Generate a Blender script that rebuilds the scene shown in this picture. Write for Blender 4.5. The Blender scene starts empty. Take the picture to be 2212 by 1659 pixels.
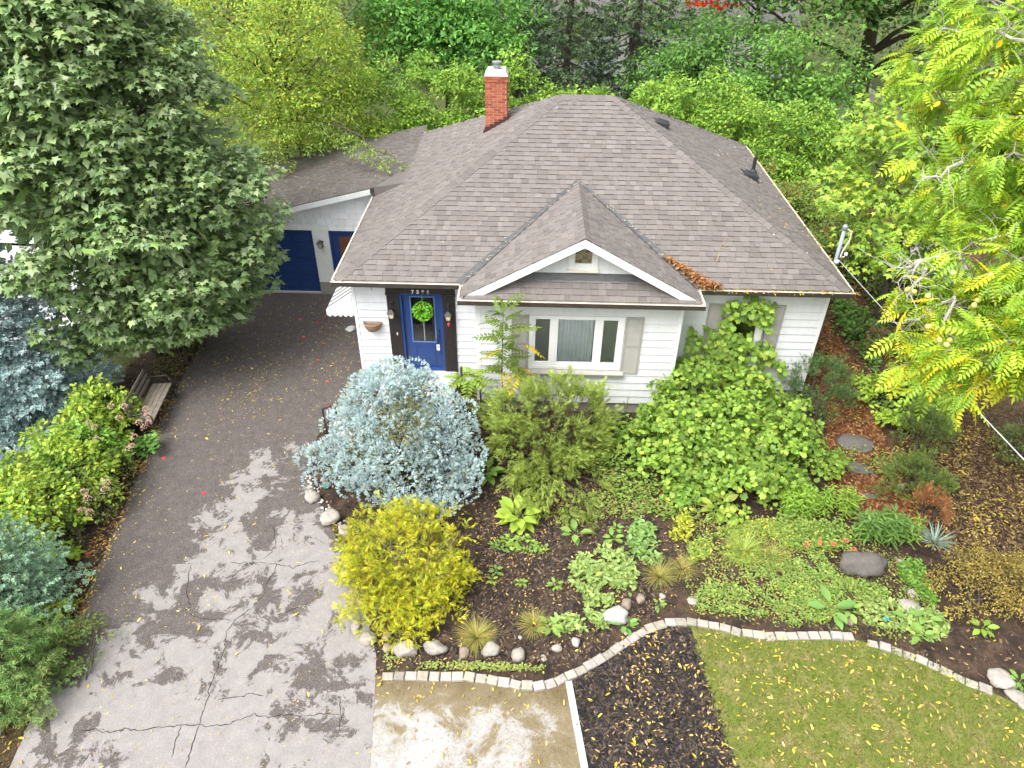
import bpy, bmesh, math, random
import numpy as np
from mathutils import Vector, Matrix

# ------------------------------------------------------------------ camera, sky, sun, exposure
SC = bpy.context.scene
COL = SC.collection
CAM_POS = Vector((3.995, -14.501, 10.871))
FPX, PCX, PCY = 1546.56, 1106.0, 829.5            # focal length and centre in the 2212 x 1659 view of the photograph
def cam_axes(yaw=-1.161, pitch=36.11, roll=0.731):
    y, p, r = (math.radians(a) for a in (yaw, pitch, roll))
    fwd = Vector((math.sin(y)*math.cos(p), math.cos(y)*math.cos(p), -math.sin(p)))
    right = Vector((math.cos(y), -math.sin(y), 0)); up = right.cross(fwd)
    return right*math.cos(r)+up*math.sin(r), -right*math.sin(r)+up*math.cos(r), fwd
CR, CU, CF = cam_axes()
cam = bpy.data.cameras.new('camera'); cam_ob = bpy.data.objects.new('camera', cam); COL.objects.link(cam_ob)
cam_ob.matrix_world = Matrix(((CR.x, CU.x, -CF.x, CAM_POS.x), (CR.y, CU.y, -CF.y, CAM_POS.y), (CR.z, CU.z, -CF.z, CAM_POS.z), (0, 0, 0, 1)))
cam.sensor_fit = 'HORIZONTAL'; cam.sensor_width = 36; cam.lens = FPX/2212*36; cam.clip_end = 2000; cam.clip_start = .1
SC.camera = cam_ob

SUN_EL, SUN_AZ = 58.0, 225.0                      # overcast, brightest part of the sky front left (azimuth: degrees clockwise from +y)
world = bpy.data.worlds.new('World'); SC.world = world; world.use_nodes = True
wn = world.node_tree.nodes; wl = world.node_tree.links
sky = wn.new('ShaderNodeTexSky'); sky.sky_type = 'NISHITA'; sky.sun_disc = False
sky.sun_elevation = math.radians(SUN_EL); sky.sun_rotation = math.radians(SUN_AZ); sky.dust_density = 6; sky.air_density = 1.0; sky.ozone_density = 1.0
hsv = wn.new('ShaderNodeHueSaturation'); hsv.inputs['Saturation'].default_value = .22      # cloud cover takes the blue out
wl.new(sky.outputs[0], hsv.inputs['Color']); wl.new(hsv.outputs[0], wn['Background'].inputs['Color'])
wn['Background'].inputs['Strength'].default_value = .15
sun = bpy.data.lights.new('sun', 'SUN'); sun.energy = .9; sun.angle = math.radians(40); sun.color = (1.0, .965, .91)
sun_ob = bpy.data.objects.new('sun', sun); COL.objects.link(sun_ob)
az, el = math.radians(SUN_AZ), math.radians(SUN_EL)
sdir = Vector((math.sin(az)*math.cos(el), math.cos(az)*math.cos(el), math.sin(el)))
sun_ob.rotation_euler = sdir.to_track_quat('Z', 'Y').to_euler(); sun_ob.location = (0, 0, 40)
SC.view_settings.view_transform = 'Standard'; SC.view_settings.look = 'None'; SC.view_settings.gamma = 1
SC.view_settings.exposure = 1.45
SC.view_settings.use_curve_mapping = False

# ------------------------------------------------------------------ helpers
def ray(u, v): return (CR*((u-PCX)/FPX) - CU*((v-PCY)/FPX) + CF)
def U(u, v, z=0., axis=2):
    r = ray(u, v); return CAM_POS + r*((z-CAM_POS[axis])/r[axis])
def pxm(p, px):                                   # pixels -> metres at point p
    return px*(Vector(p)-CAM_POS).dot(CF)/FPX
ORG = {}
def setp(o, label=None, cat=None, group=None, kind=None):
    if label: o['label'] = label
    if cat: o['category'] = cat
    if group: o['group'] = group
    if kind: o['kind'] = kind
    return o
def thing(name, label, cat, loc=(0, 0, 0), group=None):
    o = bpy.data.objects.new(name, None); COL.objects.link(o); o.location = loc; o.empty_display_size = .2
    ORG[o.name] = Vector(loc); return setp(o, label, cat, group)
def link(name, me, parent=None, org=None, mat=None, smooth=False):
    """mesh is in world coordinates; shift to the parent's origin (or to org for a top-level mesh)"""
    base = ORG[parent.name] if parent is not None else Vector(org if org is not None else (0, 0, 0))
    if base.length > 0: me.transform(Matrix.Translation(-base))
    if mat is not None: me.materials.append(mat)
    if smooth: me.polygons.foreach_set('use_smooth', np.ones(len(me.polygons), dtype=bool))
    o = bpy.data.objects.new(name, me); COL.objects.link(o)
    if parent is not None: o.parent = parent
    else: o.location = base
    ORG[o.name] = base
    return o

class MB:
    def __init__(s): s.v = []; s.f = []; s.c = []; s.cur = (1, 1, 1)
    def add(s, vs, fs):
        n = len(s.v); s.v += [tuple(p) for p in vs]; s.f += [tuple(i+n for i in f) for f in fs]; s.c += [s.cur]*len(vs); return s
    def col(s, c): s.cur = tuple(c)[:3]; return s
    def box(s, x0, y0, z0, x1, y1, z1):
        vs = [(x0,y0,z0),(x1,y0,z0),(x1,y1,z0),(x0,y1,z0),(x0,y0,z1),(x1,y0,z1),(x1,y1,z1),(x0,y1,z1)]
        return s.add(vs, [(3,2,1,0),(4,5,6,7),(0,1,5,4),(1,2,6,5),(2,3,7,6),(3,0,4,7)])
    def hexa(s, b, t):                            # two quads, bottom and top, same winding
        return s.add(list(b)+list(t), [(3,2,1,0),(4,5,6,7),(0,1,5,4),(1,2,6,5),(2,3,7,6),(3,0,4,7)])
    def prism(s, poly, off):                      # polygon extruded by vector off
        n = len(poly); off = Vector(off); a = [Vector(p) for p in poly]; b = [p+off for p in a]
        return s.add(a+b, [tuple(range(n-1, -1, -1)), tuple(range(n, 2*n))]+[(i, (i+1) % n, n+(i+1) % n, n+i) for i in range(n)])
    def bar(s, a, b, w, h, up=(0, 0, 1)):
        a, b, up = Vector(a), Vector(b), Vector(up); d = (b-a).normalized(); x = d.cross(up)
        if x.length < 1e-4: x = d.cross(Vector((1, 0, 0)))
        x.normalize(); y = x.cross(d); x *= w/2; y *= h/2
        return s.hexa([a-x-y, a+x-y, a+x+y, a-x+y], [b-x-y, b+x-y, b+x+y, b-x+y])
    def tube(s, path, r, n=6, cap=True):
        path = [Vector(p) for p in path]; rs = r if isinstance(r, (list, tuple)) else [r]*len(path)
        vs = []; prev = None
        for i, p in enumerate(path):
            d = (path[min(i+1, len(path)-1)]-path[max(i-1, 0)])
            d = d.normalized() if d.length > 1e-6 else Vector((0, 0, 1))
            ref = prev if prev is not None else (Vector((1, 0, 0)) if abs(d.x) < .9 else Vector((0, 1, 0)))
            x = (ref-d*ref.dot(d)); x = x.normalized() if x.length > 1e-5 else d.orthogonal().normalized()
            y = d.cross(x); prev = x
            vs += [p+(x*math.cos(2*math.pi*k/n)+y*math.sin(2*math.pi*k/n))*rs[i] for k in range(n)]
        fs = [(i*n+k, i*n+(k+1) % n, (i+1)*n+(k+1) % n, (i+1)*n+k) for i in range(len(path)-1) for k in range(n)]
        if cap: fs += [tuple(range(n-1, -1, -1)), tuple((len(path)-1)*n+k for k in range(n))]
        return s.add(vs, fs)
    def lathe(s, prof, c=(0, 0, 0), n=16):        # prof: (r, z)
        c = Vector(c); vs = [c+Vector((r*math.cos(2*math.pi*k/n), r*math.sin(2*math.pi*k/n), z)) for r, z in prof for k in range(n)]
        fs = [(i*n+k, i*n+(k+1) % n, (i+1)*n+(k+1) % n, (i+1)*n+k) for i in range(len(prof)-1) for k in range(n)]
        fs += [tuple(range(n-1, -1, -1)), tuple((len(prof)-1)*n+k for k in range(n))]
        return s.add(vs, fs)
    def sheet(s, poly, z):
        vs = [(p[0], p[1], z) for p in poly]; return s.add(vs, [tuple(range(len(vs)))])
    def mesh(s, name):
        me = bpy.data.meshes.new(name); me.from_pydata(s.v, [], s.f); me.update()
        a = me.color_attributes.new('col', 'FLOAT_COLOR', 'POINT')
        a.data.foreach_set('color', np.array([(*c, 1) for c in s.c], dtype=np.float32).ravel())
        return me
    def build(s, name, mat, parent=None, org=None, smooth=False): return link(name, s.mesh(name), parent, org, mat, smooth)

# ------------------------------------------------------------------ materials
MATS = {}
def nodes_of(name):
    m = bpy.data.materials.new(name); m.use_nodes = True; MATS[name] = m
    nt = m.node_tree; return m, nt, nt.nodes, nt.links, nt.nodes['Principled BSDF']
def noise(nt, scale, detail=4, rough=.55, vec=None, dist=0):
    n = nt.nodes.new('ShaderNodeTexNoise'); n.inputs['Scale'].default_value = scale; n.inputs['Detail'].default_value = detail
    n.inputs['Roughness'].default_value = rough; n.inputs['Distortion'].default_value = dist
    if vec is not None: nt.links.new(vec, n.inputs['Vector'])
    return n
def ramp(nt, fac, stops, interp='LINEAR'):
    r = nt.nodes.new('ShaderNodeValToRGB'); r.color_ramp.interpolation = interp
    while len(r.color_ramp.elements) < len(stops): r.color_ramp.elements.new(.5)
    for e, (p, c) in zip(r.color_ramp.elements, stops): e.position = p; e.color = (*c, 1)
    nt.links.new(fac, r.inputs['Fac']); return r
def mixc(nt, fac, a, b, mode='MIX'):
    m = nt.nodes.new('ShaderNodeMix'); m.data_type = 'RGBA'; m.blend_type = mode
    for i, x in ((0, fac), (6, a), (7, b)):
        if hasattr(x, 'links') or hasattr(x, 'is_linked'): nt.links.new(x, m.inputs[i])
        else: m.inputs[i].default_value = x if i == 0 else (*x, 1)
    return m.outputs[2]
def bumped(nt, bsdf, h, strength=.4, dist=.02):
    b = nt.nodes.new('ShaderNodeBump'); b.inputs['Strength'].default_value = strength; b.inputs['Distance'].default_value = dist
    nt.links.new(h, b.inputs['Height']); nt.links.new(b.outputs[0], bsdf.inputs['Normal'])
def geo(nt): return nt.nodes.new('ShaderNodeNewGeometry').outputs['Position']
def plain(name, c1, c2=None, scale=6, rough=.6, bump=.2, fine=60, metal=0, spec=.4, bd=.01):
    m, nt, n, l, b = nodes_of(name); p = geo(nt)
    c2 = c2 or tuple(x*.82 for x in c1)
    nz = noise(nt, scale, 6, .6, p); r = ramp(nt, nz.outputs['Fac'], [(.3, c1), (.7, c2)])
    nf = noise(nt, fine, 3, .6, p); l.new(mixc(nt, .12, r.outputs[0], nf.outputs['Fac'], 'OVERLAY'), b.inputs['Base Color'])
    b.inputs['Roughness'].default_value = rough; b.inputs['Metallic'].default_value = metal; b.inputs['Specular IOR Level'].default_value = spec
    if bump: bumped(nt, b, nf.outputs['Fac'], bump, bd)
    return m
def attr_mat(name, rough=.7, spec=.3, grain=40, gs=.25, bump=.3, bd=.01):
    m, nt, n, l, b = nodes_of(name); a = n.new('ShaderNodeAttribute'); a.attribute_name = 'col'
    nz = noise(nt, grain, 4, .65, geo(nt)); l.new(mixc(nt, gs, a.outputs['Color'], nz.outputs['Fac'], 'OVERLAY'), b.inputs['Base Color'])
    b.inputs['Roughness'].default_value = rough; b.inputs['Specular IOR Level'].default_value = spec
    if bump: bumped(nt, b, nz.outputs['Fac'], bump, bd)
    return m
def leaf_mat(name, transl=.3, rough=.5, spec=.35):
    m, nt, n, l, b = nodes_of(name); a = n.new('ShaderNodeAttribute'); a.attribute_name = 'col'
    l.new(a.outputs['Color'], b.inputs['Base Color']); b.inputs['Roughness'].default_value = rough; b.inputs['Specular IOR Level'].default_value = spec
    t = n.new('ShaderNodeBsdfTranslucent')
    g = n.new('ShaderNodeGamma'); g.inputs['Gamma'].default_value = .85; l.new(a.outputs['Color'], g.inputs['Color']); l.new(g.outputs[0], t.inputs['Color'])
    mx = n.new('ShaderNodeMixShader'); mx.inputs[0].default_value = transl
    l.new(b.outputs[0], mx.inputs[1]); l.new(t.outputs[0], mx.inputs[2]); l.new(mx.outputs[0], n['Material Output'].inputs['Surface'])
    return m
LEAF = leaf_mat('leaf', .38, .5, .3); GLEAF = leaf_mat('glossy_leaf', .30, .42, .5); NEEDLE = leaf_mat('needle', .12, .6, .25)
DRYLEAF = leaf_mat('dry_leaf', .15, .65, .25)
SHINGLE = attr_mat('asphalt_shingle', .92, .2, 160, .35, .5, .004)
BRICKM = attr_mat('red_brick', .9, .2, 60, .3, .5, .006)
STONE = attr_mat('field_stone', .85, .25, 14, .45, .6, .02)
PAINT = attr_mat('painted_wood', .55, .35, 30, .05, .06, .003)
BARK = plain('bark', (.11, .085, .065), (.05, .04, .03), 8, .95, .8, 40, bd=.03)
GREYBARK = plain('grey_bark', (.28, .26, .23), (.15, .135, .115), 8, .95, .7, 40, bd=.02)
WHITE = plain('white_siding', (.64, .65, .665), (.575, .59, .61), 1.1, .5, .05, 30, bd=.002)
def streaked(m):
    nt = m.node_tree; b = nt.nodes['Principled BSDF']; src = b.inputs['Base Color'].links[0].from_socket; mp = nt.nodes.new('ShaderNodeMapping'); mp.inputs['Scale'].default_value = (5, 5, .35)
    nt.links.new(geo(nt), mp.inputs['Vector']); nz = noise(nt, 1.6, 8, .7, mp.outputs[0]); r = ramp(nt, nz.outputs['Fac'], [(.34, (.93,.925,.91)), (.56, (1,1,1))]); nt.links.new(mixc(nt, 1., src, r.outputs[0], 'MULTIPLY'), b.inputs['Base Color'])
streaked(WHITE)
TRIMW = plain('white_trim', (.70, .705, .705), (.65, .655, .655), 3, .45, .04, 40, bd=.002)
CREAM = plain('cream_gutter', (.68, .64, .56), (.52, .48, .40), 5, .55, .1, 60)
BROWN = plain('brown_gutter', (.035, .026, .022), (.055, .042, .036), 8, .5, .1, 60)
FOUND = plain('foundation_parging', (.30, .28, .25), (.22, .205, .18), 2.5, .95, .5, 40)
BLUE = plain('blue_paint', (.018, .050, .175), (.014, .042, .148), 5, .42, .08, 40, bd=.003)
DARKWOOD = plain('dark_stained_wood', (.016, .012, .012), (.026, .020, .019), 12, .6, .5, 50)
SHUT = plain('taupe_shutter', (.33, .32, .29), (.28, .27, .245), 5, .6, .1, 60)
BLACKM = plain('black_iron', (.013, .013, .014), (.022, .021, .021), 8, .5, .1, 60)
GALV = plain('galvanised_steel', (.42, .44, .46), (.33, .35, .37), 6, .4, .05, 40, metal=.7)
ALU = plain('white_aluminium', (.72, .74, .73), (.62, .65, .64), 4, .5, .05, 40)
STRIPE = plain('grey_aluminium', (.10, .105, .11), (.13, .135, .14), 4, .5, .05, 40)
FLASH = plain('valley_metal', (.055, .057, .06), (.08, .082, .085), 5, .5, .1, 40)
RUST = plain('maroon_flashing', (.075, .026, .024), (.05, .02, .018), 6, .6, .2, 40)
CONC = plain('concrete', (.50, .49, .47), (.40, .39, .37), 3, .9, .4, 70)
WCONC = plain('white_painted_concrete', (.46, .46, .45), (.38, .38, .37), 3, .8, .3, 70)
GREYW = plain('weathered_wood', (.22, .19, .15), (.13, .115, .09), 10, .9, .6, 50)
TERRA = plain('terracotta_basket', (.32, .19, .11), (.22, .13, .08), 14, .85, .5, 60)
SOIL = plain('dry_soil', (.12, .085, .06), (.20, .14, .10), 30, .95, .8, 80)
RUBBER = plain('black_rubber', (.02, .022, .025), (.03, .033, .036), 8, .55, .1, 60)
SCREEN = plain('window_screen', (.27, .285, .27), (.23, .245, .23), 1.2, .8, 0, 60)
CURT = plain('curtain', (.80, .85, .88), (.74, .79, .83), 3, .9, 0, 60)
DARKIN = plain('dark_interior', (.02, .022, .024), (.03, .03, .03), 3, .9, 0, 60)
WOODB = plain('brown_panel', (.14, .065, .035), (.10, .045, .025), 6, .5, .1, 40)
def glass():
    m, nt, n, l, b = nodes_of('window_glass'); n.remove(b)
    t = n.new('ShaderNodeBsdfTransparent'); t.inputs[0].default_value = (.97, .98, .98, 1); g = n.new('ShaderNodeBsdfGlossy'); g.inputs['Roughness'].default_value = .03
    fr = n.new('ShaderNodeFresnel'); fr.inputs['IOR'].default_value = 1.55; mx = n.new('ShaderNodeMixShader')
    l.new(fr.outputs[0], mx.inputs[0]); l.new(t.outputs[0], mx.inputs[1]); l.new(g.outputs[0], mx.inputs[2]); l.new(mx.outputs[0], n['Material Output'].inputs['Surface'])
    return m
GLASS = glass()
LAMPG = plain('lantern_glass', (.62, .55, .40), (.58, .50, .36), 8, .25, 0, 60)

# ------------------------------------------------------------------ foliage kit (numpy)
def nrm(a): return a/np.maximum(np.linalg.norm(a, axis=1, keepdims=True), 1e-9)
def rdir(rng, n): return nrm(rng.normal(size=(n, 3)))
def pal(rng, n, cols, jit=.18, w=None, gain=True):
    """per-leaf colour: a random mix of neighbouring palette colours and a random brightness"""
    cols = np.array(cols, dtype=float); i = rng.choice(len(cols), n, p=None if w is None else np.array(w)/sum(w)); j = rng.integers(0, len(cols), n)
    t = rng.random((n, 1))*.35; c = cols[i]*(1-t)+cols[j]*t
    if gain: lum = c@np.array((.25, .65, .1)); c = c*(2.5/(1+2.2*lum))[:, None]
    return np.clip(c*(1+jit*rng.normal(size=(n, 1))), .004, .9)
def cloud_mesh(name, tm, P, Y, Z, S, C, cjit=None):
    """one mesh of len(P) copies of template tm=(verts, tris): leaf axis along Y, face towards Z, size S"""
    tv, tf = tm; P = np.asarray(P, float); n = len(P); k = len(tv)
    Y = nrm(Y); X = nrm(np.cross(Y, Z)); Zz = np.cross(X, Y); S = np.asarray(S).reshape(-1, 1, 1)
    V = P[:, None, :] + S*(tv[None, :, 0:1]*X[:, None, :] + tv[None, :, 1:2]*Y[:, None, :] + tv[None, :, 2:3]*Zz[:, None, :])
    F = (tf[None]+(np.arange(n)*k)[:, None, None]).reshape(-1)
    me = bpy.data.meshes.new(name); nf = n*len(tf)
    me.vertices.add(n*k); me.vertices.foreach_set('co', V.astype(np.float32).ravel())
    me.loops.add(nf*3); me.loops.foreach_set('vertex_index', F.astype(np.int32))
    me.polygons.add(nf); me.polygons.foreach_set('loop_start', (np.arange(nf)*3).astype(np.int32))
    me.update(calc_edges=True)
    cc = np.ones((n, k, 4), np.float32); cc[:, :, :3] = np.asarray(C)[:, None, :]
    me.color_attributes.new('col', 'FLOAT_COLOR', 'POINT').data.foreach_set('color', cc.ravel())
    return me
def cloud(name, mat, parent, tm, P, Y, Z, S, C, org=None): return link(name, cloud_mesh(name, tm, P, Y, Z, S, C), parent, org, mat)
def T(verts, faces): return np.array(verts, float), np.array(faces, int)
def fan(bound, centre, zf=None):
    vs = [(centre[0], centre[1], .02)]+[(x, y, (zf(x, y) if zf else 0)) for x, y in bound]; n = len(bound)
    return T(vs, [(0, i+1, (i+1) % n+1) for i in range(n)])
def mirror(half): return half+[(-x, y) for x, y in reversed(half) if abs(x) > 1e-6]
T_DIA = T([(0,0,0),(.24,.45,.05),(0,1,0),(-.24,.45,.05)], [(0,1,2),(0,2,3)])
T_OVAL = T([(0,0,0),(.25,.28,.06),(.23,.66,.05),(0,1,-.08),(-.23,.66,.05),(-.25,.28,.06)], [(0,1,2),(0,2,3),(0,3,4),(0,4,5)])
T_LANCE = T([(0,0,0),(.12,.35,.03),(0,1,-.1),(-.12,.35,.03)], [(0,1,2),(0,2,3)])
T_MAPLE = fan([(0,.06),(.40,-.02),(.27,.16),(.56,.46),(.20,.50),(0,1.),(-.20,.50),(-.56,.46),(-.27,.16),(-.40,-.02)], (0,.3), lambda x, y: -.25*(abs(x)**1.5)-.12*max(0, y-.4))
T_GRAPE = fan([(0,.14),(.30,-.02),(.50,.26),(.38,.42),(.46,.68),(.20,.74),(0,1.),(-.20,.74),(-.46,.68),(-.38,.42),(-.50,.26),(-.30,-.02)], (0,.36), lambda x, y: -.18*abs(x)-.1*max(0, y-.5))
def compound(pairs, ll, lw, droop=.25, rach=.012, fold=.3):
    vs, fs = [], []
    def leaflet(x, y, z, dx, dy, dz, L, W):
        d = np.array([dx, dy, dz], float); d /= np.linalg.norm(d); s = np.cross(d, (0, 0, 1)); s /= np.linalg.norm(s)
        b = np.array([x, y, z]); i = len(vs)
        vs.extend([b, b+d*L*.45+s*W+np.array((0, 0, fold*W)), b+d*L, b+d*L*.45-s*W+np.array((0, 0, fold*W))]); fs.extend([(i, i+1, i+2), (i, i+2, i+3)])
    for k in range(pairs):
        t = .22+.72*k/max(1, pairs-1); z = -droop*t*t; sc = .75+.5*math.sin(math.pi*min(1, t*1.05))
        for s in (-1, 1): leaflet(0, t, z, s, .45, -.35, ll*sc, lw*sc)
    leaflet(0, .97, -droop*.95, 0, 1, -.5, ll, lw)
    i = len(vs); vs.extend([np.array((-rach, 0, 0)), np.array((rach, 0, 0)), np.array((0, .5, -droop*.25+.01)), np.array((0, 1, -droop))]); fs.extend([(i, i+1, i+2), (i, i+2, i+3)])
    return T(vs, fs)
T_WALNUT = compound(6, .27, .05, .3); T_SPRIG = compound(3, .42, .11, .2); T_AIL = compound(6, .27, .06, .35)
def shoot(blades, ln, wd, ang, seed=0, flat=1.):
    rg = random.Random(seed); vs, fs = [], []
    for k in range(blades):
        a = 2*math.pi*k*.618; t = .05+.85*k/blades; g = math.radians(ang)*(1-.45*t); i = len(vs)
        d = np.array((math.sin(g)*math.cos(a), math.cos(g), math.sin(g)*math.sin(a)*flat)); s = np.cross(d, (math.cos(a+1.2), .1, math.sin(a+1.2))); s /= np.linalg.norm(s)
        b = np.array((0, t*.75, 0)); vs.extend([b-s*wd, b+s*wd, b+d*ln*(1-.3*t)]); fs.append((i, i+1, i+2))
    return T(vs, fs)
T_SHOOT = shoot(9, .42, .10, 62); T_THIN = shoot(9, .5, .04, 55)
def spray(n, seed=1, w=.03, spread=.55, droop=.4):
    rg = random.Random(seed); vs, fs = [], []
    for k in range(n):
        t = .08+.7*k/n; s = (-1 if k % 2 else 1); L = .5*(1.05-t)+.12; i = len(vs)
        b = np.array((0, t, -droop*t*t)); e = b+np.array((s*L*spread, L*.85, -droop*(.3*L)+rg.uniform(-.1, .12))); w2 = np.array((w, -w*.3*s, w*.5))
        vs.extend([b-w2, b+w2, e]); fs.append((i, i+1, i+2))
    i = len(vs); vs.extend([np.array((-w, 0, 0)), np.array((w, 0, 0)), np.array((0, 1, -droop))]); fs.append((i, i+1, i+2))
    return T(vs, fs)
T_SPRAY = spray(9); T_FROND = spray(11, 3, .026, .45, .25)
def blade(seg=3, w=.02, bend=.5):
    vs, fs = [], []
    for k in range(seg+1):
        t = k/seg; vs += [(-w*(1-t*.95), t, -bend*t*t), (w*(1-t*.95), t, -bend*t*t)]
    for k in range(seg): a = 2*k; fs += [(a, a+1, a+3), (a, a+3, a+2)]
    return T(vs, fs)
T_BLADE = blade(3, .012, .55); T_YUCCA = blade(2, .05, .12)
T_TUFT = T([(-.06,0,0),(.06,0,0),(.02,1,.1)], [(0,1,2)])
def lumpy(rng, v, amt, k=3):
    f = np.ones(len(v))
    for i in range(5):
        a = rdir(rng, 1)[0]*(k+i*.9); f += amt*.5*np.sin(v@a*1.0+rng.random()*6.28)
    return f[:, None]
def ell_clumps(rng, c, r, n, zmin=-.35, lump=.16, rin=.78):
    v = rdir(rng, int(n*2.6)); v = v[v[:, 2] > zmin][:n]; return np.array(c)+v*np.array(r)*lumpy(rng, v, lump)*(rin+(1-rin)*rng.random((len(v), 1))), v
def dome_leaves(rng, cc, rc, per, up=.35, shell=.55, squash=.75):
    n = len(cc)*per; v = rdir(rng, n); v[:, 2] = v[:, 2]*(1-up)+up*np.abs(v[:, 2])+up*.3; v = nrm(v)
    rcs = np.repeat(np.broadcast_to(np.asarray(rc, float), (len(cc),)), per)[:, None]
    P = np.repeat(cc, per, axis=0)+v*rcs*np.array((1, 1, squash))*(shell+(1-shell)*rng.random((n, 1)))
    return P, v
def plumes(rng, bases, axes, L, k, rad=.35):
    """foxtail sprays: k fronds round each axis"""
    n = len(bases); A = nrm(axes); t = np.tile(np.linspace(.05, 1, k), n)[:, None]; L = np.broadcast_to(np.asarray(L, float), (n,)); Lr = np.repeat(L, k)[:, None]; B = np.repeat(bases, k, 0); Ar = np.repeat(A, k, 0)
    side = rdir(rng, n*k); side = nrm(side-Ar*np.sum(side*Ar, 1, keepdims=True)); P = B+Ar*t*Lr+np.array((0, 0, -.25))*Lr*t*t+side*Lr*.05
    return P, nrm(Ar*(.6+.6*t)+side*rad*(1.3-t)+np.array((0, 0, -.2))*t), t[:, 0]
def near_side(rng, cc, centre, keep=.2, thr=-.12):
    """thin out clumps on the far side of a crown, where nothing ever looks"""
    d = np.array(CAM_POS)-np.array(centre); d /= np.linalg.norm(d); o = cc-np.array(centre); return cc[((o@d)/np.linalg.norm(o, axis=1).max() > thr) | (rng.random(len(cc)) < keep)]
def face_up(rng, v, out=.45, up=.7, rnd=.45): return nrm(v*out+np.array((0, 0, up))+rng.normal(size=v.shape)*rnd)
def tip_out(rng, v, droop=.35, rnd=.5): return nrm(v*np.array((1, 1, .3))+np.array((0, 0, -droop))+rng.normal(size=v.shape)*rnd)
def limb(mb, a, b, r0, r1, rng, sag=.0, n=5, sides=5, wob=.06):
    a, b = np.array(a, float), np.array(b, float); L = np.linalg.norm(b-a); pts = []
    for i in range(n+1):
        t = i/n; p = a+(b-a)*t+np.array((0, 0, sag*math.sin(math.pi*t)))
        if 0 < i < n: p = p+rng.normal(size=3)*wob*L*.5
        pts.append(p)
    mb.tube(pts, [r0+(r1-r0)*i/n for i in range(n+1)], sides); return pts
def blob_rock(c, r, seed, flat=.7, sub=2, ang=.16, rot=None, sink=.25):
    """irregular stone: icosphere with low-frequency noise and a few cut faces, sunk a little into the ground"""
    rng = np.random.default_rng(seed); bm = bmesh.new(); bmesh.ops.create_icosphere(bm, subdivisions=sub, radius=1)
    v = np.array([p.co[:] for p in bm.verts]); f = lumpy(rng, v, ang, 2)
    for i in range(11):
        d = rdir(rng, 1)[0]; lim = .62+.22*rng.random(); h = (v*f)@d; f = np.where((h > lim)[:, None], f*(lim/np.maximum(h, 1e-6))[:, None]*.9+f*.1, f)
    if sub > 2: f = f*(1+.5*(lumpy(rng, v, .10, 9)-1)+.35*(lumpy(rng, v, .08, 17)-1))
    v = v*f; rz = rng.random()*6.28 if rot is None else rot; ca, sa = math.cos(rz), math.sin(rz)
    rr = np.array(r if hasattr(r, '__len__') else (r, r*(.75+.2*rng.random()), r*flat)); v = v*rr
    v = np.stack([v[:, 0]*ca-v[:, 1]*sa, v[:, 0]*sa+v[:, 1]*ca, v[:, 2]], 1)+np.array(c)+np.array((0, 0, rr[2]*(1-sink)))
    for p, q in zip(bm.verts, v): p.co = q
    me = bpy.data.meshes.new('rock'); bm.to_mesh(me); bm.free(); return me
def colour_mesh(me, c):
    n = len(me.vertices); a = np.ones((n, 4), np.float32); a[:, :3] = c; me.color_attributes.new('col', 'FLOAT_COLOR', 'POINT').data.foreach_set('color', a.ravel())
def in_poly(p, poly):
    x, y = p[:, 0], p[:, 1]; q = np.asarray([(a[0], a[1]) for a in poly]); inside = np.zeros(len(p), bool); j = len(q)-1
    for i in range(len(q)):
        c = ((q[i, 1] > y) != (q[j, 1] > y)) & (x < (q[j, 0]-q[i, 0])*(y-q[i, 1])/(q[j, 1]-q[i, 1]+1e-12)+q[i, 0]); inside ^= c; j = i
    return inside
def scatter(rng, poly, n):
    q = np.asarray([(a[0], a[1]) for a in poly]); lo, hi = q.min(0), q.max(0); out = np.zeros((0, 2))
    while len(out) < n:
        p = lo+(hi-lo)*rng.random((n*2, 2)); out = np.vstack([out, p[in_poly(p, poly)]])
    return out[:n]

# ------------------------------------------------------------------ ground and sheets
def pxpoly(pts): return [tuple(U(*p))[:2] for p in pts]
DRIVE = [(-3.2,-16),(-3.38,-10),(-3.45,-9.4),(-3.7,-7.8),(-3.9,-6.2),(-4.14,-4.57),(-4.4,-3),(-4.66,-1.46),(-4.85,.6),(-5.0,2.5),(-5.1,4.84),(-.06,4.84),(-.06,-.5),(-.6,-1.0),(-.78,-1.9),(-.66,-3.1),(-.25,-3.9),(.16,-4.6),(.75,-5.6),(1.25,-6.6),(1.62,-7.5),(1.72,-8.2),(1.86,-9.34),(2.0,-11),(2.1,-16)]
EDGE1 = pxpoly([(838,1462),(900,1463),(960,1464),(1010,1464),(1060,1470),(1110,1480),(1160,1486),(1205,1474),(1255,1450),(1310,1418),(1360,1384),(1400,1360),(1440,1347),(1490,1345),(1545,1354),(1600,1368),(1660,1376),(1720,1376),(1780,1375),(1835,1379)])
EDGE2 = pxpoly([(1885,1393),(1930,1405),(1985,1425),(2040,1450),(2090,1475),(2130,1490)])
FRONTB = [DRIVE[i] for i in range(12, 22)]+[EDGE1[0]]+EDGE1+EDGE2+pxpoly([(2212,1530)])+[(14.5,-8.5),(15,-3.5),(12.2,-2.8),(11.6,-2.2),(11.2,0.2),(-.05,.2)]
PATH = pxpoly([(1752,690),(1790,700),(1835,770),(1890,860),(1908,950),(1965,1060),(1985,1130),(1900,1160),(1800,1090),(1775,985),(1792,900),(1760,830),(1700,830)])
LAWN = EDGE1[13:]+EDGE2+pxpoly([(2212,1530)])+[(14.0,-8.6),(15,-16),(7.6,-16)]+pxpoly([(1585,1659),(1530,1500)])
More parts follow.
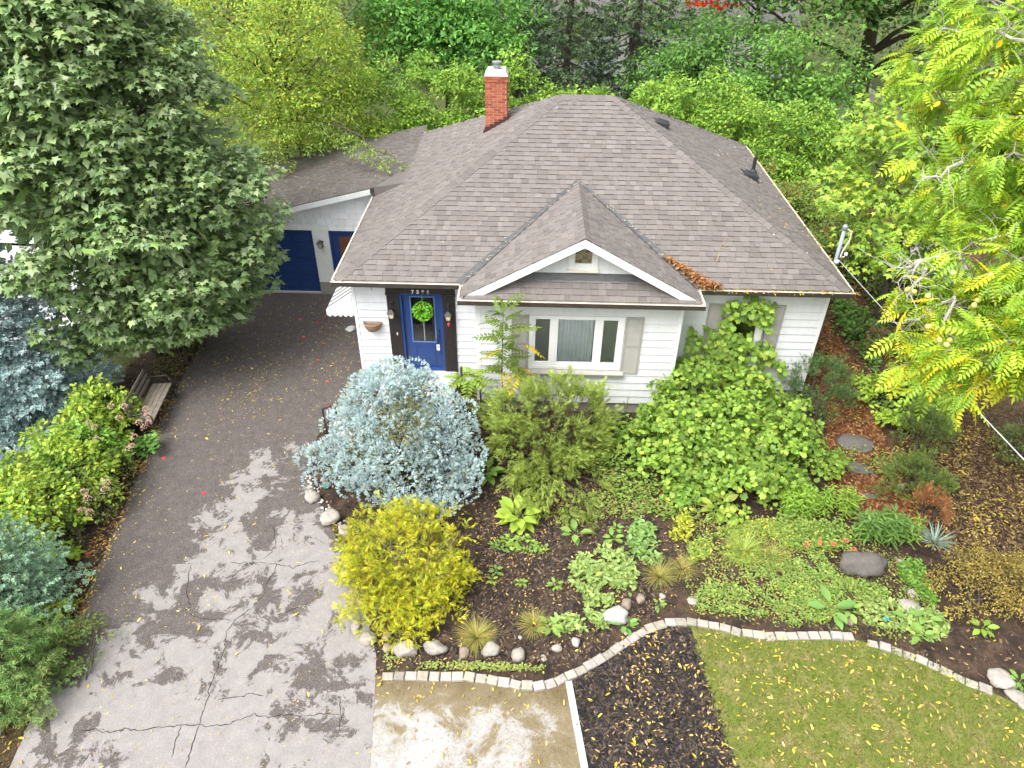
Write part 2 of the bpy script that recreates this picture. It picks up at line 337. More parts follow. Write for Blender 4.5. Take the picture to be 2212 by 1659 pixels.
MULCH = pxpoly([(1232,1476),(1310,1424),(1400,1366),(1440,1354),(1486,1356),(1530,1500),(1585,1659)])+[(7.6,-16),(5.5,-16)]+pxpoly([(1272,1659)])
SAND = [(1.66,-7.85)]+EDGE1[:7]+pxpoly([(1222,1474),(1265,1659)])+[(5.5,-16),(2.1,-16),(2.0,-11),(1.86,-9.34)]
LEFTB = [(-3.2,-16)]+DRIVE[1:11]+[(-5.6,4.84),(-6.6,4.84),(-6.5,1),(-6.3,-1.5),(-5.9,-4),(-5.4,-7),(-5.2,-16)]
def ground_mat(name, cols, scale, fine=50, bump=.6, rough=.95, bd=.03, extra=None):
    m, nt, n, l, b = nodes_of(name); p = geo(nt); nz = noise(nt, scale, 8, .68, p); r = ramp(nt, nz.outputs['Fac'], cols)
    nf = noise(nt, fine, 4, .7, p); c = mixc(nt, .5, r.outputs[0], nf.outputs['Fac'], 'OVERLAY')
    l.new(c, b.inputs['Base Color']); b.inputs['Roughness'].default_value = rough; b.inputs['Specular IOR Level'].default_value = .2
    bumped(nt, b, nf.outputs['Fac'], bump, bd); return m
def sand_mat():
    m, nt, n, l, bs = nodes_of('sand_and_dead_grass'); p = geo(nt); sep = n.new('ShaderNodeSeparateXYZ'); l.new(p, sep.inputs[0])
    def mr(src, a, b_, c, d):
        k = n.new('ShaderNodeMapRange'); k.interpolation_type = 'SMOOTHSTEP'
        for i, v in enumerate((a, b_, c, d)): k.inputs[i+1].default_value = v
        l.new(src, k.inputs[0]); return k.outputs[0]
    def add(x, y):
        k = n.new('ShaderNodeMath'); k.operation = 'ADD'; l.new(x, k.inputs[0]); l.new(y, k.inputs[1]); return k.outputs[0]
    f = add(add(noise(nt, 1.7, 9, .7, p, .5).outputs['Fac'], mr(sep.outputs['Y'], -8.55, -8.0, -.06, .16)), mr(sep.outputs['X'], 3.9, 4.7, 0, .11))
    r = ramp(nt, f, [(.38,(.34,.333,.325)),(.455,(.295,.28,.255)),(.515,(.20,.165,.105)),(.75,(.13,.10,.052))]); nf = noise(nt, 70, 4, .7, p)
    l.new(mixc(nt, .55, r.outputs[0], nf.outputs['Fac'], 'OVERLAY'), bs.inputs['Base Color']); bs.inputs['Roughness'].default_value = .95; bs.inputs['Specular IOR Level'].default_value = .2; bumped(nt, bs, nf.outputs['Fac'], .6, .03); return m
GM = ground_mat('garden_ground', [(.3,(.050,.045,.022)),(.45,(.055,.075,.024)),(.58,(.085,.095,.032)),(.72,(.09,.07,.04))], 2.4)
BEDM = ground_mat('dark_mulch', [(.28,(.016,.012,.011)),(.45,(.042,.029,.022)),(.60,(.085,.056,.038)),(.76,(.13,.085,.05))], 3.2, 70, .9)
BLACKMULCH = ground_mat('black_mulch', [(.30,(.012,.011,.011)),(.52,(.034,.028,.026)),(.68,(.11,.075,.048))], 3.5, 80, 1.0)
PATHM = ground_mat('red_bark_path', [(.3,(.085,.032,.016)),(.52,(.16,.058,.026)),(.72,(.24,.10,.045))], 5, 60, .9)
LITTER = ground_mat('leaf_litter', [(.3,(.035,.022,.014)),(.5,(.080,.048,.028)),(.68,(.15,.092,.042))], 3, 45, .9)
LAWNM = ground_mat('lawn_soil', [(.3,(.10,.15,.022)),(.5,(.145,.165,.036)),(.66,(.24,.205,.09))], 3.0, 60, .6)
SANDM = sand_mat()
FARG = ground_mat('pale_pavement', [(.3,(.27,.25,.24)),(.7,(.21,.195,.185))], 1.2, 40, .3)
PALE = ground_mat('pale_concrete', [(.3,(.42,.43,.44)),(.7,(.36,.37,.38))], .8, 40, .3)
def asphalt():
    m, nt, n, l, b = nodes_of('worn_asphalt'); p = geo(nt)
    sep = n.new('ShaderNodeSeparateXYZ'); l.new(p, sep.inputs[0])
    def mr(src, a, b_, c=0., d=1.):
        k = n.new('ShaderNodeMapRange'); k.interpolation_type = 'SMOOTHSTEP'
        for i, v in enumerate((a, b_, c, d)): k.inputs[i+1].default_value = v
        l.new(src, k.inputs[0]); return k.outputs[0]
    def mt(op, a, b_):
        k = n.new('ShaderNodeMath'); k.operation = op
        for i, v in enumerate((a, b_)):
            if hasattr(v, 'is_linked'): l.new(v, k.inputs[i])
            else: k.inputs[i].default_value = v
        return k.outputs[0]
    n1 = noise(nt, .62, 3, .5, p); n2 = noise(nt, 1.9, 10, .74, p, .4)
    # old worn surface shows through the top coat: mostly on the street half, less along the left edge
    yb = mr(sep.outputs['Y'], .2, -3.0); yb2 = mr(sep.outputs['Y'], -6.5, -9.2, 0, .07); lx = mt('ADD', sep.outputs['X'], mt('MULTIPLY', sep.outputs['Y'], -.17))
    xb = mr(lx, -3.6, -1.2, -.42, .0); xe = mr(sep.outputs['X'], 1.1, -.2, -.05, .0); xs = mr(sep.outputs['Y'], -7.6, -9.4, 0, .26)
    base = mt('ADD', mt('MULTIPLY', yb, .42), mt('ADD', mt('MINIMUM', mt('ADD', xb, xs), 0.), yb2))
    fld = mt('ADD', base, mt('ADD', mt('MULTIPLY', mt('SUBTRACT', n1.outputs['Fac'], .5), .65), mt('MULTIPLY', mt('SUBTRACT', n2.outputs['Fac'], .5), .95)))
    mask = mr(fld, .388, .43)
    ag = noise(nt, 85, 3, .8, p); ag2 = noise(nt, 5, 5, .6, p)
    dark = ramp(nt, ag.outputs['Fac'], [(.33,(.044,.037,.034)),(.52,(.082,.071,.066)),(.64,(.20,.178,.166))])
    light = ramp(nt, ag.outputs['Fac'], [(.28,(.15,.14,.134)),(.5,(.222,.207,.20)),(.72,(.30,.28,.27))])
    l1 = mixc(nt, .35, light.outputs[0], ag2.outputs['Fac'], 'SOFT_LIGHT'); d1 = mixc(nt, .5, dark.outputs[0], ag2.outputs['Fac'], 'SOFT_LIGHT')
    l.new(mixc(nt, mask, d1, l1), b.inputs['Base Color']); b.inputs['Roughness'].default_value = .88; b.inputs['Specular IOR Level'].default_value = .25
    hb = mt('ADD', ag.outputs['Fac'], mt('MULTIPLY', mask, -.5)); bumped(nt, b, hb, .45, .012)
    return m
ASPH = asphalt()
def struct(name, mb, mat, parent=None): o = mb.build(name, mat, parent); return setp(o, kind='structure')
struct('ground', MB().sheet([(-160,-60),(160,-60),(160,220),(-160,220)], 0), GM)
struct('front_garden_bed', MB().sheet(FRONTB, .006), BEDM)
struct('woodland_floor', MB().sheet([(11.25,.3),(11.6,-2.2),(12.2,-2.8),(15,-3.5),(22,-3.5),(22,14),(11.25,11)], .006), LITTER)
struct('bark_path', MB().sheet(PATH, .012), PATHM)
driveway = struct('driveway', MB().prism([(x, y, -.05) for x, y in DRIVE], (0,0,.066)), ASPH)
struct('left_garden_bed', MB().sheet(LEFTB, .006), BEDM)
lawn = struct('lawn', MB().sheet(LAWN, .010), LAWNM)
struct('mulch_patch', MB().sheet(MULCH, .014), BLACKMULCH)
struct('sandy_verge', MB().sheet(SAND, .010), SANDM)
struct('neighbour_driveway', MB().sheet([(-30,-14),(-8.2,-14),(-8.3,-3),(-8.8,3),(-9.2,9),(-30,9)], .008), PALE)
struct('rear_lane', MB().sheet(pxpoly([(1770,172),(1880,190),(2040,300),(2120,345),(1990,345),(1860,320),(1800,250)]), .014), FARG)
struct('rear_yard', MB().sheet([(7,29),(17,29),(19,33.5),(6,33.5)], .020), FARG)
struct('side_gravel', MB().sheet(pxpoly([(1905,520),(2060,520),(2110,620),(1990,625)]), .010), FARG)

# cracks traced on the driveway (thin recessed-looking ribbons filled with dark dirt)
CRACKM = plain('crack_dirt', (.022,.019,.018), (.035,.03,.027), 20, 1, 0, 60, spec=.1)
def z7(x, y): return (x/1.659*.57604, (1880+y/1.659)*.57604)
CR7 = [[(1160,1655),(1185,1560),(1240,1400),(1290,1250),(1310,1150),(1350,1040),(1400,920),(1415,810),(1470,740),(1560,670),(1640,590),(1665,500),(1710,440),(1720,395)],
 [(500,1430),(600,1425),(690,1440),(780,1420),(880,1430),(960,1415),(1060,1405),(1130,1400),(1240,1395),(1330,1400),(1430,1390),(1500,1360),(1580,1330),(1700,1345),(1800,1325),(1900,1345),(2000,1320),(2120,1330)],
 [(1180,700),(1250,735),(1320,740),(1380,730),(1440,745)], [(1350,1240),(1400,1225),(1470,1225),(1540,1205),(1640,1210)],
 [(1720,710),(1780,690),(1840,670),(1890,640)], [(1520,400),(1620,385),(1720,395),(1800,410),(1830,420),(1870,400),(1920,385),(1990,375)],
 [(1430,390),(1520,385),(1600,400)], [(1180,700),(1185,640),(1160,560),(1180,470),(1190,400)], [(500,1655),(540,1600),(570,1570)],
 [(2110,1440),(2120,1330),(2115,1220)], [(1700,160),(1720,250),(1690,320),(1640,360)], [(1060,1600),(1100,1480),(1130,1400)]]
rng = np.random.default_rng(5)
for ln in CR7:
    pts = [U(*z7(*p)) for p in ln]; fine = []
    for a, b in zip(pts[:-1], pts[1:]):
        m = max(2, int((b-a).length/.05))
        for i in range(m): q = a+(b-a)*(i/m); fine.append(np.array((q.x, q.y))+rng.normal(size=2)*.012)
    fine.append(np.array((pts[-1].x, pts[-1].y))); mb = MB(); vs = []; k = len(fine)
    for i, q in enumerate(fine):
        dd = fine[min(i+1, k-1)]-fine[max(i-1, 0)]; dd = dd/(np.linalg.norm(dd)+1e-9); w = (.003+.006*rng.random())*(.5 if i in (0, k-1) else 1)
        vs += [(q[0]-dd[1]*w, q[1]+dd[0]*w, .0195), (q[0]+dd[1]*w, q[1]-dd[0]*w, .0195)]
    mb.add(vs, [(2*i, 2*i+1, 2*i+3, 2*i+2) for i in range(k-1)]); mb.build('crack', CRACKM, driveway)

# ------------------------------------------------------------------ the house
W, D, OV, HE, SL = 10.883, 9.522, .295, 3.262, .546
XB0, XB1, BAY, ZS = 2.898, 7.469, -.702, .33
RZ = HE+SL*(D/2+OV); RX0, RX1 = D/2, W-D/2
SOF = 3.08
house = thing('bungalow', 'white sided bungalow with taupe hip roof, front gable and blue doors', 'house', (W/2, D/2, 0))
found = MB()
found.box(.03, .03, -.05, W-.03, D-.03, ZS-.01); found.box(XB0+.03, BAY+.03, -.05, XB1-.03, .1, ZS-.012)
found.build('foundation', FOUND, house)
# --- siding: lapped boards, one object each
EXPO = .2032
def subtract(a, b, cuts):
    segs = [(a, b)]
    for c0, c1 in cuts:
        out = []
        for s0, s1 in segs:
            if c1 <= s0 or c0 >= s1: out.append((s0, s1)); continue
            if c0 > s0: out.append((s0, c0))
            if c1 < s1: out.append((c1, s1))
        segs = out
    return [s for s in segs if s[1]-s[0] > .02]
def siding(name, to_w, a, b, z0, z1, openings, mat=WHITE, expo=EXPO, top=None):
    """to_w(u, out, z): maps position along the wall, distance out of the wall and height to world"""
    wall = MB(); q = lambda u, z: to_w(u, -.06, z)
    cuts_z = sorted({z0, z1, *[o[2] for o in openings], *[o[3] for o in openings]})
    for za, zb in zip(cuts_z[:-1], cuts_z[1:]):
        for s0, s1 in subtract(a, b, [(o[0], o[1]) for o in openings if o[2] < zb-1e-4 and o[3] > za+1e-4]):
            wall.hexa([to_w(s0,-.10,za),to_w(s1,-.10,za),to_w(s1,-.004,za),to_w(s0,-.004,za)], [to_w(s0,-.10,zb),to_w(s1,-.10,zb),to_w(s1,-.004,zb),to_w(s0,-.004,zb)])
    w = wall.build(name, mat, house); k = 0; z = z0; rg = random.Random(int(a*100+b*10+z1))
    while z < z1-.01:
        zt = min(z+expo, z1)
        aa, bb = (a, b) if top is None else top(z, zt)
        if bb-aa > .05:
            cuts = [(o[0], o[1]) for o in openings if o[2] < zt-.02 and o[3] > z+.02]
            for s0, s1 in subtract(aa, bb, cuts):
                mb = MB(); o1 = .026+rg.uniform(-.0015, .0015); o2 = .003; zz = zt+.006
                mb.hexa([to_w(s0,0,z),to_w(s1,0,z),to_w(s1,o1,z),to_w(s0,o1,z)], [to_w(s0,0,zz),to_w(s1,0,zz),to_w(s1,o2,zz),to_w(s0,o2,zz)])
                mb.build('siding_board', mat, w)
        z += expo
    return w
def fy(y): return lambda u, o, z: Vector((u, y-o, z))
DOORX0, DOORX1, DOORZ0, DOORZ1 = 1.06, 2.05, .70, 2.79
siding('front_wall', fy(0), .04, .77, ZS, SOF, []); siding('front_wall', fy(0), 2.36, XB0-.001, ZS, SOF, [])
siding('front_wall', fy(0), XB1+.001, W-.04, ZS, SOF, [(8.62, 9.56, 1.16, 2.72)])
siding('bay_wall', fy(BAY), XB0+.08, XB1-.05, ZS, SOF, [(4.09, 6.22, 1.30, 2.73)])
siding('side_wall', lambda u, o, z: Vector((-o, u, z)), .02, D, ZS, SOF, [])
siding('side_wall', lambda u, o, z: Vector((W+o, u, z)), .02, D, ZS, SOF, [])
siding('bay_side_wall', lambda u, o, z: Vector((XB1+o, u, z)), BAY+.03, -.03, ZS, SOF, [])
siding('bay_side_wall', lambda u, o, z: Vector((XB0-o, u, z)), BAY+.03, -.03, ZS, SOF, [])
MB().box(0, D-.1, ZS, W, D, SOF).build('rear_wall', WHITE, house)
for (x0, x1, y0, y1, zb) in ((-.025,.045,-.027,.05,ZS-.01),(W-.045,W+.025,-.027,.05,ZS-.01),(XB1-.055,XB1+.022,BAY-.024,BAY+.05,ZS-.01),(XB0-.022,XB0+.085,BAY-.024,BAY+.05,ZS-.01)):
    MB().box(x0, y0, zb, x1, y1, SOF+.01).build('corner_trim', TRIMW, house)
# soffits and ceiling closing the roof space
sf = MB(); sf.box(-OV+.05, -OV+.05, SOF, W+OV-.05, D+OV-.05, SOF+.05); sf.box(XB0-OV+.05, BAY-OV+.05, SOF+.002, XB1+OV-.05, -OV+.1, SOF+.052)
sf.build('soffit', TRIMW, house)
MB().box(.11, .11, ZS-.2, W-.11, D-.11, ZS-.1).build('floor_slab', DARKIN, house)
fb = MB()
for a in ((-OV+.03,-OV+.03,W+OV-.03,-OV+.06),(-OV+.03,D+OV-.06,W+OV-.03,D+OV-.03),(-OV+.03,-OV+.07,-OV+.06,D+OV-.07),(W+OV-.06,-OV+.07,W+OV-.03,D+OV-.07)): fb.box(a[0],a[1],SOF+.06,a[2],a[3],HE-.02)
fb.box(XB0-OV+.03,BAY-OV+.03,SOF+.062,XB1+OV-.03,BAY-OV+.06,HE-.022); fb.box(XB0-OV+.03,BAY-OV+.07,SOF+.062,XB0-OV+.06,-OV+.02,HE-.022); fb.box(XB1+OV-.06,BAY-OV+.07,SOF+.062,XB1+OV-.03,-OV+.02,HE-.022)
fb.build('fascia', TRIMW, house)

# --- roof: deck, shingles, hip caps
roof = None
SHC = [(.241,.217,.205),(.226,.204,.193),(.257,.232,.220),(.210,.189,.179),(.245,.222,.211),(.231,.204,.191)]
rs = random.Random(11)
shingles = []                                     # (screen size, verts, colour)
stuffv = MB()
def cross_interval(poly, s):                      # poly in (u, s): interval of u at height s
    xs = []
    for (u0, s0), (u1, s1) in zip(poly, poly[1:]+poly[:1]):
        if (s0-s)*(s1-s) <= 0 and abs(s1-s0) > 1e-9: xs.append(u0+(u1-u0)*(s-s0)/(s1-s0))
    return (min(xs), max(xs)) if len(xs) >= 2 else None
def shingle_plane(P0, eu, ew, poly, expo=.143, seen=1., cmul=1.):
    """P0 origin on the eave, eu along it, ew up the slope (unit), poly the outline in (u, s)"""
    P0, eu, ew = Vector(P0), Vector(eu), Vector(ew); en = eu.cross(ew); en = en if en.z > 0 else -en
    smax = max(p[1] for p in poly); k = 0; s = 0.001
    while s < smax-.02:
        st = min(s+expo, smax-.004); i0 = cross_interval(poly, s+.002); i1 = cross_interval(poly, st)
        if i0 and i1:
            u = min(i0[0], i1[0])-rs.random()*.3; hi = max(i0[1], i1[1]); thick = False
            while u < hi:
                w = rs.choice((.11,.14,.17,.21,.26)); thick = not thick
                a0, a1 = max(u, i0[0]), min(u+w-.003, i0[1]); b0, b1 = max(u, i1[0]), min(u+w-.003, i1[1])
                if a1-a0 > .015 or b1-b0 > .015:
                    if a1 <= a0: a0 = a1 = (b0 if abs(b0-a0) < abs(b1-a0) else b1)
                    if b1 <= b0: b0 = b1 = (a0 if abs(a0-b0) < abs(a1-b0) else a1)
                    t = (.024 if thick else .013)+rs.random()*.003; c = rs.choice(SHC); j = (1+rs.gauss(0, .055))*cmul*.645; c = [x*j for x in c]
                    pt = lambda uu, ss, h: P0+eu*uu+ew*ss+en*h
                    vs = [pt(a0,s-.004,.0005),pt(a1,s-.004,.0005),pt(a1,s-.004,t),pt(a0,s-.004,t),pt(b0,st+.004,.0005),pt(b1,st+.004,.0005),pt(b1,st+.004,.003),pt(b0,st+.004,.003)]
                    ctr = pt((a0+a1)/2, s, 0); size = seen*(a1-a0)/max(.1, (ctr-CAM_POS).dot(CF))
                    if a1-a0 > .1 and abs(a0-b0) < 1e-4 and abs(a1-b1) < 1e-4: size += seen
                    shingles.append((size, vs, c))
                u += w
        s += expo
SHF = [(3,2,1,0),(4,5,6,7),(0,1,5,4),(1,2,6,5),(2,3,7,6),(3,0,4,7)]
ca = 1/math.sqrt(1+SL*SL); L = (D/2+OV)/ca; TWx = W+2*OV; TD = D+2*OV
up_y = Vector((0, ca, SL*ca)); up_x = Vector((ca, 0, SL*ca))
deck = MB()
A, B_, C_, D_ = (Vector((-OV,-OV,HE)), Vector((W+OV,-OV,HE)), Vector((W+OV,D+OV,HE)), Vector((-OV,D+OV,HE))); R0, R1 = Vector((RX0,D/2,RZ)), Vector((RX1,D/2,RZ))
deck.add([A,B_,C_,D_,R0,R1], [(0,1,5,4),(1,2,5),(2,3,4,5),(3,0,4),(3,2,1,0)])
GX = (XB0+XB1)/2; GE0, GE1 = XB0-OV, XB1+OV; GZ = HE+SL*(GX-GE0); YR = -.95; YV = -OV; YB = YV+(GX-GE0)
SK = 1.05; YE = BAY-OV; hx = GE0+SK*(YR-YE)/SL; hx2 = GE1-(hx-GE0)
zx = lambda x: HE+SL*(x-GE0 if x < GX else GE1-x)
deck.add([(GE0,YE,HE),(hx,YR,zx(hx)),(GX,YR,GZ),(GX,YB,GZ),(GE0,YV,HE)], [(0,1,2,3,4)])
deck.add([(GE1,YE,HE),(hx2,YR,zx(hx2)),(GX,YR,GZ),(GX,YB,GZ),(GE1,YV,HE)], [(4,3,2,1,0)])
SKT = .375                                         # skirt roof rises to the gable face
yface = YE+SKT; sx0, sx1 = GE0+SK*SKT/SL, GE1-SK*SKT/SL
deck.add([(GE0,YE,HE),(GE1,YE,HE),(sx1,yface,HE+SK*SKT),(sx0,yface,HE+SK*SKT)], [(0,1,2,3)])
# garage lean-to roof
GSL = .25; GY = 4.90; GYR = GY-.26; G0 = 3.52; gz = lambda x: G0+GSL*(x+OV); GXL = -5.95; gxm = -OV+(G0-HE)/(SL-GSL)
GYD = GYR+1.3; deck.add([(GXL,GYR,gz(GXL)),(-OV,GYR,gz(-OV)),(gxm,GYD,gz(gxm)),(gxm,D+.3,gz(gxm)),(GXL,D+.3,gz(GXL)),(GXL,GYR,gz(GXL)-.14),(-OV,GYR,gz(-OV)-.14),(-OV,D+.3,gz(-OV)-.14),(GXL,D+.3,gz(GXL)-.14)], [(0,1,2,3,4),(8,7,6,5),(5,6,1,0),(0,4,8,5),(3,7,8,4)])
MB().col([x*.55 for x in SHC[1]]).add([(-OV,GYR,gz(-OV)+.016),(gxm+.05,GYR-.25,HE+SL*(gxm+.05+OV)+.014),(gxm+.05,GYD+.05,HE+SL*(gxm+.05+OV)+.016),(-OV-.0,GYR-.02,HE+.015)], [(0,1,2),(3,1,0)]).build('saddle_flashing', SHINGLE, house)
roof = deck.build('roof', plain('roof_deck', (.045,.04,.04), (.035,.03,.03), 4, .9, 0), house)
shingle_plane((-OV,-OV,HE+.002), (1,0,0), up_y, [(0,0),(TWx,0),(RX1+OV,L),(RX0+OV,L)], seen=1.)
shingle_plane((-OV,D+OV,HE+.002), (0,-1,0), up_x, [(0,0),(TD,0),(TD/2,L)], seen=.2)
shingle_plane((W+OV,-OV,HE+.002), (0,1,0), Vector((-ca,0,SL*ca)), [(0,0),(TD,0),(TD/2,L)], seen=.2, cmul=.97)
shingle_plane((W+OV,D+OV,HE+.002), (-1,0,0), Vector((0,-ca,SL*ca)), [(0,0),(TWx,0),(RX1+OV,L),(RX0+OV,L)], expo=.28, seen=0)
gl = lambda x: (x-GE0)/ca
shingle_plane((GE0,YE,HE+.003), (0,1,0), up_x, [(0,0),(YR-YE,gl(hx)),(YR-YE,gl(GX)),(YB-YE,gl(GX)),(YV-YE,0)], seen=.5)
shingle_plane((GE1,YE,HE+.003), (0,1,0), Vector((-ca,0,SL*ca)), [(0,0),(YR-YE,gl(hx)),(YR-YE,gl(GX)),(YB-YE,gl(GX)),(YV-YE,0)], seen=.5)
sk = 1/math.sqrt(1+SK*SK)
shingle_plane((GE0,YE,HE+.003), (1,0,0), Vector((0,sk,SK*sk)), [(0,0),(GE1-GE0,0),(sx1-GE0,SKT/sk),(sx0-GE0,SKT/sk)], expo=.135, seen=1.2)
gc = 1/math.sqrt(1+GSL*GSL)
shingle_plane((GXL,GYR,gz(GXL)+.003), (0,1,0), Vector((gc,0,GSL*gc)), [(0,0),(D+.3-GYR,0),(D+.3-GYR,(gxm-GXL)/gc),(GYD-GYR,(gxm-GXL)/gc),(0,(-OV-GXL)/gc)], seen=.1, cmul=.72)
shingles.sort(key=lambda s: -s[0])
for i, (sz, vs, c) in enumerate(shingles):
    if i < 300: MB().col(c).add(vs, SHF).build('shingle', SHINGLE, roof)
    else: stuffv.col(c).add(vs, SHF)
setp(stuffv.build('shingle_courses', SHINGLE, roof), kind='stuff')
# hip and ridge caps: folded overlapping pieces, each an object
def caps(a, b, n1, n2, w=.155, step=.19, cmul=.93, name='hip_cap', h=.028):
    a, b = Vector(a), Vector(b); d = (b-a); n = int(d.length/step); d.normalize(); s1 = d.cross(Vector(n1)).normalized(); s2 = Vector(n2).cross(d).normalized()
    for i in range(n):
        p = a+d*(i*step); q = p+d*(step+.03); j_ = .645*cmul*(1+rs.gauss(0, .05)); c = [x*j_ for x in rs.choice(SHC)]; up = Vector((0,0,1))
        vs = [p+s1*w+up*h, p+up*(h+.014), p+s2*w+up*h, q+s1*w+up*(h-.012), q+up*(h+.002), q+s2*w+up*(h-.012), p+s1*w, p+s2*w, q+s1*w, q+s2*w]
        MB().col(c).add(vs, [(0,1,4,3),(1,2,5,4),(6,7,2,1,0),(0,3,8,6),(2,7,9,5)]).build(name, SHINGLE, roof)
sy = Vector((0,1,0))
nF, nL, nR, nB = (0,-SL,1), (-SL,0,1), (SL,0,1), (0,SL,1)
caps(A, R0, nF, nL); caps(B_, R1, nR, nF); caps(C_, R1, nB, nR); caps(D_, R0, nL, nB)
caps(R0, R1, nF, nB, .15, name='ridge_cap'); caps((GX,YR,GZ), (GX,YB+.05,GZ), nR, nL, .15, cmul=1., name='ridge_cap')
for s in (0, 1):                                   # valley flashing beside the gable
    x0 = GE0 if s == 0 else GE1; a = Vector((x0,YV,HE)); b = Vector((GX,YB,GZ)); d = (b-a).normalized(); mb = MB()
    e1 = Vector((-.19 if s == 0 else .19, 0, 0)); e2 = Vector((0,-.09,0)); u = Vector((0,0,.032))
    mb.add([a+e1+u, a+u+Vector((0,0,-.01)), b+u+Vector((0,0,-.01)), b+e1*.4+u, a+e2+u, b+e2*.4+u], [(0,1,2,3),(1,4,5,2)]); mb.build('valley_flashing', FLASH, house)
MB().prism([(sx0+.3,yface-.075,HE+SK*(SKT-.075)+.016),(sx1-.3,yface-.075,HE+SK*(SKT-.075)+.016),(sx1-.3,yface-.005,HE+SK*SKT+.08),(sx0+.3,yface-.005,HE+SK*SKT+.08)], (0,-.006,.006)).build('apron_flashing', FLASH, house)
# gable face: boards, rake boards, small window
gb = lambda z: (GE0+(z-HE)/SL, GE1-(z-HE)/SL)
YG = yface+.012
def gtop(z, zt): a = gb(zt); return a[0]+.02, a[1]-.02
gwall = siding('gable_wall', fy(YG), GX-.001, GX+.001, HE+SK*SKT-.02, GZ-.08, [(4.90,5.50,3.85,4.42)], expo=.112, top=gtop)
MB().add([(sx0,YG+.05,HE+SK*SKT-.05),(sx1,YG+.05,HE+SK*SKT-.05),(GX,YG+.05,GZ-.03)], [(0,1,2)]).build('gable_backing', WHITE, house)
for s in (-1, 1):
    xe = hx-.06 if s < 0 else hx2+.06; mb = MB(); ze = zx(xe)
    mb.prism([(xe,YR-.004,ze-.005),(GX,YR-.004,GZ-.008),(GX,YR-.004,GZ-.19),(xe-s*.30,YR-.004,zx(xe-s*.30)-.19)][::s], (0,.03,0)); mb.build('rake_board', TRIMW, house)
    mb = MB(); mb.prism([(xe-s*.05,YR+.03,zx(xe-s*.05)-.04),(GX,YR+.03,GZ-.04),(GX,YR+.03,GZ-.06),(xe-s*.05,YR+.03,zx(xe-s*.05)-.06)][::s], (0,YG-YR-.04,0)); mb.build('rake_soffit', TRIMW, house)
def frame(mb, x0, x1, z0, z1, y, t, dep, proud=.03):
    mb.box(x0,y-proud,z0,x0+t,y+dep,z1); mb.box(x1-t,y-proud,z0,x1,y+dep,z1); mb.box(x0+t,y-proud+.001,z1-t,x1-t,y+dep,z1); mb.box(x0+t,y-proud+.001,z0,x1-t,y+dep,z0+t)
gw = MB(); frame(gw, 4.89, 5.51, 3.84, 4.43, YG, .11, .05, .045); gwin = gw.build('gable_window', TRIMW, house)
f2 = MB(); frame(f2, 5.00, 5.40, 3.95, 4.32, YG, .022, .04, .03); f2.build('sash', TRIMW, gwin)
MB().box(4.86, YG-.09, 3.79, 5.54, YG+.02, 3.835).build('sill', CREAM, gwin)
ARTM = ground_mat('painted_panel', [(.40,(.42,.34,.22)),(.52,(.50,.42,.28)),(.60,(.07,.05,.04)),(.63,(.48,.40,.27))], 9, 20, .1, .5)
art = MB().box(5.02, YG+.012, 3.97, 5.38, YG+.018, 4.30).build('painted_panel', ARTM, gwin)
RED = plain('red_petals', (.45,.02,.025), (.35,.015,.02), 10, .5, 0)
rp = MB()
for x, z, r in ((5.07,4.01,.03),(5.04,4.03,.022),(5.30,4.255,.026),(5.32,4.235,.02),(5.34,4.05,.018),(5.26,4.27,.02)): rp.prism([(x+r*math.cos(a)*(1 if i % 2 else .5), YG+.0105, z+r*math.sin(a)*(1 if i % 2 else .5)) for i, a in enumerate([k*math.pi/5 for k in range(10)])], (0,.001,0))
rp.build('painted_flowers', RED, gwin)
MB().box(5.022, YG-.002, 3.972, 5.378, YG+.001, 4.298).build('pane', GLASS, gwin)

# --- gutters
def gutter(name, a, b, out, ends=True):
    a, b, out = Vector(a), Vector(b), Vector(out); z0, z1 = HE-.112, HE-.012; g = MB(); d = (b-a).normalized(); up = Vector((0,0,1))
    def P(p, o, z): q = p+out*o; return Vector((q.x, q.y, z))
    for (o0, o1, za, zb) in ((.0,.012,z0,z1),(.012,.10,z0,z0+.012),(.10,.112,z0,z1)): g.hexa([P(a,o0,za),P(b,o0,za),P(b,o1,za),P(a,o1,za)], [P(a,o0,zb),P(b,o0,zb),P(b,o1,zb),P(a,o1,zb)])
    g.hexa([P(a,.085,z1),P(b,.085,z1),P(b,.118,z1),P(a,.118,z1)], [P(a,.085,z1+.008),P(b,.085,z1+.008),P(b,.118,z1+.008),P(a,.118,z1+.008)])
    for p, e in ((a,d*.006),(b,-d*.006)): g.hexa([P(p,.012,z0+.012),P(p+e,.012,z0+.012),P(p+e,.10,z0+.012),P(p,.10,z0+.012)], [P(p,.012,z1),P(p+e,.012,z1),P(p+e,.10,z1),P(p,.10,z1)])
    go = g.build(name, CREAM, house); f = MB()
    f.hexa([P(a,.112,z0-.004),P(b,.112,z0-.004),P(b,.117,z0-.004),P(a,.117,z0-.004)], [P(a,.112,z1-.004),P(b,.112,z1-.004),P(b,.117,z1-.004),P(a,.117,z1-.004)])
    f.hexa([P(a,.0,z0-.006),P(b,.0,z0-.006),P(b,.117,z0-.006),P(a,.117,z0-.006)], [P(a,.0,z0-.001),P(b,.0,z0-.001),P(b,.117,z0-.001),P(a,.117,z0-.001)])
    f.build('gutter_face', BROWN, go); return go
go = -OV+.03
gutter('gutter', (-OV-.08,go,HE), (GE0-.10,go,HE), (0,-1,0)); gutter('gutter', (GE1+.10,go,HE), (W+OV+.08,go,HE), (0,-1,0))
gutter('gutter', (GE0-.08,YE+.03,HE), (GE1+.08,YE+.03,HE), (0,-1,0))
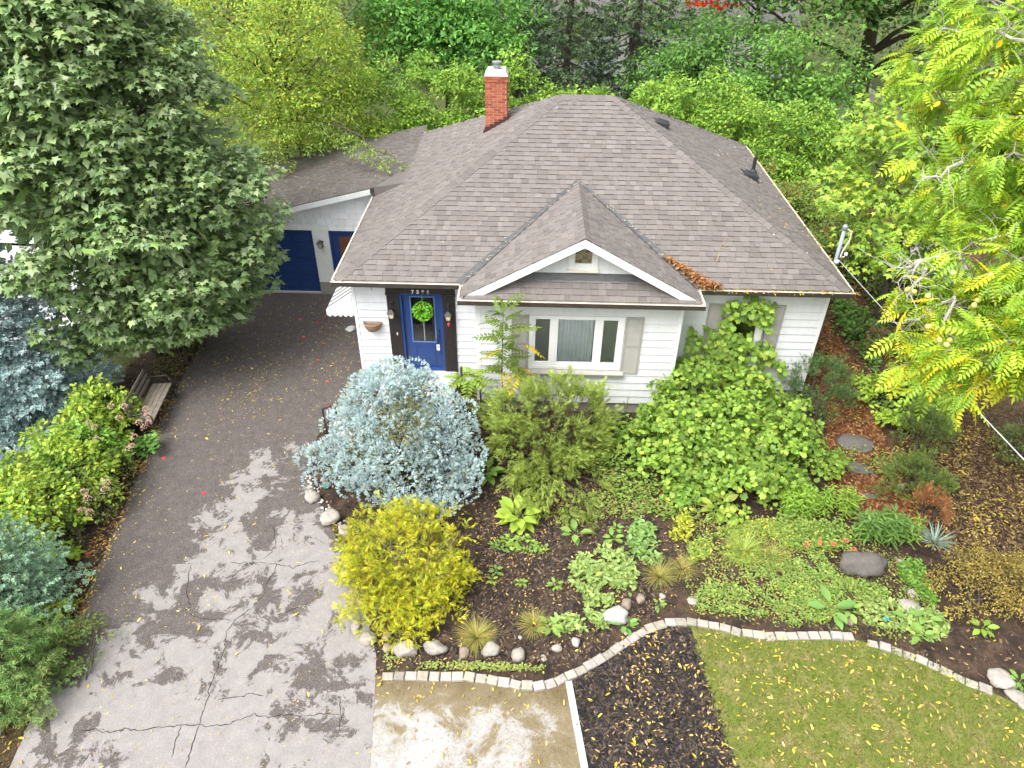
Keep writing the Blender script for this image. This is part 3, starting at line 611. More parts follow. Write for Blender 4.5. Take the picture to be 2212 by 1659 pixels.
gutter('gutter', (GE0+.03,YE+.04,HE), (GE0+.03,-OV-.09,HE), (-1,0,0)); gutter('gutter', (GE1-.03,YE+.04,HE), (GE1-.03,-OV-.09,HE), (1,0,0))
gutter('gutter', (-OV+.03,go+.01,HE), (-OV+.03,GYR+.3,HE), (-1,0,0)); gutter('gutter', (W+OV-.03,go+.01,HE), (W+OV-.03,D+OV,HE), (1,0,0))
# --- windows
def window(name, x0, x1, z0, z1, y, panes, sill, mull=.0, ft=.085):
    f = MB(); frame(f, x0, x1, z0, z1, y, ft, .06, .04); w = f.build(name, TRIMW, house); px = [p[0] for p in panes]; 
    for (p0, p1, z_0, z_1, kind) in panes:
        s = MB(); frame(s, p0-.045, p1+.045, z_0-.045, z_1+.045, y, .045, .045, .022); s.build('sash', TRIMW, w)
        MB().box(p0, y+.008, z_0, p1, y+.012, z_1).build('pane', GLASS, w)
        if kind == 'screen': MB().box(p0-.002, y+.026, z_0-.002, p1+.002, y+.029, z_1+.002).build('insect_screen', SCREEN, w)
        if kind == 'curtain':
            c = MB(); n = 70; pts = [(p0-.04+(p1-p0+.08)*i/n, y+.075+.020*math.sin(i*.95)+.012*math.sin(i*.37+1)) for i in range(n+1)]
            vs = [(x, yy, z_0-.1) for x, yy in pts]+[(x, yy, z_1+.1) for x, yy in pts]; c.add(vs, [(i, i+1, n+2+i, n+1+i) for i in range(n)]); c.build('curtain', CURT, w, smooth=True)
    allx = sorted([(p[0]-.045, p[1]+.045) for p in panes])
    m = MB(); lo = x0+ft
    for a, b in allx+[(x1-ft, x1-ft)]:
        if a-lo > .004: MB().box(lo, y-.03, z0+ft, a, y+.05, z1-ft).build('mullion', TRIMW, w)
        lo = b
    zt = max(p[3] for p in panes)+.045; zb = min(p[2] for p in panes)-.045; r = MB()
    if z1-ft-zt > .004: r.box(x0+ft+.001, y-.028, zt, x1-ft-.001, y+.05, z1-ft)
    if zb-z0-ft > .004: r.box(x0+ft+.001, y-.028, z0+ft, x1-ft-.001, y+.05, zb)
    if r.v: r.build('rail', TRIMW, w)
    sl = MB(); sl.prism([(sill[0],y-.13,sill[2]+.03),(sill[0],y-.018,sill[2]+.10),(sill[0],y-.018,sill[2]-.05),(sill[0],y-.11,sill[2]-.05)], (sill[1]-sill[0],0,0)); sl.build('sill', SHUT, w)
    return w
window('picture_window', 4.09, 6.22, 1.30, 2.73, BAY, [(4.23,4.55,1.48,2.64,'screen'),(4.74,5.56,1.48,2.64,'curtain'),(5.75,6.07,1.48,2.64,'screen')], (4.02,6.31,1.19))
window('side_window', 8.62, 9.56, 1.16, 2.72, 0, [(8.76,9.40,1.30,2.58,'none')], (8.52,9.66,1.06), ft=.095)
def shutter(x0, x1, z0, z1, y):
    s = MB(); frame(s, x0, x1, z0, z1, y-.018, .045, .014, .028); s.box(x0+.045, y-.020, (z0+z1)/2-.03, x1-.045, y-.044, (z0+z1)/2+.03); so = s.build('shutter', SHUT, house)
    l = MB(); z = z0+.05
    while z < z1-.07:
        l.hexa([(x0+.046,y-.042,z),(x1-.046,y-.042,z),(x1-.046,y-.036,z+.004),(x0+.046,y-.036,z+.004)], [(x0+.046,y-.024,z+.034),(x1-.046,y-.024,z+.034),(x1-.046,y-.02,z+.038),(x0+.046,y-.02,z+.038)]); z += .036
    setp(l.build('louvres', SHUT, so), kind='stuff')
    MB().box(x0+.04, y-.0195, z0+.04, x1-.04, y-.0185, z1-.04).build('backing', SHUT, so)
for a, b, y in ((3.69,4.075,BAY),(6.245,6.64,BAY),(8.21,8.60,0),(9.58,9.97,0)): shutter(a, b, 1.21, 2.73, y)
# --- front door
tr = MB()
for x0, x1 in ((.77,1.055),(2.06,2.36)):
    n = 7
    for i in range(n): tr.box(x0+(x1-x0)*i/n+.002, -.05-.004*(i % 2), .60, x0+(x1-x0)*(i+1)/n-.002, .02, 2.80)
    tr.box(x0-.015, -.075, 2.78, x1+.015, .02, 2.83)
tr.box(.765, -.06, 2.832, 2.365, .02, 3.07); tr.box(.77, -.04, .33, 2.36, .02, .60)
tr.build('door_surround', DARKWOOD, house)
df = MB(); frame(df, 1.056, 2.058, .66, 2.832, 0, .06, .14, .025); df.build('door_frame', BLUE, house)
dl = MB(); y0, y1 = .045, .09; dl.box(1.12,y0,.71,1.30,y1,2.77); dl.box(1.86,y0,.71,1.995,y1,2.77); dl.box(1.301,y0,2.70,1.859,y1,2.77); dl.box(1.301,y0,.71,1.859,y1,1.46)
for zz in ((.80,1.36),): frame(dl, 1.34, 1.82, zz[0], zz[1], y0-.004, .03, .01, .008)
door = dl.build('front_door', BLUE, house)
ft = MB(); frame(ft, 1.285, 1.875, 1.445, 2.715, y0, .03, .01, .012); ft.build('glazing_bead', plain('pale_blue_bead', (.10,.16,.34), (.08,.13,.30), 5, .5, .05), door)
MB().box(1.312, .066, 1.472, 1.848, .070, 2.688).build('pane', GLASS, door)
mu = MB(); mu.box(1.57,.058,1.475,1.59,.064,2.685); mu.build('muntin', SHUT, door)
hb = MB().box(1.10,.60,.70,2.02,.62,2.75); hb.build('hallway_wall', DARKIN, house)
hw = MB()
for x, z, w_, h_ in ((1.42,1.60,.10,.16),(1.70,1.62,.16,.28),(1.40,2.35,.12,.20),(1.50,1.95,.09,.07)): hw.box(x,.585,z,x+w_,.599,z+h_)
hw.build('hallway_picture', GREYW, house)
kn = MB(); kn.lathe([(.0,0),(.028,0),(.03,.02),(.018,.03),(.02,.05),(.03,.06),(.0,.066)], (0,0,0), 12)
for zc, nm in ((1.65,'door_knob'),(1.81,'deadbolt')):
    k2 = MB(); k2.add([(1.925+v[0], .045-v[2], zc+v[1]) for v in kn.v], kn.f); k2.build(nm, BLACKM, door, smooth=True)
# house number
def text_part(txt, x, z, h, y, parent, mat, sp=1.35):
    cu = bpy.data.curves.new('digits', 'FONT'); cu.body = txt; cu.size = h/.70; cu.extrude = .006; cu.offset = .0035; cu.space_character = sp; cu.align_x = 'CENTER'
    o = bpy.data.objects.new('digits', cu); COL.objects.link(o); dg = bpy.context.evaluated_depsgraph_get(); me = bpy.data.meshes.new_from_object(o.evaluated_get(dg)); bpy.data.objects.remove(o)
    me.transform(Matrix.Translation((x, y, z)) @ Matrix.Rotation(math.radians(90), 4, 'X')); me.materials.clear(); return link('house_number', me, parent, None, mat)
for i, ch in enumerate('7596'): text_part(ch, 1.395+.118*i, 2.842, .088, -.068, house, TRIMW, 1)
MB().box(.935,-.066,1.70,.965,-.056,1.77).build('doorbell', CREAM, house)
MB().tube([(.45,-.02,3.0),(.45,-.06,2.98),(.45,-.07,2.92),(.45,-.045,2.90),(.45,-.03,2.92)], .005, 5).build('hook', BLACKM, house)

# --- stoop, steps and railing
st = MB(); st.box(.62,-2.0,-.02,2.30,-.03,.60); st.box(.56,-2.03,.601,2.33,-.02,.66); st.build('stoop', WCONC, house)
s2 = MB(); s2.box(.16,-1.98,-.02,.618,-.95,.42); s2.build('step', WCONC, house); s3 = MB(); s3.box(-.42,-2.10,-.02,.158,-.97,.22); s3.build('step', WCONC, house)
rail = thing('stair_railing', 'black iron railing with thin balusters beside the white porch steps', 'railing', (.1,-2.08,.2))
rl = MB(); pts = [(-.50,-1.99,.05),(-.50,-1.99,.92),(.05,-1.99,1.14),(.62,-1.99,1.50),(2.1,-1.99,1.50)]
rl.tube(pts[1:], .02, 6); rl.tube([pts[0], pts[1]], .02, 6); rl.tube([(-.50,-1.99,.30),(.05,-1.99,.52),(.62,-1.99,.80),(2.1,-1.99,.80)], .012, 6); rl.build('handrail', BLACKM, rail)
for i in range(1, 19):
    x = -.5+i*.136; t = (1.50 if x > .62 else (1.14+(x-.05)*.63 if x > .05 else .92+(x+.5)*.4)); b = (.80 if x > .62 else (.52+(x-.05)*.49 if x > .05 else .30+(x+.5)*.4))
    MB().tube([(x,-1.99,b),(x,-1.99,t)], .008, 5).build('baluster', BLACKM, rail)
for x, zb in ((.66,.66),(2.1,.66)): MB().tube([(x,-1.99,zb),(x,-1.99,1.62)], .022, 6).build('post', BLACKM, rail)

# --- chimney
CY0 = 5.10; cl, crr = U(*((1200+1027/1.659)*.57604, 500/1.659*.57604), CY0, 1), U(*((1200+1165/1.659)*.57604, 500/1.659*.57604), CY0, 1)
CX0, CX1 = cl.x, crr.x; CYB = CY0+.62; ZT = U((1200+1095/1.659)*.57604, 475/1.659*.57604, CY0, 1).z; Z0 = HE+SL*(CX0+OV)-.1
chim = MB().box(CX0+.006, CY0+.006, Z0, CX1-.006, CYB-.006, ZT-.002).build('chimney', plain('mortar', (.62,.52,.42), (.52,.43,.34), 20, .95, .4), house)
BH = .0665; rb = random.Random(4); nb = int((ZT-Z0)/BH)
def brick_row(axis, lo, hi, fixed, out, z, off):
    u = lo-off
    while u < hi-.01:
        a, b = max(lo, u), min(hi, u+.200)
        if b-a > .02:
            c = rb.choice([(.36,.10,.055),(.32,.085,.05),(.40,.125,.06),(.30,.075,.045)]); j = 1+rb.gauss(0, .08); pr = .004+rb.random()*.004
            if axis == 'x': y0, y1 = (fixed-pr, fixed+.05) if out < 0 else (fixed-.05, fixed+pr); v = (a, y0, z, b, y1, z+BH-.015)
            else: x0, x1 = (fixed-pr, fixed+.05) if out < 0 else (fixed-.05, fixed+pr); v = (x0, a, z, x1, b, z+BH-.015)
            MB().col([x*j for x in c]).box(*v).build('brick', BRICKM, chim)
        u += .216
for i in range(nb):
    z = ZT-(i+1)*BH; e = .014 if i < 2 else 0
    off = .108 if i % 2 else 0.
    brick_row('x', CX0-e, CX1+e, CY0-e, -1, z, off)
    brick_row('y', CY0+.055, CYB-.055, CX0-e, -1, z, .108-off); brick_row('y', CY0+.055, CYB-.055, CX1+e, 1, z, .108-off)
cp = MB(); cp.hexa([(CX0-.02,CY0-.02,ZT),(CX1+.02,CY0-.02,ZT),(CX1+.02,CYB+.02,ZT),(CX0-.02,CYB+.02,ZT)], [(CX0+.05,CY0+.05,ZT+.12),(CX1-.05,CY0+.05,ZT+.12),(CX1-.05,CYB-.05,ZT+.12),(CX0+.05,CYB-.05,ZT+.12)]); cp.build('crown_wash', CONC, chim)
fl = MB(); ccx, ccy = (CX0+CX1)/2, (CY0+CYB)/2; fl.lathe([(.085,0),(.085,.06),(.105,.062),(.105,.13),(.09,.132),(.09,.15),(.125,.152),(.125,.185),(.03,.20)], (ccx,ccy,ZT+.11), 20); fl.build('flue_cap', GALV, chim, smooth=False)
zr = lambda x: HE+SL*(x+OV)
fs = MB(); yf = CY0-.012; steps = 5; poly = [(CX0-.09,yf,zr(CX0-.09)+.01),(CX1+.02,yf,zr(CX1+.02)+.01)]
xs = np.linspace(CX1+.02, CX0-.01, steps+1)
for i in range(steps): zt = zr(xs[i+1])+.17; poly += [(xs[i],yf,zt),(xs[i+1],yf,zt)]
fs.prism(poly, (0,.003,0)); fs.build('step_flashing', RUST, chim)
# --- vents on the right slope
rz = lambda x: HE+SL*(W+OV-x)
vp = MB(); vp.lathe([(.13,-.06),(.12,.02),(.06,.07),(.052,.08),(.052,.42),(.04,.42),(.04,.2)], (10.55,6.3,rz(10.55)), 14); vp.build('vent_pipe', RUBBER, house, smooth=False)
def boxvent(x, y, s=.2):
    v = MB(); z = rz(x); up = Vector((-ca,0,SL*ca)); nn = Vector((SL*ca,0,ca)); p0 = Vector((x,y,z))
    q = lambda a, b, h: p0+sy*a+up*b+nn*h
    v.hexa([q(-s*1.3,-s*1.3,.018),q(s*1.3,-s*1.3,.018),q(s*1.3,s*1.3,.018),q(-s*1.3,s*1.3,.018)],[q(-s*1.3,-s*1.3,.024),q(s*1.3,-s*1.3,.024),q(s*1.3,s*1.3,.024),q(-s*1.3,s*1.3,.024)])
    v.hexa([q(-s,-s,.024),q(s,-s,.024),q(s*.8,s*.9,.024),q(-s*.8,s*.9,.024)],[q(-s,-s,.15),q(s,-s,.15),q(s*.7,s*.6,.10),q(-s*.7,s*.6,.10)]); v.build('roof_vent', RUBBER, house)
boxvent(10.15, 5.3); boxvent(7.45, 4.95, .17)

# --- garage wing
gar = MB()
XD0, XD1 = -5.05, -2.32; XP = -1.84
gsurf = lambda x: gz(x)-.15
GW = attr_mat('grey_white_shakes', .8, .2, 50, .15, .2, .004)
MB().box(GXL+.3, GY+.12, 0, -.03, D, 2.0).build('garage_core', DARKIN, house)
rg2 = random.Random(8); z = 2.10
gw2 = MB().add([(GXL+.3,GY+.03,2.09),(-.0,GY+.03,2.09),(-.0,GY+.03,gsurf(0)),(GXL+.3,GY+.03,gsurf(GXL+.3))], [(0,1,2,3)]).build('garage_gable', GREYW, house)
while z < gsurf(0):
    x = GXL+.3-rg2.random()*.2; zt = z+.20
    while x < -.02:
        w_ = rg2.uniform(.16, .30); x1 = min(x+w_, -.02); a = max(x, GXL+.3); ztp0, ztp1 = min(zt, gsurf(a)-.0), min(zt, gsurf(x1)-.0)
        if ztp1-z > .02 and x1-a > .03:
            c = rg2.uniform(.68, .78); ztp0 = max(ztp0, z+.004)
            MB().col((c*.97,c,c*1.01)).hexa([(a,GY+.03,z),(x1-.006,GY+.03,z),(x1-.006,GY-.004-rg2.random()*.006,z),(a,GY-.004,z)], [(a,GY+.03,ztp0),(x1-.006,GY+.03,ztp1),(x1-.006,GY+.012,ztp1),(a,GY+.012,ztp0)]).build('wall_shake', GW, gw2)
        x += w_
    z += .185
bg = MB(); bg.prism([(GXL,GYR-.004,gz(GXL)-.01),(-OV-.12,GYR-.004,gz(-OV-.12)-.01),(-OV-.12,GYR-.004,gz(-OV-.12)-.17),(GXL,GYR-.004,gz(GXL)-.17)], (0,.03,0)); bg.build('barge_board', ALU, house)
gs = MB(); gs.prism([(GXL,GYR+.03,gz(GXL)-.16),(-OV-.14,GYR+.03,gz(-OV-.14)-.16),(-OV-.14,GYR+.03,gz(-OV-.14)-.18),(GXL,GYR+.03,gz(GXL)-.18)], (0,.27,0)); gs.build('garage_soffit', ALU, house)
MB().box(XD1, GY-.02, .42, XP, GY+.12, 2.095).build('garage_pier', ALU, house); MB().box(XD1, GY-.03, -.02, XP, GY+.12, .42).build('pier_base', FOUND, house)
MB().box(GXL+.3, GY-.02, 0, XD0, GY+.12, 2.095).build('garage_pier', ALU, house)
MB().box(XP, GY+.02, -.02, -.03, GY+.11, .12).build('threshold', CONC, house); MB().box(XD0, GY+.0, -.02, XD1, GY+.12, .05).build('threshold', CONC, house)
gd = thing('garage_door', 'blue panelled overhead garage door partly behind the maple', 'garage door', ((XD0+XD1)/2, GY+.07, .05))
rows, colsn = 4, 5
for r in range(rows):
    z0 = .05+r*.51; sec = MB().box(XD0+.005, GY+.06, z0, XD1-.005, GY+.10, z0+.505).build('door_section', BLUE, gd)
    for c in range(colsn):
        x0 = XD0+.06+c*(XD1-XD0-.12)/colsn; x1 = x0+(XD1-XD0-.12)/colsn-.05; p = MB()
        frame(p, x0, x1, z0+.07, z0+.44, GY+.06, .035, .0, .012); p.box(x0+.07, GY+.05, z0+.14, x1-.07, GY+.0595, z0+.37); p.build('raised_panel', BLUE, sec)
sd = MB(); frame(sd, XP+.0, -.62, .13, 2.09, GY+.05, .07, .07, .03); sdo = sd.build('side_door_frame', BLUE, house)
sb = MB(); sb.box(XP+.075, GY+.06, .14, XP+.26, GY+.10, 2.01); sb.box(-.88,GY+.06,.14,-.70,GY+.10,2.01); sb.box(XP+.26,GY+.06,.14,-.88,GY+.10,1.0); sb.box(XP+.26,GY+.06,1.90,-.88,GY+.10,2.01); sdd = sb.build('side_door', BLUE, house)
MB().box(XP+.265,GY+.07,1.005,-.885,GY+.09,1.895).build('door_panel', WOODB, sdd)
MB().box(-.615, GY+.02, .12, -.03, GY+.1, 2.09).build('garage_infill', ALU, house)

# --- side awning over the side entrance on the left wall
AY0, AY1 = .35, 1.75; aw = thing('awning', 'white and grey striped aluminium awning with scalloped edge on the side wall', 'awning', (-.03,(AY0+AY1)/2,2.5))
nst = 12
for i in range(nst):
    y0 = AY0+(AY1-AY0)*i/nst; y1 = AY0+(AY1-AY0)*(i+1)/nst-.012
    MB().hexa([(-.03,y0,2.62),(-.03,y1,2.62),(-.80,y1,2.08),(-.80,y0,2.08)], [(-.03,y0,2.64),(-.03,y1,2.64),(-.80,y1,2.10),(-.80,y0,2.10)]).build('awning_slat', ALU if i % 2 == 0 else STRIPE, aw)
for sy_ in (AY0-.012, AY1+.002):
    n = 6
    for i in range(n):
        x0 = -.03-.77*i/n; x1 = -.03-.77*(i+1)/n+.008; zt0 = 2.63-.54*i/n; zt1 = 2.63-.54*(i+1)/n; zb = 1.98; k = [(x0+(x1-x0)*j/6, sy_, zb-.045*math.sin(math.pi*j/6)) for j in range(7)]
        MB().prism([(x1,sy_,zt1),(x0,sy_,zt0)]+k, (0,.008,0)).build('side_panel', ALU, aw)
n = 10
for i in range(n):
    y0 = AY0+(AY1-AY0)*i/n; y1 = AY0+(AY1-AY0)*(i+1)/n-.006; k = [(-.805, y0+(y1-y0)*j/6, 1.98-.045*math.sin(math.pi*j/6)) for j in range(7)]
    MB().prism([(-.805,y1,2.10),(-.805,y0,2.10)]+k, (.008,0,0)).build('valance', ALU, aw)

# ------------------------------------------------------------------ trees
def woody(root, base, top, r, rng, targets, bark=BARK, nl=14, lr=.05, sides=7):
    t = MB(); limb(t, base, top, r, r*.35, rng, n=6, sides=sides, wob=.015); t.build('trunk', bark, root, smooth=True)
    if len(targets):
        idx = rng.choice(len(targets), min(nl, len(targets)), replace=False); b, tp = np.array(base, float), np.array(top, float); m = MB()
        for i in idx:
            q = targets[i]; f = np.clip((q[2]-b[2])/(tp[2]-b[2]+1e-6)-.25, .12, .95); limb(m, b+(tp-b)*f, q, lr, lr*.18, rng, sag=.06, n=4, sides=5, wob=.05)
        m.build('limbs', bark, root, smooth=True)
def crown(root, rng, cc, rc, per, tm, size, cols, mat=LEAF, up=.35, w=None, jit=.18, droop=.35, sj=.25, out=.45, upn=.7, rnd=.45, name='crown', shell=.55, squash=.75, clj=.10):
    P, v = dome_leaves(rng, cc, rc, per, up, shell, squash); n = len(P)
    C = pal(rng, n, cols, jit, w)*np.repeat(1+clj*rng.normal(size=(len(cc), 1)), per, axis=0)
    return cloud(name, mat, root, tm, P, tip_out(rng, v, droop), face_up(rng, v, out, upn, rnd), size*(1+sj*rng.normal(size=n)).clip(.5, 1.6), C.clip(.004, .95))
def profile_clumps(rng, base, prof, n, lump=.12, rin=.8, sq=(1, 1)):
    """clump centres on a body of revolution; prof: [(z, r)]"""
    zs, rs_ = np.array([p[0] for p in prof]), np.array([p[1] for p in prof]); z = zs[0]+(zs[-1]-zs[0])*rng.random(n*6); r = np.interp(z, zs, rs_)
    keep = rng.random(n*6) < (r+.25)/(rs_.max()+.25); z, r = z[keep][:n], r[keep][:n]; a = rng.random(len(z))*2*math.pi
    v = np.stack([np.cos(a), np.sin(a), (z-zs.mean())/(zs[-1]-zs[0])], 1); f = lumpy(rng, nrm(v), lump)[:, 0]*(rin+(1-rin)*rng.random(len(z)))
    return np.stack([base[0]+np.cos(a)*r*f*sq[0], base[1]+np.sin(a)*r*f*sq[1], base[2]+z], 1)
MAPLE_C = [(.105,.165,.062),(.13,.19,.078),(.165,.215,.105),(.085,.14,.052),(.14,.21,.058),(.185,.235,.11)]
# big maple over the driveway
rng = np.random.default_rng(21)
mp = thing('maple_tree', 'large dense dark green maple overhanging the driveway and garage', 'tree', (-5.85,1.35,0))
prof = [(1.1,1.9),(1.8,2.75),(3.0,3.2),(4.5,3.2),(6.0,2.95),(7.5,2.5),(9.0,1.8),(10.2,.9),(11.0,.1)]
cc = profile_clumps(rng, (-5.85,1.35,0), prof, 900, .14, .82); cc = near_side(rng, cc, (-5.85,1.35,5.), .12, -.1); cc = cc[~((cc[:, 0] < -6.7) & (cc[:, 1] < 1.6) & (cc[:, 2] < 4.4+.8*(cc[:, 0]+6.7)))]
woody(mp, (-5.85,1.35,-.05), (-5.8,1.35,8.5), .20, rng, cc, BARK, 34, .06)
crown(mp, rng, cc, .29+.16*rng.random(len(cc)), 48, T_MAPLE, .15, MAPLE_C, GLEAF, up=.6, droop=.5, squash=1.1, upn=.9, out=.6, rnd=.28, clj=.16)
ci = profile_clumps(rng, (-5.85,1.35,0), [(z, r*.72) for z, r in prof], 520, .1, .7); ci = near_side(rng, ci, (-5.85,1.35,5.), .4, -.4); ci = ci[~((ci[:, 0] < -6.4) & (ci[:, 1] < 1.8) & (ci[:, 2] < 4.2))]; crown(mp, rng, ci, .6, 56, T_DIA, .26, MAPLE_C, GLEAF, name='inner_foliage')

def tree_ell(name, label, base, c, r, n, rc, per, tm, size, cols, seed, mat=LEAF, trunk=.12, zmin=-.6, group=None, bark=BARK, nl=14, inner=True, **kw):
    rng = np.random.default_rng(seed); t = thing(name, label, 'tree', base, group); cc, v = ell_clumps(rng, c, r, n, zmin, .16, .75); cc = near_side(rng, cc, c, .15)
    woody(t, (base[0], base[1], -.05), (c[0], c[1], c[2]+r[2]*.5), trunk, rng, cc, bark, nl, trunk*.35)
    crown(t, rng, cc, rc*(.8+.4*rng.random(len(cc))), per, tm, size, cols, mat, **kw)
    if inner:
        ci, _ = ell_clumps(rng, c, np.array(r)*.65, n//3, -.9, .1, .4); crown(t, rng, ci, rc*1.4, max(10, per), T_DIA, size*1.35, cols, mat, name='inner_foliage')
    return t, rng, cc
YG_C = [(.155,.235,.028),(.20,.27,.030),(.12,.20,.026),(.29,.30,.035)]
# yellowing small-leaved tree behind the garage
t, rng, cc = tree_ell('small_leaved_tree', 'yellow-green small-leaved tree behind the garage, branches on its roof', (-4.6,10.6,0), (-4.4,10.2,4.7), (3.3,3.0,3.6), 300, .55, 90, T_DIA, .105, YG_C+[(.10,.165,.028)], 31, trunk=.13, clj=.22)
# branch drooping over the garage roof
bc = np.array([(-2.6+.55*i+.1*rng.normal(), 7.4-.35*i, 4.3-.10*i) for i in range(6)]+[(-3.4,7.2,4.2),(-1.5,7.0,4.0),(-2.3,6.6,3.9),(-.9,6.4,3.95),(-3.6,6.6,3.7),(-4.2,6.9,3.9)])
bb = MB(); limb(bb, (-4.0,10.3,3.8), (.2,5.9,3.95), .05, .01, rng, .15); bb.build('overhanging_branch', BARK, t); crown(t, rng, bc, .45, 110, T_DIA, .09, [(.105,.16,.03),(.085,.14,.03),(.15,.20,.03)], name='overhanging_leaves', squash=.5)
# light green maple on the right
tree_ell('young_maple', 'light green young maple with orange tips behind the service mast', (14.0,3.4,0), (13.9,3.3,4.5), (2.25,2.4,2.9), 170, .50, 70, T_MAPLE, .135, [(.14,.235,.034),(.18,.275,.038),(.105,.185,.03),(.26,.31,.04)], 33, LEAF, trunk=.1, droop=.6, squash=.6, upn=1.)
rng = np.random.default_rng(34)
oc = np.array([tuple(U(u, v, 4.2)) for u, v in ((1828,480),(1840,505),(1815,515))]); 
# big dark maple at the back right
tree_ell('shade_maple', 'tall dark green maple with thick trunk beyond the rear hedge', (19.8,21.5,0), (18.0,20.0,7.9), (7.0,5.0,5.6), 430, .95, 48, T_MAPLE, .215, [(.045,.095,.020),(.060,.12,.026),(.085,.15,.030),(.035,.075,.018)], 35, LEAF, trunk=.42, zmin=-.5, droop=.5, nl=26)
# back-left mid-green trees
tree_ell('broadleaf_tree', 'fresh green broadleaf tree behind the chimney, left of the spruces', (.2,19,0), (.4,18.8,5.0), (4.2,3.0,2.7), 230, .75, 80, T_DIA, .20, [(.065,.165,.030),(.085,.20,.040),(.05,.13,.028),(.11,.22,.035)], 36, LEAF, trunk=.16)
tree_ell('broadleaf_tree', 'tall yellow-tinged tree behind the small-leaved tree', (-6.0,17.0,0), (-6.5,16.5,6.6), (4.6,3.4,4.6), 220, .75, 75, T_DIA, .16, [(.16,.20,.03),(.10,.16,.028),(.22,.22,.03),(.07,.12,.025)], 37, LEAF, trunk=.18)
tree_ell('broadleaf_tree', 'mid-green tree with ivy-like leaves in front of the pale rear yard', (11.0,20.0,0), (11.4,19.0,3.2), (3.3,2.2,2.4), 150, .70, 70, T_DIA, .18, [(.06,.13,.028),(.085,.165,.032),(.045,.10,.022)], 38, LEAF, trunk=.14)
tree_ell('broadleaf_tree', 'dark leafy tree at the far left behind the big maple', (-13.0,13.0,0), (-13.0,12.5,5.6), (5.0,4.0,5.2), 170, .85, 60, T_DIA, .2, [(.06,.10,.028),(.09,.13,.03),(.12,.15,.03)], 39, LEAF, trunk=.2)
tree_ell('broadleaf_tree', 'dark leafy tree filling the right background behind the walnut', (28.0,12.0,0), (27.5,12.0,6.5), (5.5,4.5,6.2), 200, .9, 60, T_DIA, .22, [(.05,.10,.022),(.075,.14,.026),(.10,.17,.03)], 40, LEAF, trunk=.2)
tree_ell('broadleaf_tree', 'red-tipped maple high behind the rear hedge', (15.5,24.0,0), (14.3,24.0,8.4), (3.8,2.6,2.4), 90, .8, 60, T_MAPLE, .2, [(.05,.10,.022),(.075,.14,.026),(.06,.12,.03)], 41, LEAF, trunk=.16)
rc_ = np.array([tuple(U(u, v, 21.5, 1)) for u, v in ((1500,8),(1530,4),(1560,10),(1590,12),(1545,16))]); rt = bpy.data.objects['broadleaf_tree.005'] if 'broadleaf_tree.005' in bpy.data.objects else None
if rt: crown(rt, rng, rc_, .30, 30, T_MAPLE, .17, [(.45,.03,.02),(.5,.06,.02)], name='red_leaves')
tree_ell('broadleaf_tree', 'round bright green small tree at the end of the rear hedge', (15.0,16.8,0), (15.0,16.6,3.2), (2.7,2.0,2.6), 120, .6, 60, T_DIA, .17, [(.08,.165,.03),(.11,.20,.035),(.06,.13,.025)], 42, LEAF, trunk=.1)
# dark conifers at the back
def conifer(name, label, base, H, R, cols, seed, whorls=26, nb=9, twigs=11, tm=T_SHOOT, size=.12, z0=.3, droop=.25, mat=NEEDLE, group=None, trunk=.14, wide=.34, tipup=.12, zmax=1., sj=3, half=None, hang=0.):
    rng = np.random.default_rng(seed); t = thing(name, label, 'conifer', base, group); b = np.array(base, float)
    tk = MB(); limb(tk, (b[0],b[1],-.05), (b[0],b[1],H*.98), trunk, .015, rng, n=6, sides=7, wob=.005); tk.build('trunk', BARK, t, smooth=True)
    bm_ = MB(); Ps, Ys, Zs, Cb = [], [], [], []
    for wi in range(whorls):
        z = z0+(H-z0)*(wi+rng.random()*.6)/whorls
        if z > H*zmax: break
        L = R*(1-(z-z0)/(H-z0))**.85+.06; k = max(4, int(nb*(.45+.55*L/R))); a0 = rng.random()*6.28
        for bi in range(k):
            a = a0+2*math.pi*bi/k+rng.normal()*.12; l = L*(.8+.3*rng.random()); d = np.array((math.cos(a), math.sin(a), 0)); s = np.array((-d[1], d[0], 0))
            if half is not None and d@np.array(half) < -.3: continue
            f = lambda q: np.array((b[0], b[1], z))+d*l*q+np.array((0, 0, l*(-droop*q+(droop*.6+tipup)*q*q*q)))
            bm_.tube([f(0), f(.5), f(.95)], [.012+.012*l, .01, .004], 4, cap=False)
            nt = max(4, int(twigs*(.35+.65*l/R)))
            for ti in range(nt):
                q = .18+.82*(ti+rng.random()*.7)/nt; q = min(q, 1.); side = -1 if ti % 2 else 1; p = f(q); tl = l*wide*(1.12-q)*(.8+.4*rng.random())+.05
                td = nrm((d*.75+s*side*.8+np.array((0, 0, -.12-hang)))[None])[0] if q < .97 else d
                ns = max(2, int(tl/(size*.55)))
                for si in range(ns):
                    pp = p+td*tl*(si+.5)/ns+rng.normal(size=3)*.018; 
                    for x in range(sj if si == ns-1 else max(1, sj-1)):
                        Ps.append(pp); Ys.append(td+d*.35+rng.normal(size=3)*.5+np.array((0, 0, .18-hang))); Zs.append((0, 0, 1)+rng.normal(size=3)*.3)
    setp(bm_.build('branches', BARK, t), kind='stuff')
    Ps, Ys, Zs = np.array(Ps), np.array(Ys), np.array(Zs); n = len(Ps)
    cloud('needles', mat, t, tm, Ps, Ys, Zs, size*(1+.2*rng.normal(size=n)).clip(.6, 1.5), pal(rng, n, cols, .15)); return t, n
NC = {}
BLUE_C = [(.26,.34,.345),(.31,.39,.395),(.20,.28,.285),(.15,.21,.20)]
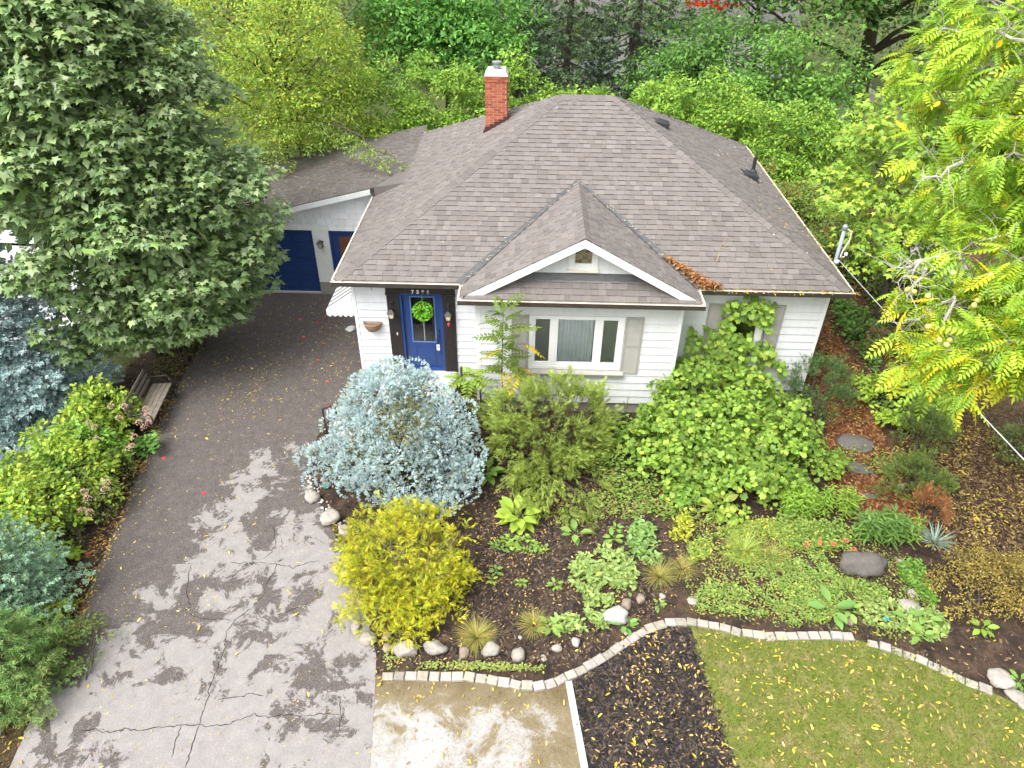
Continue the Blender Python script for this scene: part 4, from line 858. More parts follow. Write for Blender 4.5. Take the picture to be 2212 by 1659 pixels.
NC[1] = conifer('blue_spruce', 'tall silvery blue spruce at the left boundary beneath the maple', (-7.75,-1.3,0), 6.0, 2.05, [tuple(x*1.25 for x in q_) for q_ in BLUE_C], 51, 32, 14, 15, size=.135, half=(.6,-.8,0), sj=3)[1]
NC[2] = conifer('blue_spruce', 'small blue spruce half hidden behind the yellow-green hedge shrubs', tuple(U(15,1080))[:2]+(0,), 1.5, .75, BLUE_C, 52, 12, 8, 8, size=.10)[1]
DK = [(.022,.040,.018),(.030,.050,.022),(.042,.062,.026),(.016,.030,.014)]
k = 0
for x, y, h, r, lab in ((5.6,19.8,13,3.3,'dark drooping spruce behind the chimney with hanging branches'),(8.7,21.0,14,3.5,'dark spruce between the drooping spruce and the ivy-leaved tree'),(3.2,25.0,13,3.4,'dark spruce rising behind the fresh green broadleaf tree')):
    NC[3+k] = conifer('dark_spruce', lab, (x,y,0), h, r, DK, 60+k, 26, 9, 10, T_SHOOT, .34, 1.2, .42, zmax=.85, wide=.30, trunk=.22, sj=2, half=(-.1,-1,0), hang=.35)[1]; k += 1
conifer('blue_spruce', 'distant small blue spruce rising above the rear hedge', tuple(U(1290,210,0))[:2]+(0,), 3.2, 1.5, [(.16,.20,.24),(.20,.24,.28),(.12,.16,.18)], 55, 14, 8, 8, size=.22, sj=2, half=(-.1,-1,0))

rng = np.random.default_rng(58); xx = -24+54*rng.random(420); gap = (np.abs(xx-4.6) < 1.0) | (np.abs(xx-16.5) < 1.6); cw = np.column_stack([xx, 27+6*rng.random(420), 13*rng.random(420)]); cw = cw[~(gap & (cw[:, 2] < 5))]
Pw, vw = dome_leaves(rng, cw, 1.3, 80, .3, .4, .8); nw = len(Pw); o = cloud('background_wood', LEAF, None, T_DIA, Pw, tip_out(rng, vw), face_up(rng, vw), .30*(1+.25*rng.normal(size=nw)).clip(.5, 1.5), pal(rng, nw, [(.045,.085,.022),(.07,.12,.026),(.10,.15,.03),(.035,.065,.02)], .2)*np.repeat(1+.2*rng.normal(size=(len(cw), 1)), 80, axis=0).clip(.5, 1.6), org=(3,30,0)); setp(o, 'dense dark green wood far behind the garden', 'wood', None, 'stuff')
# rear hedge: overgrown shrubs under vines, each mound one shrub
HG = [(.125,.215,.030),(.16,.255,.036),(.10,.185,.028),(.21,.285,.040),(.075,.15,.024)]
hed = [(-1.6,12.2,(2.2,1.6,4.5),'dense bright green vine-covered shrub behind the garage roof'),(1.3,12.9,(2.4,1.8,5.1),'tallest vine-covered mound, left of the chimney'),(4.1,12.9,(2.0,1.6,4.15),'vine-covered shrub directly behind the chimney'),
 (6.4,12.7,(1.9,1.5,3.75),'vine-covered shrub behind the roof ridge'),(8.9,12.9,(2.0,1.6,4.15),'vine-covered shrub right of the roof ridge'),(11.4,12.8,(2.0,1.7,4.25),'broad vine-covered shrub behind the right roof slope'),(13.7,12.0,(1.9,1.7,3.7),'vine-covered shrub at the right end of the rear hedge')]
for i, (x, y, r, lab) in enumerate(hed):
    rng = np.random.default_rng(70+i); s = thing('hedge_shrub', lab, 'shrub', (x,y,0), 'overgrown shrubs along the rear boundary')
    cc, v = ell_clumps(rng, (x,y,.3), (r[0]+.35,r[1]+.3,r[2]-.15), 190, 0, .2, .82); cc = near_side(rng, cc, (x,y,1.5), .15, -.2)
    st_ = MB(); 
    for j in range(7): limb(st_, (x+rng.normal()*.3, y+rng.normal()*.2, -.05), cc[rng.integers(len(cc))], .045, .01, rng)
    st_.build('stems', BARK, s)
    crown(s, rng, cc, .46*(.6+.7*rng.random(len(cc))), 120, T_DIA, .13, HG, LEAF, up=.4, droop=.3, clj=.22, squash=.8)
    ci, _ = ell_clumps(rng, (x,y,.2), (r[0]*.7,r[1]*.7,r[2]*.75), 45, 0, .1, .5); crown(s, rng, ci, .6, 60, T_DIA, .16, HG, name='inner_foliage')
# lower greenery against the right rear corner of the house
for i, (x, y, r, cols, lab) in enumerate([(12.5,8.3,(1.2,1.7,2.5),[(.07,.12,.025),(.11,.165,.035),(.14,.12,.03)],'mixed green and reddish vine shrub beside the right rear eave'),(12.4,5.9,(.7,1.1,1.5),[(.06,.11,.025),(.10,.155,.03)],'low green shrub below the right eave'),(14.2,7.2,(1.1,1.2,1.8),[(.05,.09,.022),(.08,.13,.028),(.16,.10,.03)],'green-brown shrub between the side path and the young maple'),
    (-1.7,10.5,(2.3,1.0,4.1),[(.15,.22,.03),(.20,.26,.035),(.09,.15,.026)],'yellow-green creeper spilling over the rear roof edge')]):
    rng = np.random.default_rng(90+i); s = thing('vine_shrub', lab, 'shrub', (x,y,0)); cc, v = ell_clumps(rng, (x,y,.1), r, 70, 0, .2, .8); st_ = MB()
    for j in range(5): limb(st_, (x+rng.normal()*.2, y+rng.normal()*.2, -.05), cc[rng.integers(len(cc))], .03, .008, rng)
    st_.build('stems', BARK, s); crown(s, rng, cc, .4, 110, T_DIA, .11, cols, LEAF, clj=.2)
    if i == 0: crown(s, rng, cc[rng.choice(len(cc), 9)], .25, 10, T_SPRIG, .2, [(.30,.11,.03),(.25,.05,.02)], name='red_leaves')
# pale building and fence behind the trees
bld = thing('neighbour_house', 'pale grey house glimpsed between the spruces behind the garden', 'house', (9,36,0)); MB().box(-2,34,0,20,42,3.0).build('wall', plain('pale_siding', (.62,.62,.62), (.55,.55,.55), 1, .7, .1), bld); MB().prism([(-2.5,33.5,3.0),(20.5,33.5,3.0),(20.5,38,5.2),(-2.5,38,5.2)], (0,0,.1)).build('roof', plain('grey_roof', (.16,.15,.15), (.12,.115,.11), 2, .9, .2), bld)
for x in (1,5.5,10,14.5): MB().box(x,33.95,.9,x+1.4,34.0,2.2).build('window', DARKIN, bld)
fn = thing('chain_fence', 'dark wire fence with thin posts behind the rear hedge', 'fence', (12,17.6,0))
for i in range(9): MB().tube([(7.5+i*1.3,17.6,0),(7.5+i*1.3,17.6,1.6)], .03, 6).build('post', BLACKM, fn)
fw = MB(); fw.tube([(7.5,17.6,1.58),(17.9,17.6,1.58)], .02, 5)
for i in range(80): x = 7.5+i*.13; fw.bar((x,17.6,.05),(x+.5,17.6,1.55),.008,.008); fw.bar((x+.5,17.61,.05),(x,17.61,1.55),.008,.008)
fw.build('wire_mesh', BLACKM, fn)

# walnut on the right, reaching over the lawn
rng = np.random.default_rng(101)
wt = thing('walnut_tree', 'yellow-green walnut tree with grey bare twigs reaching in over the lawn', 'tree', (15.2,-4.6,0))
tb, tt = np.array((15.2,-4.6,-.05)), np.array((14.6,-4.9,8.5)); tk = MB(); limb(tk, tb, tt, .24, .10, rng, n=6, sides=8, wob=.01); tk.build('trunk', GREYBARK, wt, smooth=True)
WC = [(.22,.33,.022),(.28,.37,.024),(.17,.27,.022),(.40,.38,.022),(.13,.21,.022)]
def at(u, v, dep): return np.array(CAM_POS+ray(u, v)*dep)
ends = []
for (u, v, dep) in [(2060,60,9.5),(1990,130,10),(2120,150,9),(2180,60,8.6),(2040,220,9.6),(2150,260,8.8),(2010,330,9.6),(2100,360,9),(2190,330,8.2),(2060,430,9.2),(2150,470,8.6),(2200,560,8.2),(2080,560,8.8),(2000,600,9.0),(1975,690,8.8),(2060,660,8.6),(2140,640,8.2),(2030,760,8.6),(2110,760,8.2),(2190,740,7.8),(2090,775,8.4),(2170,785,8.0),(2240,400,8),(2260,650,7.6),(2240,150,8.4),(2290,780,7.6),(2300,250,8),(2320,500,8),(2150,0,9),(2060,-60,10),(2250,-20,9)]: ends.append(at(u, v, dep*1.1))
ends = np.array(ends); lm = MB(); tw = MB(); P, Y = [], []
for e in ends:
    f = np.clip((e[2]-1.0)/9.5, .35, .98); s = tb+(tt-tb)*f; pts = limb(lm, s, e, .05, .010, rng, sag=.25, n=7, sides=5, wob=.05)
    for j in range(2, len(pts)):
        for q in range(5):
            d = nrm(rng.normal(size=(1, 3))*np.array((1, 1, .5)))[0]; l = .25+.45*rng.random(); e2 = np.array(pts[j])+d*l; tw.tube([pts[j], (np.array(pts[j])+e2)/2+rng.normal(size=3)*.04, e2], [.008,.006,.003], 4, cap=False)
            if j > 3 or rng.random() < .35:
                for m in range(12): P.append(np.array(pts[j])+d*l*(.45+.6*rng.random())+rng.normal(size=3)*.05); Y.append(nrm((d+rng.normal(size=3)*.7+np.array((0, 0, -.55)))[None])[0])
lm.build('limbs', GREYBARK, wt, smooth=True); tw.build('twigs', GREYBARK, wt)
P, Y = np.array(P), np.array(Y); n = len(P); NC['walnut'] = n
cloud('crown', LEAF, wt, T_WALNUT, P, Y, np.array((0, 0, 1))+rng.normal(size=(n, 3))*.35, .28*(1+.25*rng.normal(size=n)).clip(.5, 1.5), np.where(((rng.random(n) < np.clip((6.9-P[:, 2])/4., .02, .38)))[:, None], pal(rng, n, [(.42,.40,.022),(.50,.42,.022),(.36,.38,.024)], .15), pal(rng, n, [(.19,.31,.026),(.235,.345,.028),(.15,.255,.024),(.30,.36,.026),(.115,.20,.022)], .22)))
sel = rng.choice(n, 260); setp(cloud('yellow_leaflets', LEAF, wt, T_OVAL, P[sel]+rng.normal(size=(260, 3))*.1, Y[sel]-np.array((0, 0, .8)), rng.normal(size=(260, 3)), .13, pal(rng, 260, [(.62,.46,.02),(.55,.36,.02),(.62,.5,.03)], .1)), kind='stuff')
# dead grey twigs hanging under the crown
dt = MB()
for (u0, v0, u1, v1) in ((2212,560,2060,640),(2100,620,1960,690),(2212,470,1990,560),(2060,640,2000,760),(2150,650,2080,800),(1990,560,1930,580),(1990,560,1940,610),(2080,350,1990,390),(2212,90,2040,60),(2100,700,2040,720),(2120,690,2150,790),(2000,580,1960,640)):
    a, b = at(u0, v0, 9.4), at(u1, v1, 9.6); pp = limb(dt, a, b, .022, .006, rng, sag=-.05, n=6, sides=5, wob=.10)
    for j in range(1, 7):
        for q in range(2): limb(dt, pp[j], np.array(pp[j])+rng.normal(size=3)*.22, .006, .002, rng, n=3, sides=4, wob=.15)
setp(dt.build('bare_twigs', plain('lichen_twig', (.42,.40,.36), (.32,.30,.26), 10, .95, .2), wt), kind='stuff')
WN = plain('green_walnut', (.34,.36,.10), (.42,.40,.14), 12, .6, .2)
for (u, v) in ((2030,735),(2045,745),(2005,705),(2052,735),(2165,745),(2150,750),(2190,710),(1960,625),(1975,630),(2105,660),(2112,650),(2060,590),(2140,595),(2005,640)):
    p = at(u, v, 8.9); me = blob_rock((p[0],p[1],p[2]), (.042,.042,.044), int(u+v), sub=2, ang=.02, sink=1); me2 = me; link('walnut_fruit', me, wt, None, WN, True)

# ------------------------------------------------------------------ shrubs in the front garden
def stems(root, rng, c, cc, n, r=.03, mat=BARK):
    m = MB()
    for j in rng.choice(len(cc), min(n, len(cc)), replace=False): limb(m, (c[0]+rng.normal()*.08, c[1]+rng.normal()*.08, -.03), cc[j], r, r*.25, rng, n=4, wob=.07)
    m.build('stems', mat, root)
# dwarf blue spruce by the porch
rng = np.random.default_rng(111); c = (1.42,-3.35,0)
gs_ = thing('dwarf_blue_spruce', 'rounded silver-blue dwarf spruce hiding the front porch', 'shrub', c)
cA, vA = ell_clumps(rng, (1.42,-3.25,.75), (1.22,1.15,1.45), 120, -.5, .16, .86); cB, _ = ell_clumps(rng, (1.42,-2.9,1.25), (1.02,.9,1.4), 80, -.1, .14, .88); cC, _ = ell_clumps(rng, (1.85,-4.0,.5), (1.25,.75,.75), 40, -.3, .2, .88); cD, _ = ell_clumps(rng, (-.1,-3.35,.5), (.42,.42,.42), 14, -.4, .15, .85); cE, _ = ell_clumps(rng, (2.35,-3.2,.8), (.7,.75,1.0), 30, -.2, .2, .88)
cc = np.vstack([cA, cB, cC, cD, cE]); cc = cc[cc[:, 2] > .1]; cc = near_side(rng, cc, (1.5,-3.3,1.), .3, -.35); stems(gs_, rng, c, cc, 50, .022)
P, v = dome_leaves(rng, cc, .27*(.65+.6*rng.random(len(cc))), 84, .4, .86, .72); n = len(P)
C = pal(rng, n, [(.30,.38,.385),(.36,.44,.44),(.25,.325,.33),(.21,.28,.27)], .09)*np.repeat(1+.06*rng.normal(size=(len(cc), 1)), 84, axis=0); old = rng.random(n) < .05; C[old] = pal(rng, old.sum(), [(.14,.16,.05),(.18,.16,.06)], .2)
cloud('needles', NEEDLE, gs_, T_SHOOT, P, nrm(v+np.array((0, 0, .35))+rng.normal(size=(n, 3))*.28), rdir(rng, n), .082*(1+.2*rng.normal(size=n)).clip(.6, 1.5), C)
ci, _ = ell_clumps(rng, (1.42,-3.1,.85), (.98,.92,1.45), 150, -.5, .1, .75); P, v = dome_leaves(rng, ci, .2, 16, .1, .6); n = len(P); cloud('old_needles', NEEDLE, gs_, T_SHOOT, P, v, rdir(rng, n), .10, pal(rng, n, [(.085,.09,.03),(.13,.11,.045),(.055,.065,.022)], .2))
# golden thread cypress
rng = np.random.default_rng(121); c = (1.9,-6.1,0)
gt = thing('golden_cypress', 'golden-yellow thread-leaf cypress mound beside the driveway', 'shrub', c)
cA, vA = ell_clumps(rng, (1.9,-5.95,.35), (1.12,1.05,1.12), 210, -.25, .22, .82); cB, _ = ell_clumps(rng, (1.95,-6.6,.25), (.95,.62,.55), 60, -.2, .15, .85); cc = np.vstack([cA, cB]); cc = cc[cc[:, 2] > .06]; cc = near_side(rng, cc, (2.02,-6,.5), .3, -.3); stems(gt, rng, c, cc, 90, .022, GREYBARK)
Pb, v = dome_leaves(rng, cc, .15, 6, .35, .4, .85); P, Y, tt_ = plumes(rng, Pb, nrm(v+np.array((0, 0, .35))+rng.normal(size=v.shape)*.3), .11+.09*rng.random(len(Pb)), 9, .95); n = len(P)
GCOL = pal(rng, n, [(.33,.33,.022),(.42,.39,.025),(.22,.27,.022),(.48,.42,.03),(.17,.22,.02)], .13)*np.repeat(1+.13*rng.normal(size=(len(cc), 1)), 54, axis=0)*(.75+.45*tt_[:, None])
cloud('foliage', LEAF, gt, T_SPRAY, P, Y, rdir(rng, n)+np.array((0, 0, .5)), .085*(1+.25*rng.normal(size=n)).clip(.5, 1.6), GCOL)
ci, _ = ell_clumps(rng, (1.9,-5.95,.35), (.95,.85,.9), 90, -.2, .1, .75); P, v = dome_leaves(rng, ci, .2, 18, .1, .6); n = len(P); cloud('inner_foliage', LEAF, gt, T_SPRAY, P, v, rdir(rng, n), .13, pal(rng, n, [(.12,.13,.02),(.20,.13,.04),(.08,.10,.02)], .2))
# juniper
rng = np.random.default_rng(131); c = (4.6,-2.7,0)
jn = thing('spreading_juniper', 'feathery green spreading juniper beneath the picture window', 'shrub', c)
cA, vA = ell_clumps(rng, (4.6,-2.35,.35), (1.28,1.15,1.45), 190, -.1, .22, .8); cB, _ = ell_clumps(rng, (4.75,-3.5,.2), (.95,.75,.75), 60, -.1, .2, .8); cc = np.vstack([cA, cB]); cc = cc[cc[:, 2] > .08]; cc = near_side(rng, cc, (4.6,-2.5,.6), .3, -.35); stems(jn, rng, c, cc, 60, .028)
Pb, v = dome_leaves(rng, cc, .2, 4, .35, .3, .8); ctr = np.array((4.6,-2.5,.1)); outd = nrm(Pb-ctr); P, Y, tt_ = plumes(rng, Pb, nrm(outd+np.array((0, 0, .25))+rng.normal(size=v.shape)*.28), .26+.16*rng.random(len(Pb)), 16, .7); n = len(P)
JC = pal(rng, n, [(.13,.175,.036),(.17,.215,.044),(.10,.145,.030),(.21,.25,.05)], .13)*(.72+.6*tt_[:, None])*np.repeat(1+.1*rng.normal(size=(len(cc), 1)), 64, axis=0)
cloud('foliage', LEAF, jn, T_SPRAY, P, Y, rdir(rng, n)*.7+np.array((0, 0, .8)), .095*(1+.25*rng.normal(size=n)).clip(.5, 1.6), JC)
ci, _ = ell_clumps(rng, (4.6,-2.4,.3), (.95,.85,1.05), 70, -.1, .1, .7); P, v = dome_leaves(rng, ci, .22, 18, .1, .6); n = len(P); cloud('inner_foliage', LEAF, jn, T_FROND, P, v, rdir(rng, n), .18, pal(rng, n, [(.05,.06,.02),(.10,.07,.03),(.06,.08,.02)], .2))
# tree-of-heaven sapling
rng = np.random.default_rng(141)
def p5(x, y, yy=-1.5): return U((1200+x/1.659)*.57604, (900+y/1.659)*.57604, yy, 1)
sp = thing('sapling', 'slender sapling with long compound leaves, some yellow, before the bay wall', 'sapling', (3.75,-1.45,0))
b0, b1 = p5(1150,1030), p5(1140,445); tk = MB(); tk.tube([(b0.x,-1.5,-.03),(b0.x,-1.5,b0.z),(p5(1130,850).x,-1.5,p5(1130,850).z),tuple(b1)], [.022,.02,.014,.006], 6); tk.build('trunk', BARK, sp)
P, Y, C = [], [], []
for k in range(30):
    t = .35+.65*k/29; p = np.array(b0)*(1-t)+np.array(b1)*t; a = k*2.4; P.append(p); Y.append((math.cos(a), math.sin(a), .45-.5*(1-t)+.5*(t > .93))); C.append((.14,.21,.03) if rng.random() > .12 else (.55,.42,.02))
for (x, y, cc_) in ((1210,800,1),(1230,820,1),(1180,760,0),(930,830,0),(940,860,0),(880,840,0),(960,900,1),(1000,860,0),(1020,780,0),(980,850,0),(1260,640,1)):
    P.append(np.array(p5(x, y))); a = rng.random()*6.28; Y.append((math.cos(a), math.sin(a)-.3, -.1)); C.append((.60,.45,.02) if cc_ else (.16,.24,.035))
n = len(P); cloud('leaves', LEAF, sp, T_AIL, P, np.array(Y), np.array((0, 0, 1))+rng.normal(size=(n, 3))*.2, .50*(1+.15*rng.normal(size=n)), np.array(C)*(1+.12*rng.normal(size=(n, 1))))
sb_ = MB(); a = p5(940,860); sb_.tube([(3.05,-1.5,0),(3.0,-1.5,a.z)], .02, 5); sb_.tube([(2.62,-1.5,0.02),(2.60,-1.5,p5(925,790).z)], .028, 6); sb_.build('second_stem', BARK, sp)
sP = [np.array(p5(930,850))]*7; cloud('second_stem_leaves', LEAF, sp, T_AIL, np.array(sP), np.array([(math.cos(a), math.sin(a), .1) for a in np.linspace(0, 5.6, 7)]), np.tile((0,0,1.), (7,1)), .55, pal(rng, 7, [(.17,.25,.035),(.13,.2,.03)], .1))
# grape vine: bush and climbing shoots over the side window
rng = np.random.default_rng(151)
gv = thing('grape_vine', 'sprawling green grape vine heaped below and climbing over the side window', 'vine', (8.5,-2.0,0))
GC = [(.125,.205,.030),(.165,.25,.038),(.095,.165,.026),(.075,.13,.024),(.21,.28,.045)]
parts_ = [((8.3,-1.45,.3),(1.85,1.15,1.25),140),((7.5,-2.4,.2),(1.25,1.1,.95),70),((9.3,-2.2,.2),(1.45,1.1,1.0),90),((8.6,-3.3,.15),(1.5,.8,.7),70)]
cc = np.vstack([ell_clumps(rng, a, b, k, -.05, .2, .82)[0] for a, b, k in parts_]); cc = cc[cc[:, 2] > .12]; stems(gv, rng, (8.5,-2,0), cc, 50, .02)
crown(gv, rng, cc, .26*(.6+.8*rng.random(len(cc))), 30, T_GRAPE, .108, GC, LEAF, up=.4, droop=.4, clj=.18, name='foliage')
ci = np.vstack([ell_clumps(rng, a, np.array(b)*.75, k//3, 0, .1, .6)[0] for a, b, k in parts_]); crown(gv, rng, ci, .35, 16, T_GRAPE, .14, GC, LEAF, name='inner_foliage')
def q5(x, y, yy): return np.array(U((2500+x/3.016)*.57604, (1050+y/3.016)*.57604, yy, 1))
cl_ = [(960,230,70),(1100,290,80),(1205,300,35),(1000,320,80),(1200,380,40),(750,310,100),(880,350,100),(660,320,40),(720,430,90),(700,520,80),(640,490,40),(1110,420,80),(1060,480,40),(1130,530,40),(935,490,25),(470,535,25),(300,545,32),(330,640,55),(230,740,45),(260,670,20),(380,690,60),(520,600,40),(560,650,80),(680,640,90),(800,640,60),(850,680,90),(960,640,40),(560,760,100),(700,760,110),(850,760,90),(1080,760,90),(1180,800,60),(300,850,90),(450,860,110),(180,960,80),(620,880,100),(750,940,110),(860,870,50),(1000,830,60),(1120,880,80),(1240,950,70),(1320,1020,60),(700,1080,100),(160,1100,80),(260,1060,60),(420,1040,25),(830,1050,90),(960,1080,80),(1100,960,50),(650,1010,50)]
P, v = [], []
for x, y, r in cl_:
    k = max(4, int((r/26)**2*2.3)); c0 = q5(x, y, -.20); rm = pxm(c0, r*.57604/3.016)
    a = rng.random(k)*6.28; rr = np.sqrt(rng.random(k))*rm; P.append(np.stack([c0[0]+np.cos(a)*rr, c0[1]+rng.normal(size=k)*.06, c0[2]+np.sin(a)*rr*1.15], 1))
P = np.vstack(P); n = len(P); cloud('climbing_leaves', LEAF, gv, T_GRAPE, P, np.array((0, -.35, -.8))+rng.normal(size=(n, 3))*.5, np.array((0, -1, .75))+rng.normal(size=(n, 3))*.35, .125*(1+.25*rng.normal(size=n)).clip(.5, 1.6), pal(rng, n, GC, .18))
vm = MB()
for ch in ([(620,1080),(560,900),(560,760),(680,640),(720,430),(880,350),(960,230)],[(560,900),(450,860),(330,640),(300,545)],[(850,1050),(850,760),(1080,760),(1110,420),(1200,300)],[(700,960),(230,900),(230,740)]): vm.tube([q5(x, y, -.14) for x, y in ch], .009, 5)
vm.build('climbing_stems', BARK, gv)

# ------------------------------------------------------------------ left boundary planting
def shrub(name, label, base, c, r, n, rc, per, tm, size, cols, seed, mat=LEAF, zmin=0, cat='shrub', ns=14, lump=.22, inner=None, group=None, axial=False, **kw):
    rng = np.random.default_rng(seed); s = thing(name, label, cat, (base[0], base[1], 0), group); cc, v = ell_clumps(rng, c, r, n, zmin, lump, .8); cc = cc[cc[:, 2] > .03]; stems(s, rng, base, cc, ns, .018)
    if axial:
        Pb, v = dome_leaves(rng, cc, rc, max(3, per//5), .3, .4, .8); o = nrm(Pb-np.array((base[0], base[1], 0))); P, Y, tq = plumes(rng, Pb, nrm(o+np.array((0, 0, .5))+rng.normal(size=v.shape)*.3), size*1.3*(.7+.5*rng.random(len(Pb))), 10, .8); k = len(P)
        cloud('foliage', mat, s, T_SPRAY, P, Y, rdir(rng, k)+np.array((0, 0, .6)), size*.5*(1+.25*rng.normal(size=k)).clip(.5, 1.6), pal(rng, k, cols, .15)*(.75+.45*tq[:, None]))
    else: crown(s, rng, cc, rc*(.7+.6*rng.random(len(cc))), per, tm, size, cols, mat, name='foliage', clj=.15, **kw)
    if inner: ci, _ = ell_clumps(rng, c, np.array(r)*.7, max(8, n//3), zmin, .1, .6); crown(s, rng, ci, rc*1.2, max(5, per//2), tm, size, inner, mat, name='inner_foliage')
    return s, rng, cc
LIME = [(.155,.245,.032),(.20,.29,.038),(.12,.20,.028),(.27,.31,.04)]
def flower_heads(root, rng, spots, r, cols, name='flower_head', per=70, sz=.035):
    for q in spots:
        v = rdir(rng, per); v[:, 2] = np.abs(v[:, 2])*1.2; P = np.array(q)+v*np.array((r, r, r*1.25)); setp(cloud(name, LEAF, root, T_DIA, P, v+rng.normal(size=(per, 3))*.5, v, sz*np.ones(per), pal(rng, per, cols, .1)), kind='stuff')
PINK = [(.62,.36,.30),(.66,.45,.36),(.55,.28,.25),(.66,.52,.42)]
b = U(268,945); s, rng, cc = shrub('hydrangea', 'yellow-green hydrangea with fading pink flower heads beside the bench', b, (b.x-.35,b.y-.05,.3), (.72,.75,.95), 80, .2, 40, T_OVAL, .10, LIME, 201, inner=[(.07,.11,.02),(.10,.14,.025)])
flower_heads(s, rng, [np.array(U(u, v, z*1.0+.25)) for u, v, z in ((270,880,1.45),(318,900,1.2),(300,915,.9),(322,915,.8),(312,925,.8),(258,905,1.0),(205,925,.95),(208,950,.85),(290,945,.7),(285,965,.6),(278,972,.55),(240,880,1.15),(192,915,1.0),(315,885,1.0))], .055, PINK, sz=.028)
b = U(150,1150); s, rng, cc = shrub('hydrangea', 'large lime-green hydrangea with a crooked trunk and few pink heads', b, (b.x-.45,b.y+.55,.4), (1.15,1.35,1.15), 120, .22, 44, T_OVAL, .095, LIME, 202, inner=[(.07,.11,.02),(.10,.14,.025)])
flower_heads(s, rng, [np.array(U(u, v, z*1.0+.3)) for u, v, z in ((228,1060,.8),(230,1045,.85),(183,1065,.9),(190,1080,.8),(195,1110,.5),(178,1105,.6))], .062, PINK, sz=.03)
ct = MB(); ct.tube([U(182,1178,0),U(172,1160,.15),U(168,1145,.25),U(155,1125,.5),U(145,1110,.7)], [.05,.045,.05,.035,.03], 7); ct.build('crooked_trunk', BARK, s, smooth=True)
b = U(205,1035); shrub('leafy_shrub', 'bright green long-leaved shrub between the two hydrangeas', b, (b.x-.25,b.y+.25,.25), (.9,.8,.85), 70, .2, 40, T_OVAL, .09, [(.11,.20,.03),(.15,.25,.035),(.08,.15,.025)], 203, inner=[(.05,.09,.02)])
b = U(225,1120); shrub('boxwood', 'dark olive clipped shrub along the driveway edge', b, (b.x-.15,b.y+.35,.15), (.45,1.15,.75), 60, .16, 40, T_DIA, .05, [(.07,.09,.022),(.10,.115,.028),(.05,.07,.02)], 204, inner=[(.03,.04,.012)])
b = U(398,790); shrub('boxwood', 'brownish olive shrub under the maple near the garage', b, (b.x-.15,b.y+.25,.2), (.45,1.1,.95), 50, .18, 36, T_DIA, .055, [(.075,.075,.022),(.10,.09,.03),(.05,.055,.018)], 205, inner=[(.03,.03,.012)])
b = U(440,745); shrub('leafy_shrub', 'low green foliage at the foot of the maple', b, (b.x-.5,b.y,.1), (.5,.8,.5), 30, .2, 24, T_OVAL, .10, [(.06,.10,.022),(.09,.14,.028)], 206)
b = U(40,1330); 
NC['fir'] = conifer('young_fir', 'pale blue-green young fir at the lower left, lime shrub behind', (b.x-.1,b.y+.15,0), 2.9, 1.25, [(.17,.27,.18),(.22,.33,.215),(.13,.21,.13)], 207, 17, 10, 11, T_SHOOT, .12, .15, .1, sj=3, half=(.8,-.6,0))[1]
b = U(75,1500); NC['pine'] = conifer('young_pine', 'bright green young pine at the lower left beside the driveway', (b.x-.35,b.y+.15,0), 1.9, 1.0, [(.085,.165,.045),(.11,.20,.055),(.13,.16,.05)], 208, 15, 9, 10, T_THIN, .15, .12, .15, sj=3)[1]
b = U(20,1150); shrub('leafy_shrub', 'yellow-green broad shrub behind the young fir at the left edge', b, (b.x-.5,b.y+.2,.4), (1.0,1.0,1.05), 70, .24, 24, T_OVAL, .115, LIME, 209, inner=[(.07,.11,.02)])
b = U(100,985); shrub('low_grass_patch', 'small patch of grass between the blue spruce and the hydrangea', b, (b.x,b.y,.0), (.9,.8,.10), 60, .2, 40, T_TUFT, .07, [(.12,.16,.03),(.16,.18,.04)], 210, ns=2)
b = U(172,1470); shrub('boxwood', 'dark green low foliage between the young pine and the driveway', b, (b.x-.25,b.y+.35,.05), (.4,.95,.6), 46, .16, 30, T_DIA, .06, [(.06,.085,.022),(.09,.11,.028)], 211)
for i, (u, v, col, lab) in enumerate(((130,1215,(.16,.24,.03),'lime grape-leaved seedling beside the crooked hydrangea trunk'),(125,1340,(.19,.26,.035),'lime grape-leaved seedling below the young fir'),(175,1130,(.08,.15,.03),'green maple-leaved seedling at the driveway edge'),(330,975,(.07,.14,.03),'dark green seedling behind the bench front leg'))):
    b = U(u, v); shrub('seedling', lab, b, (b.x,b.y,.1), (.22,.25,.32), 14, .10, 14, T_GRAPE, .10, [col, tuple(x*1.25 for x in col)], 215+i, cat='plant', ns=5)
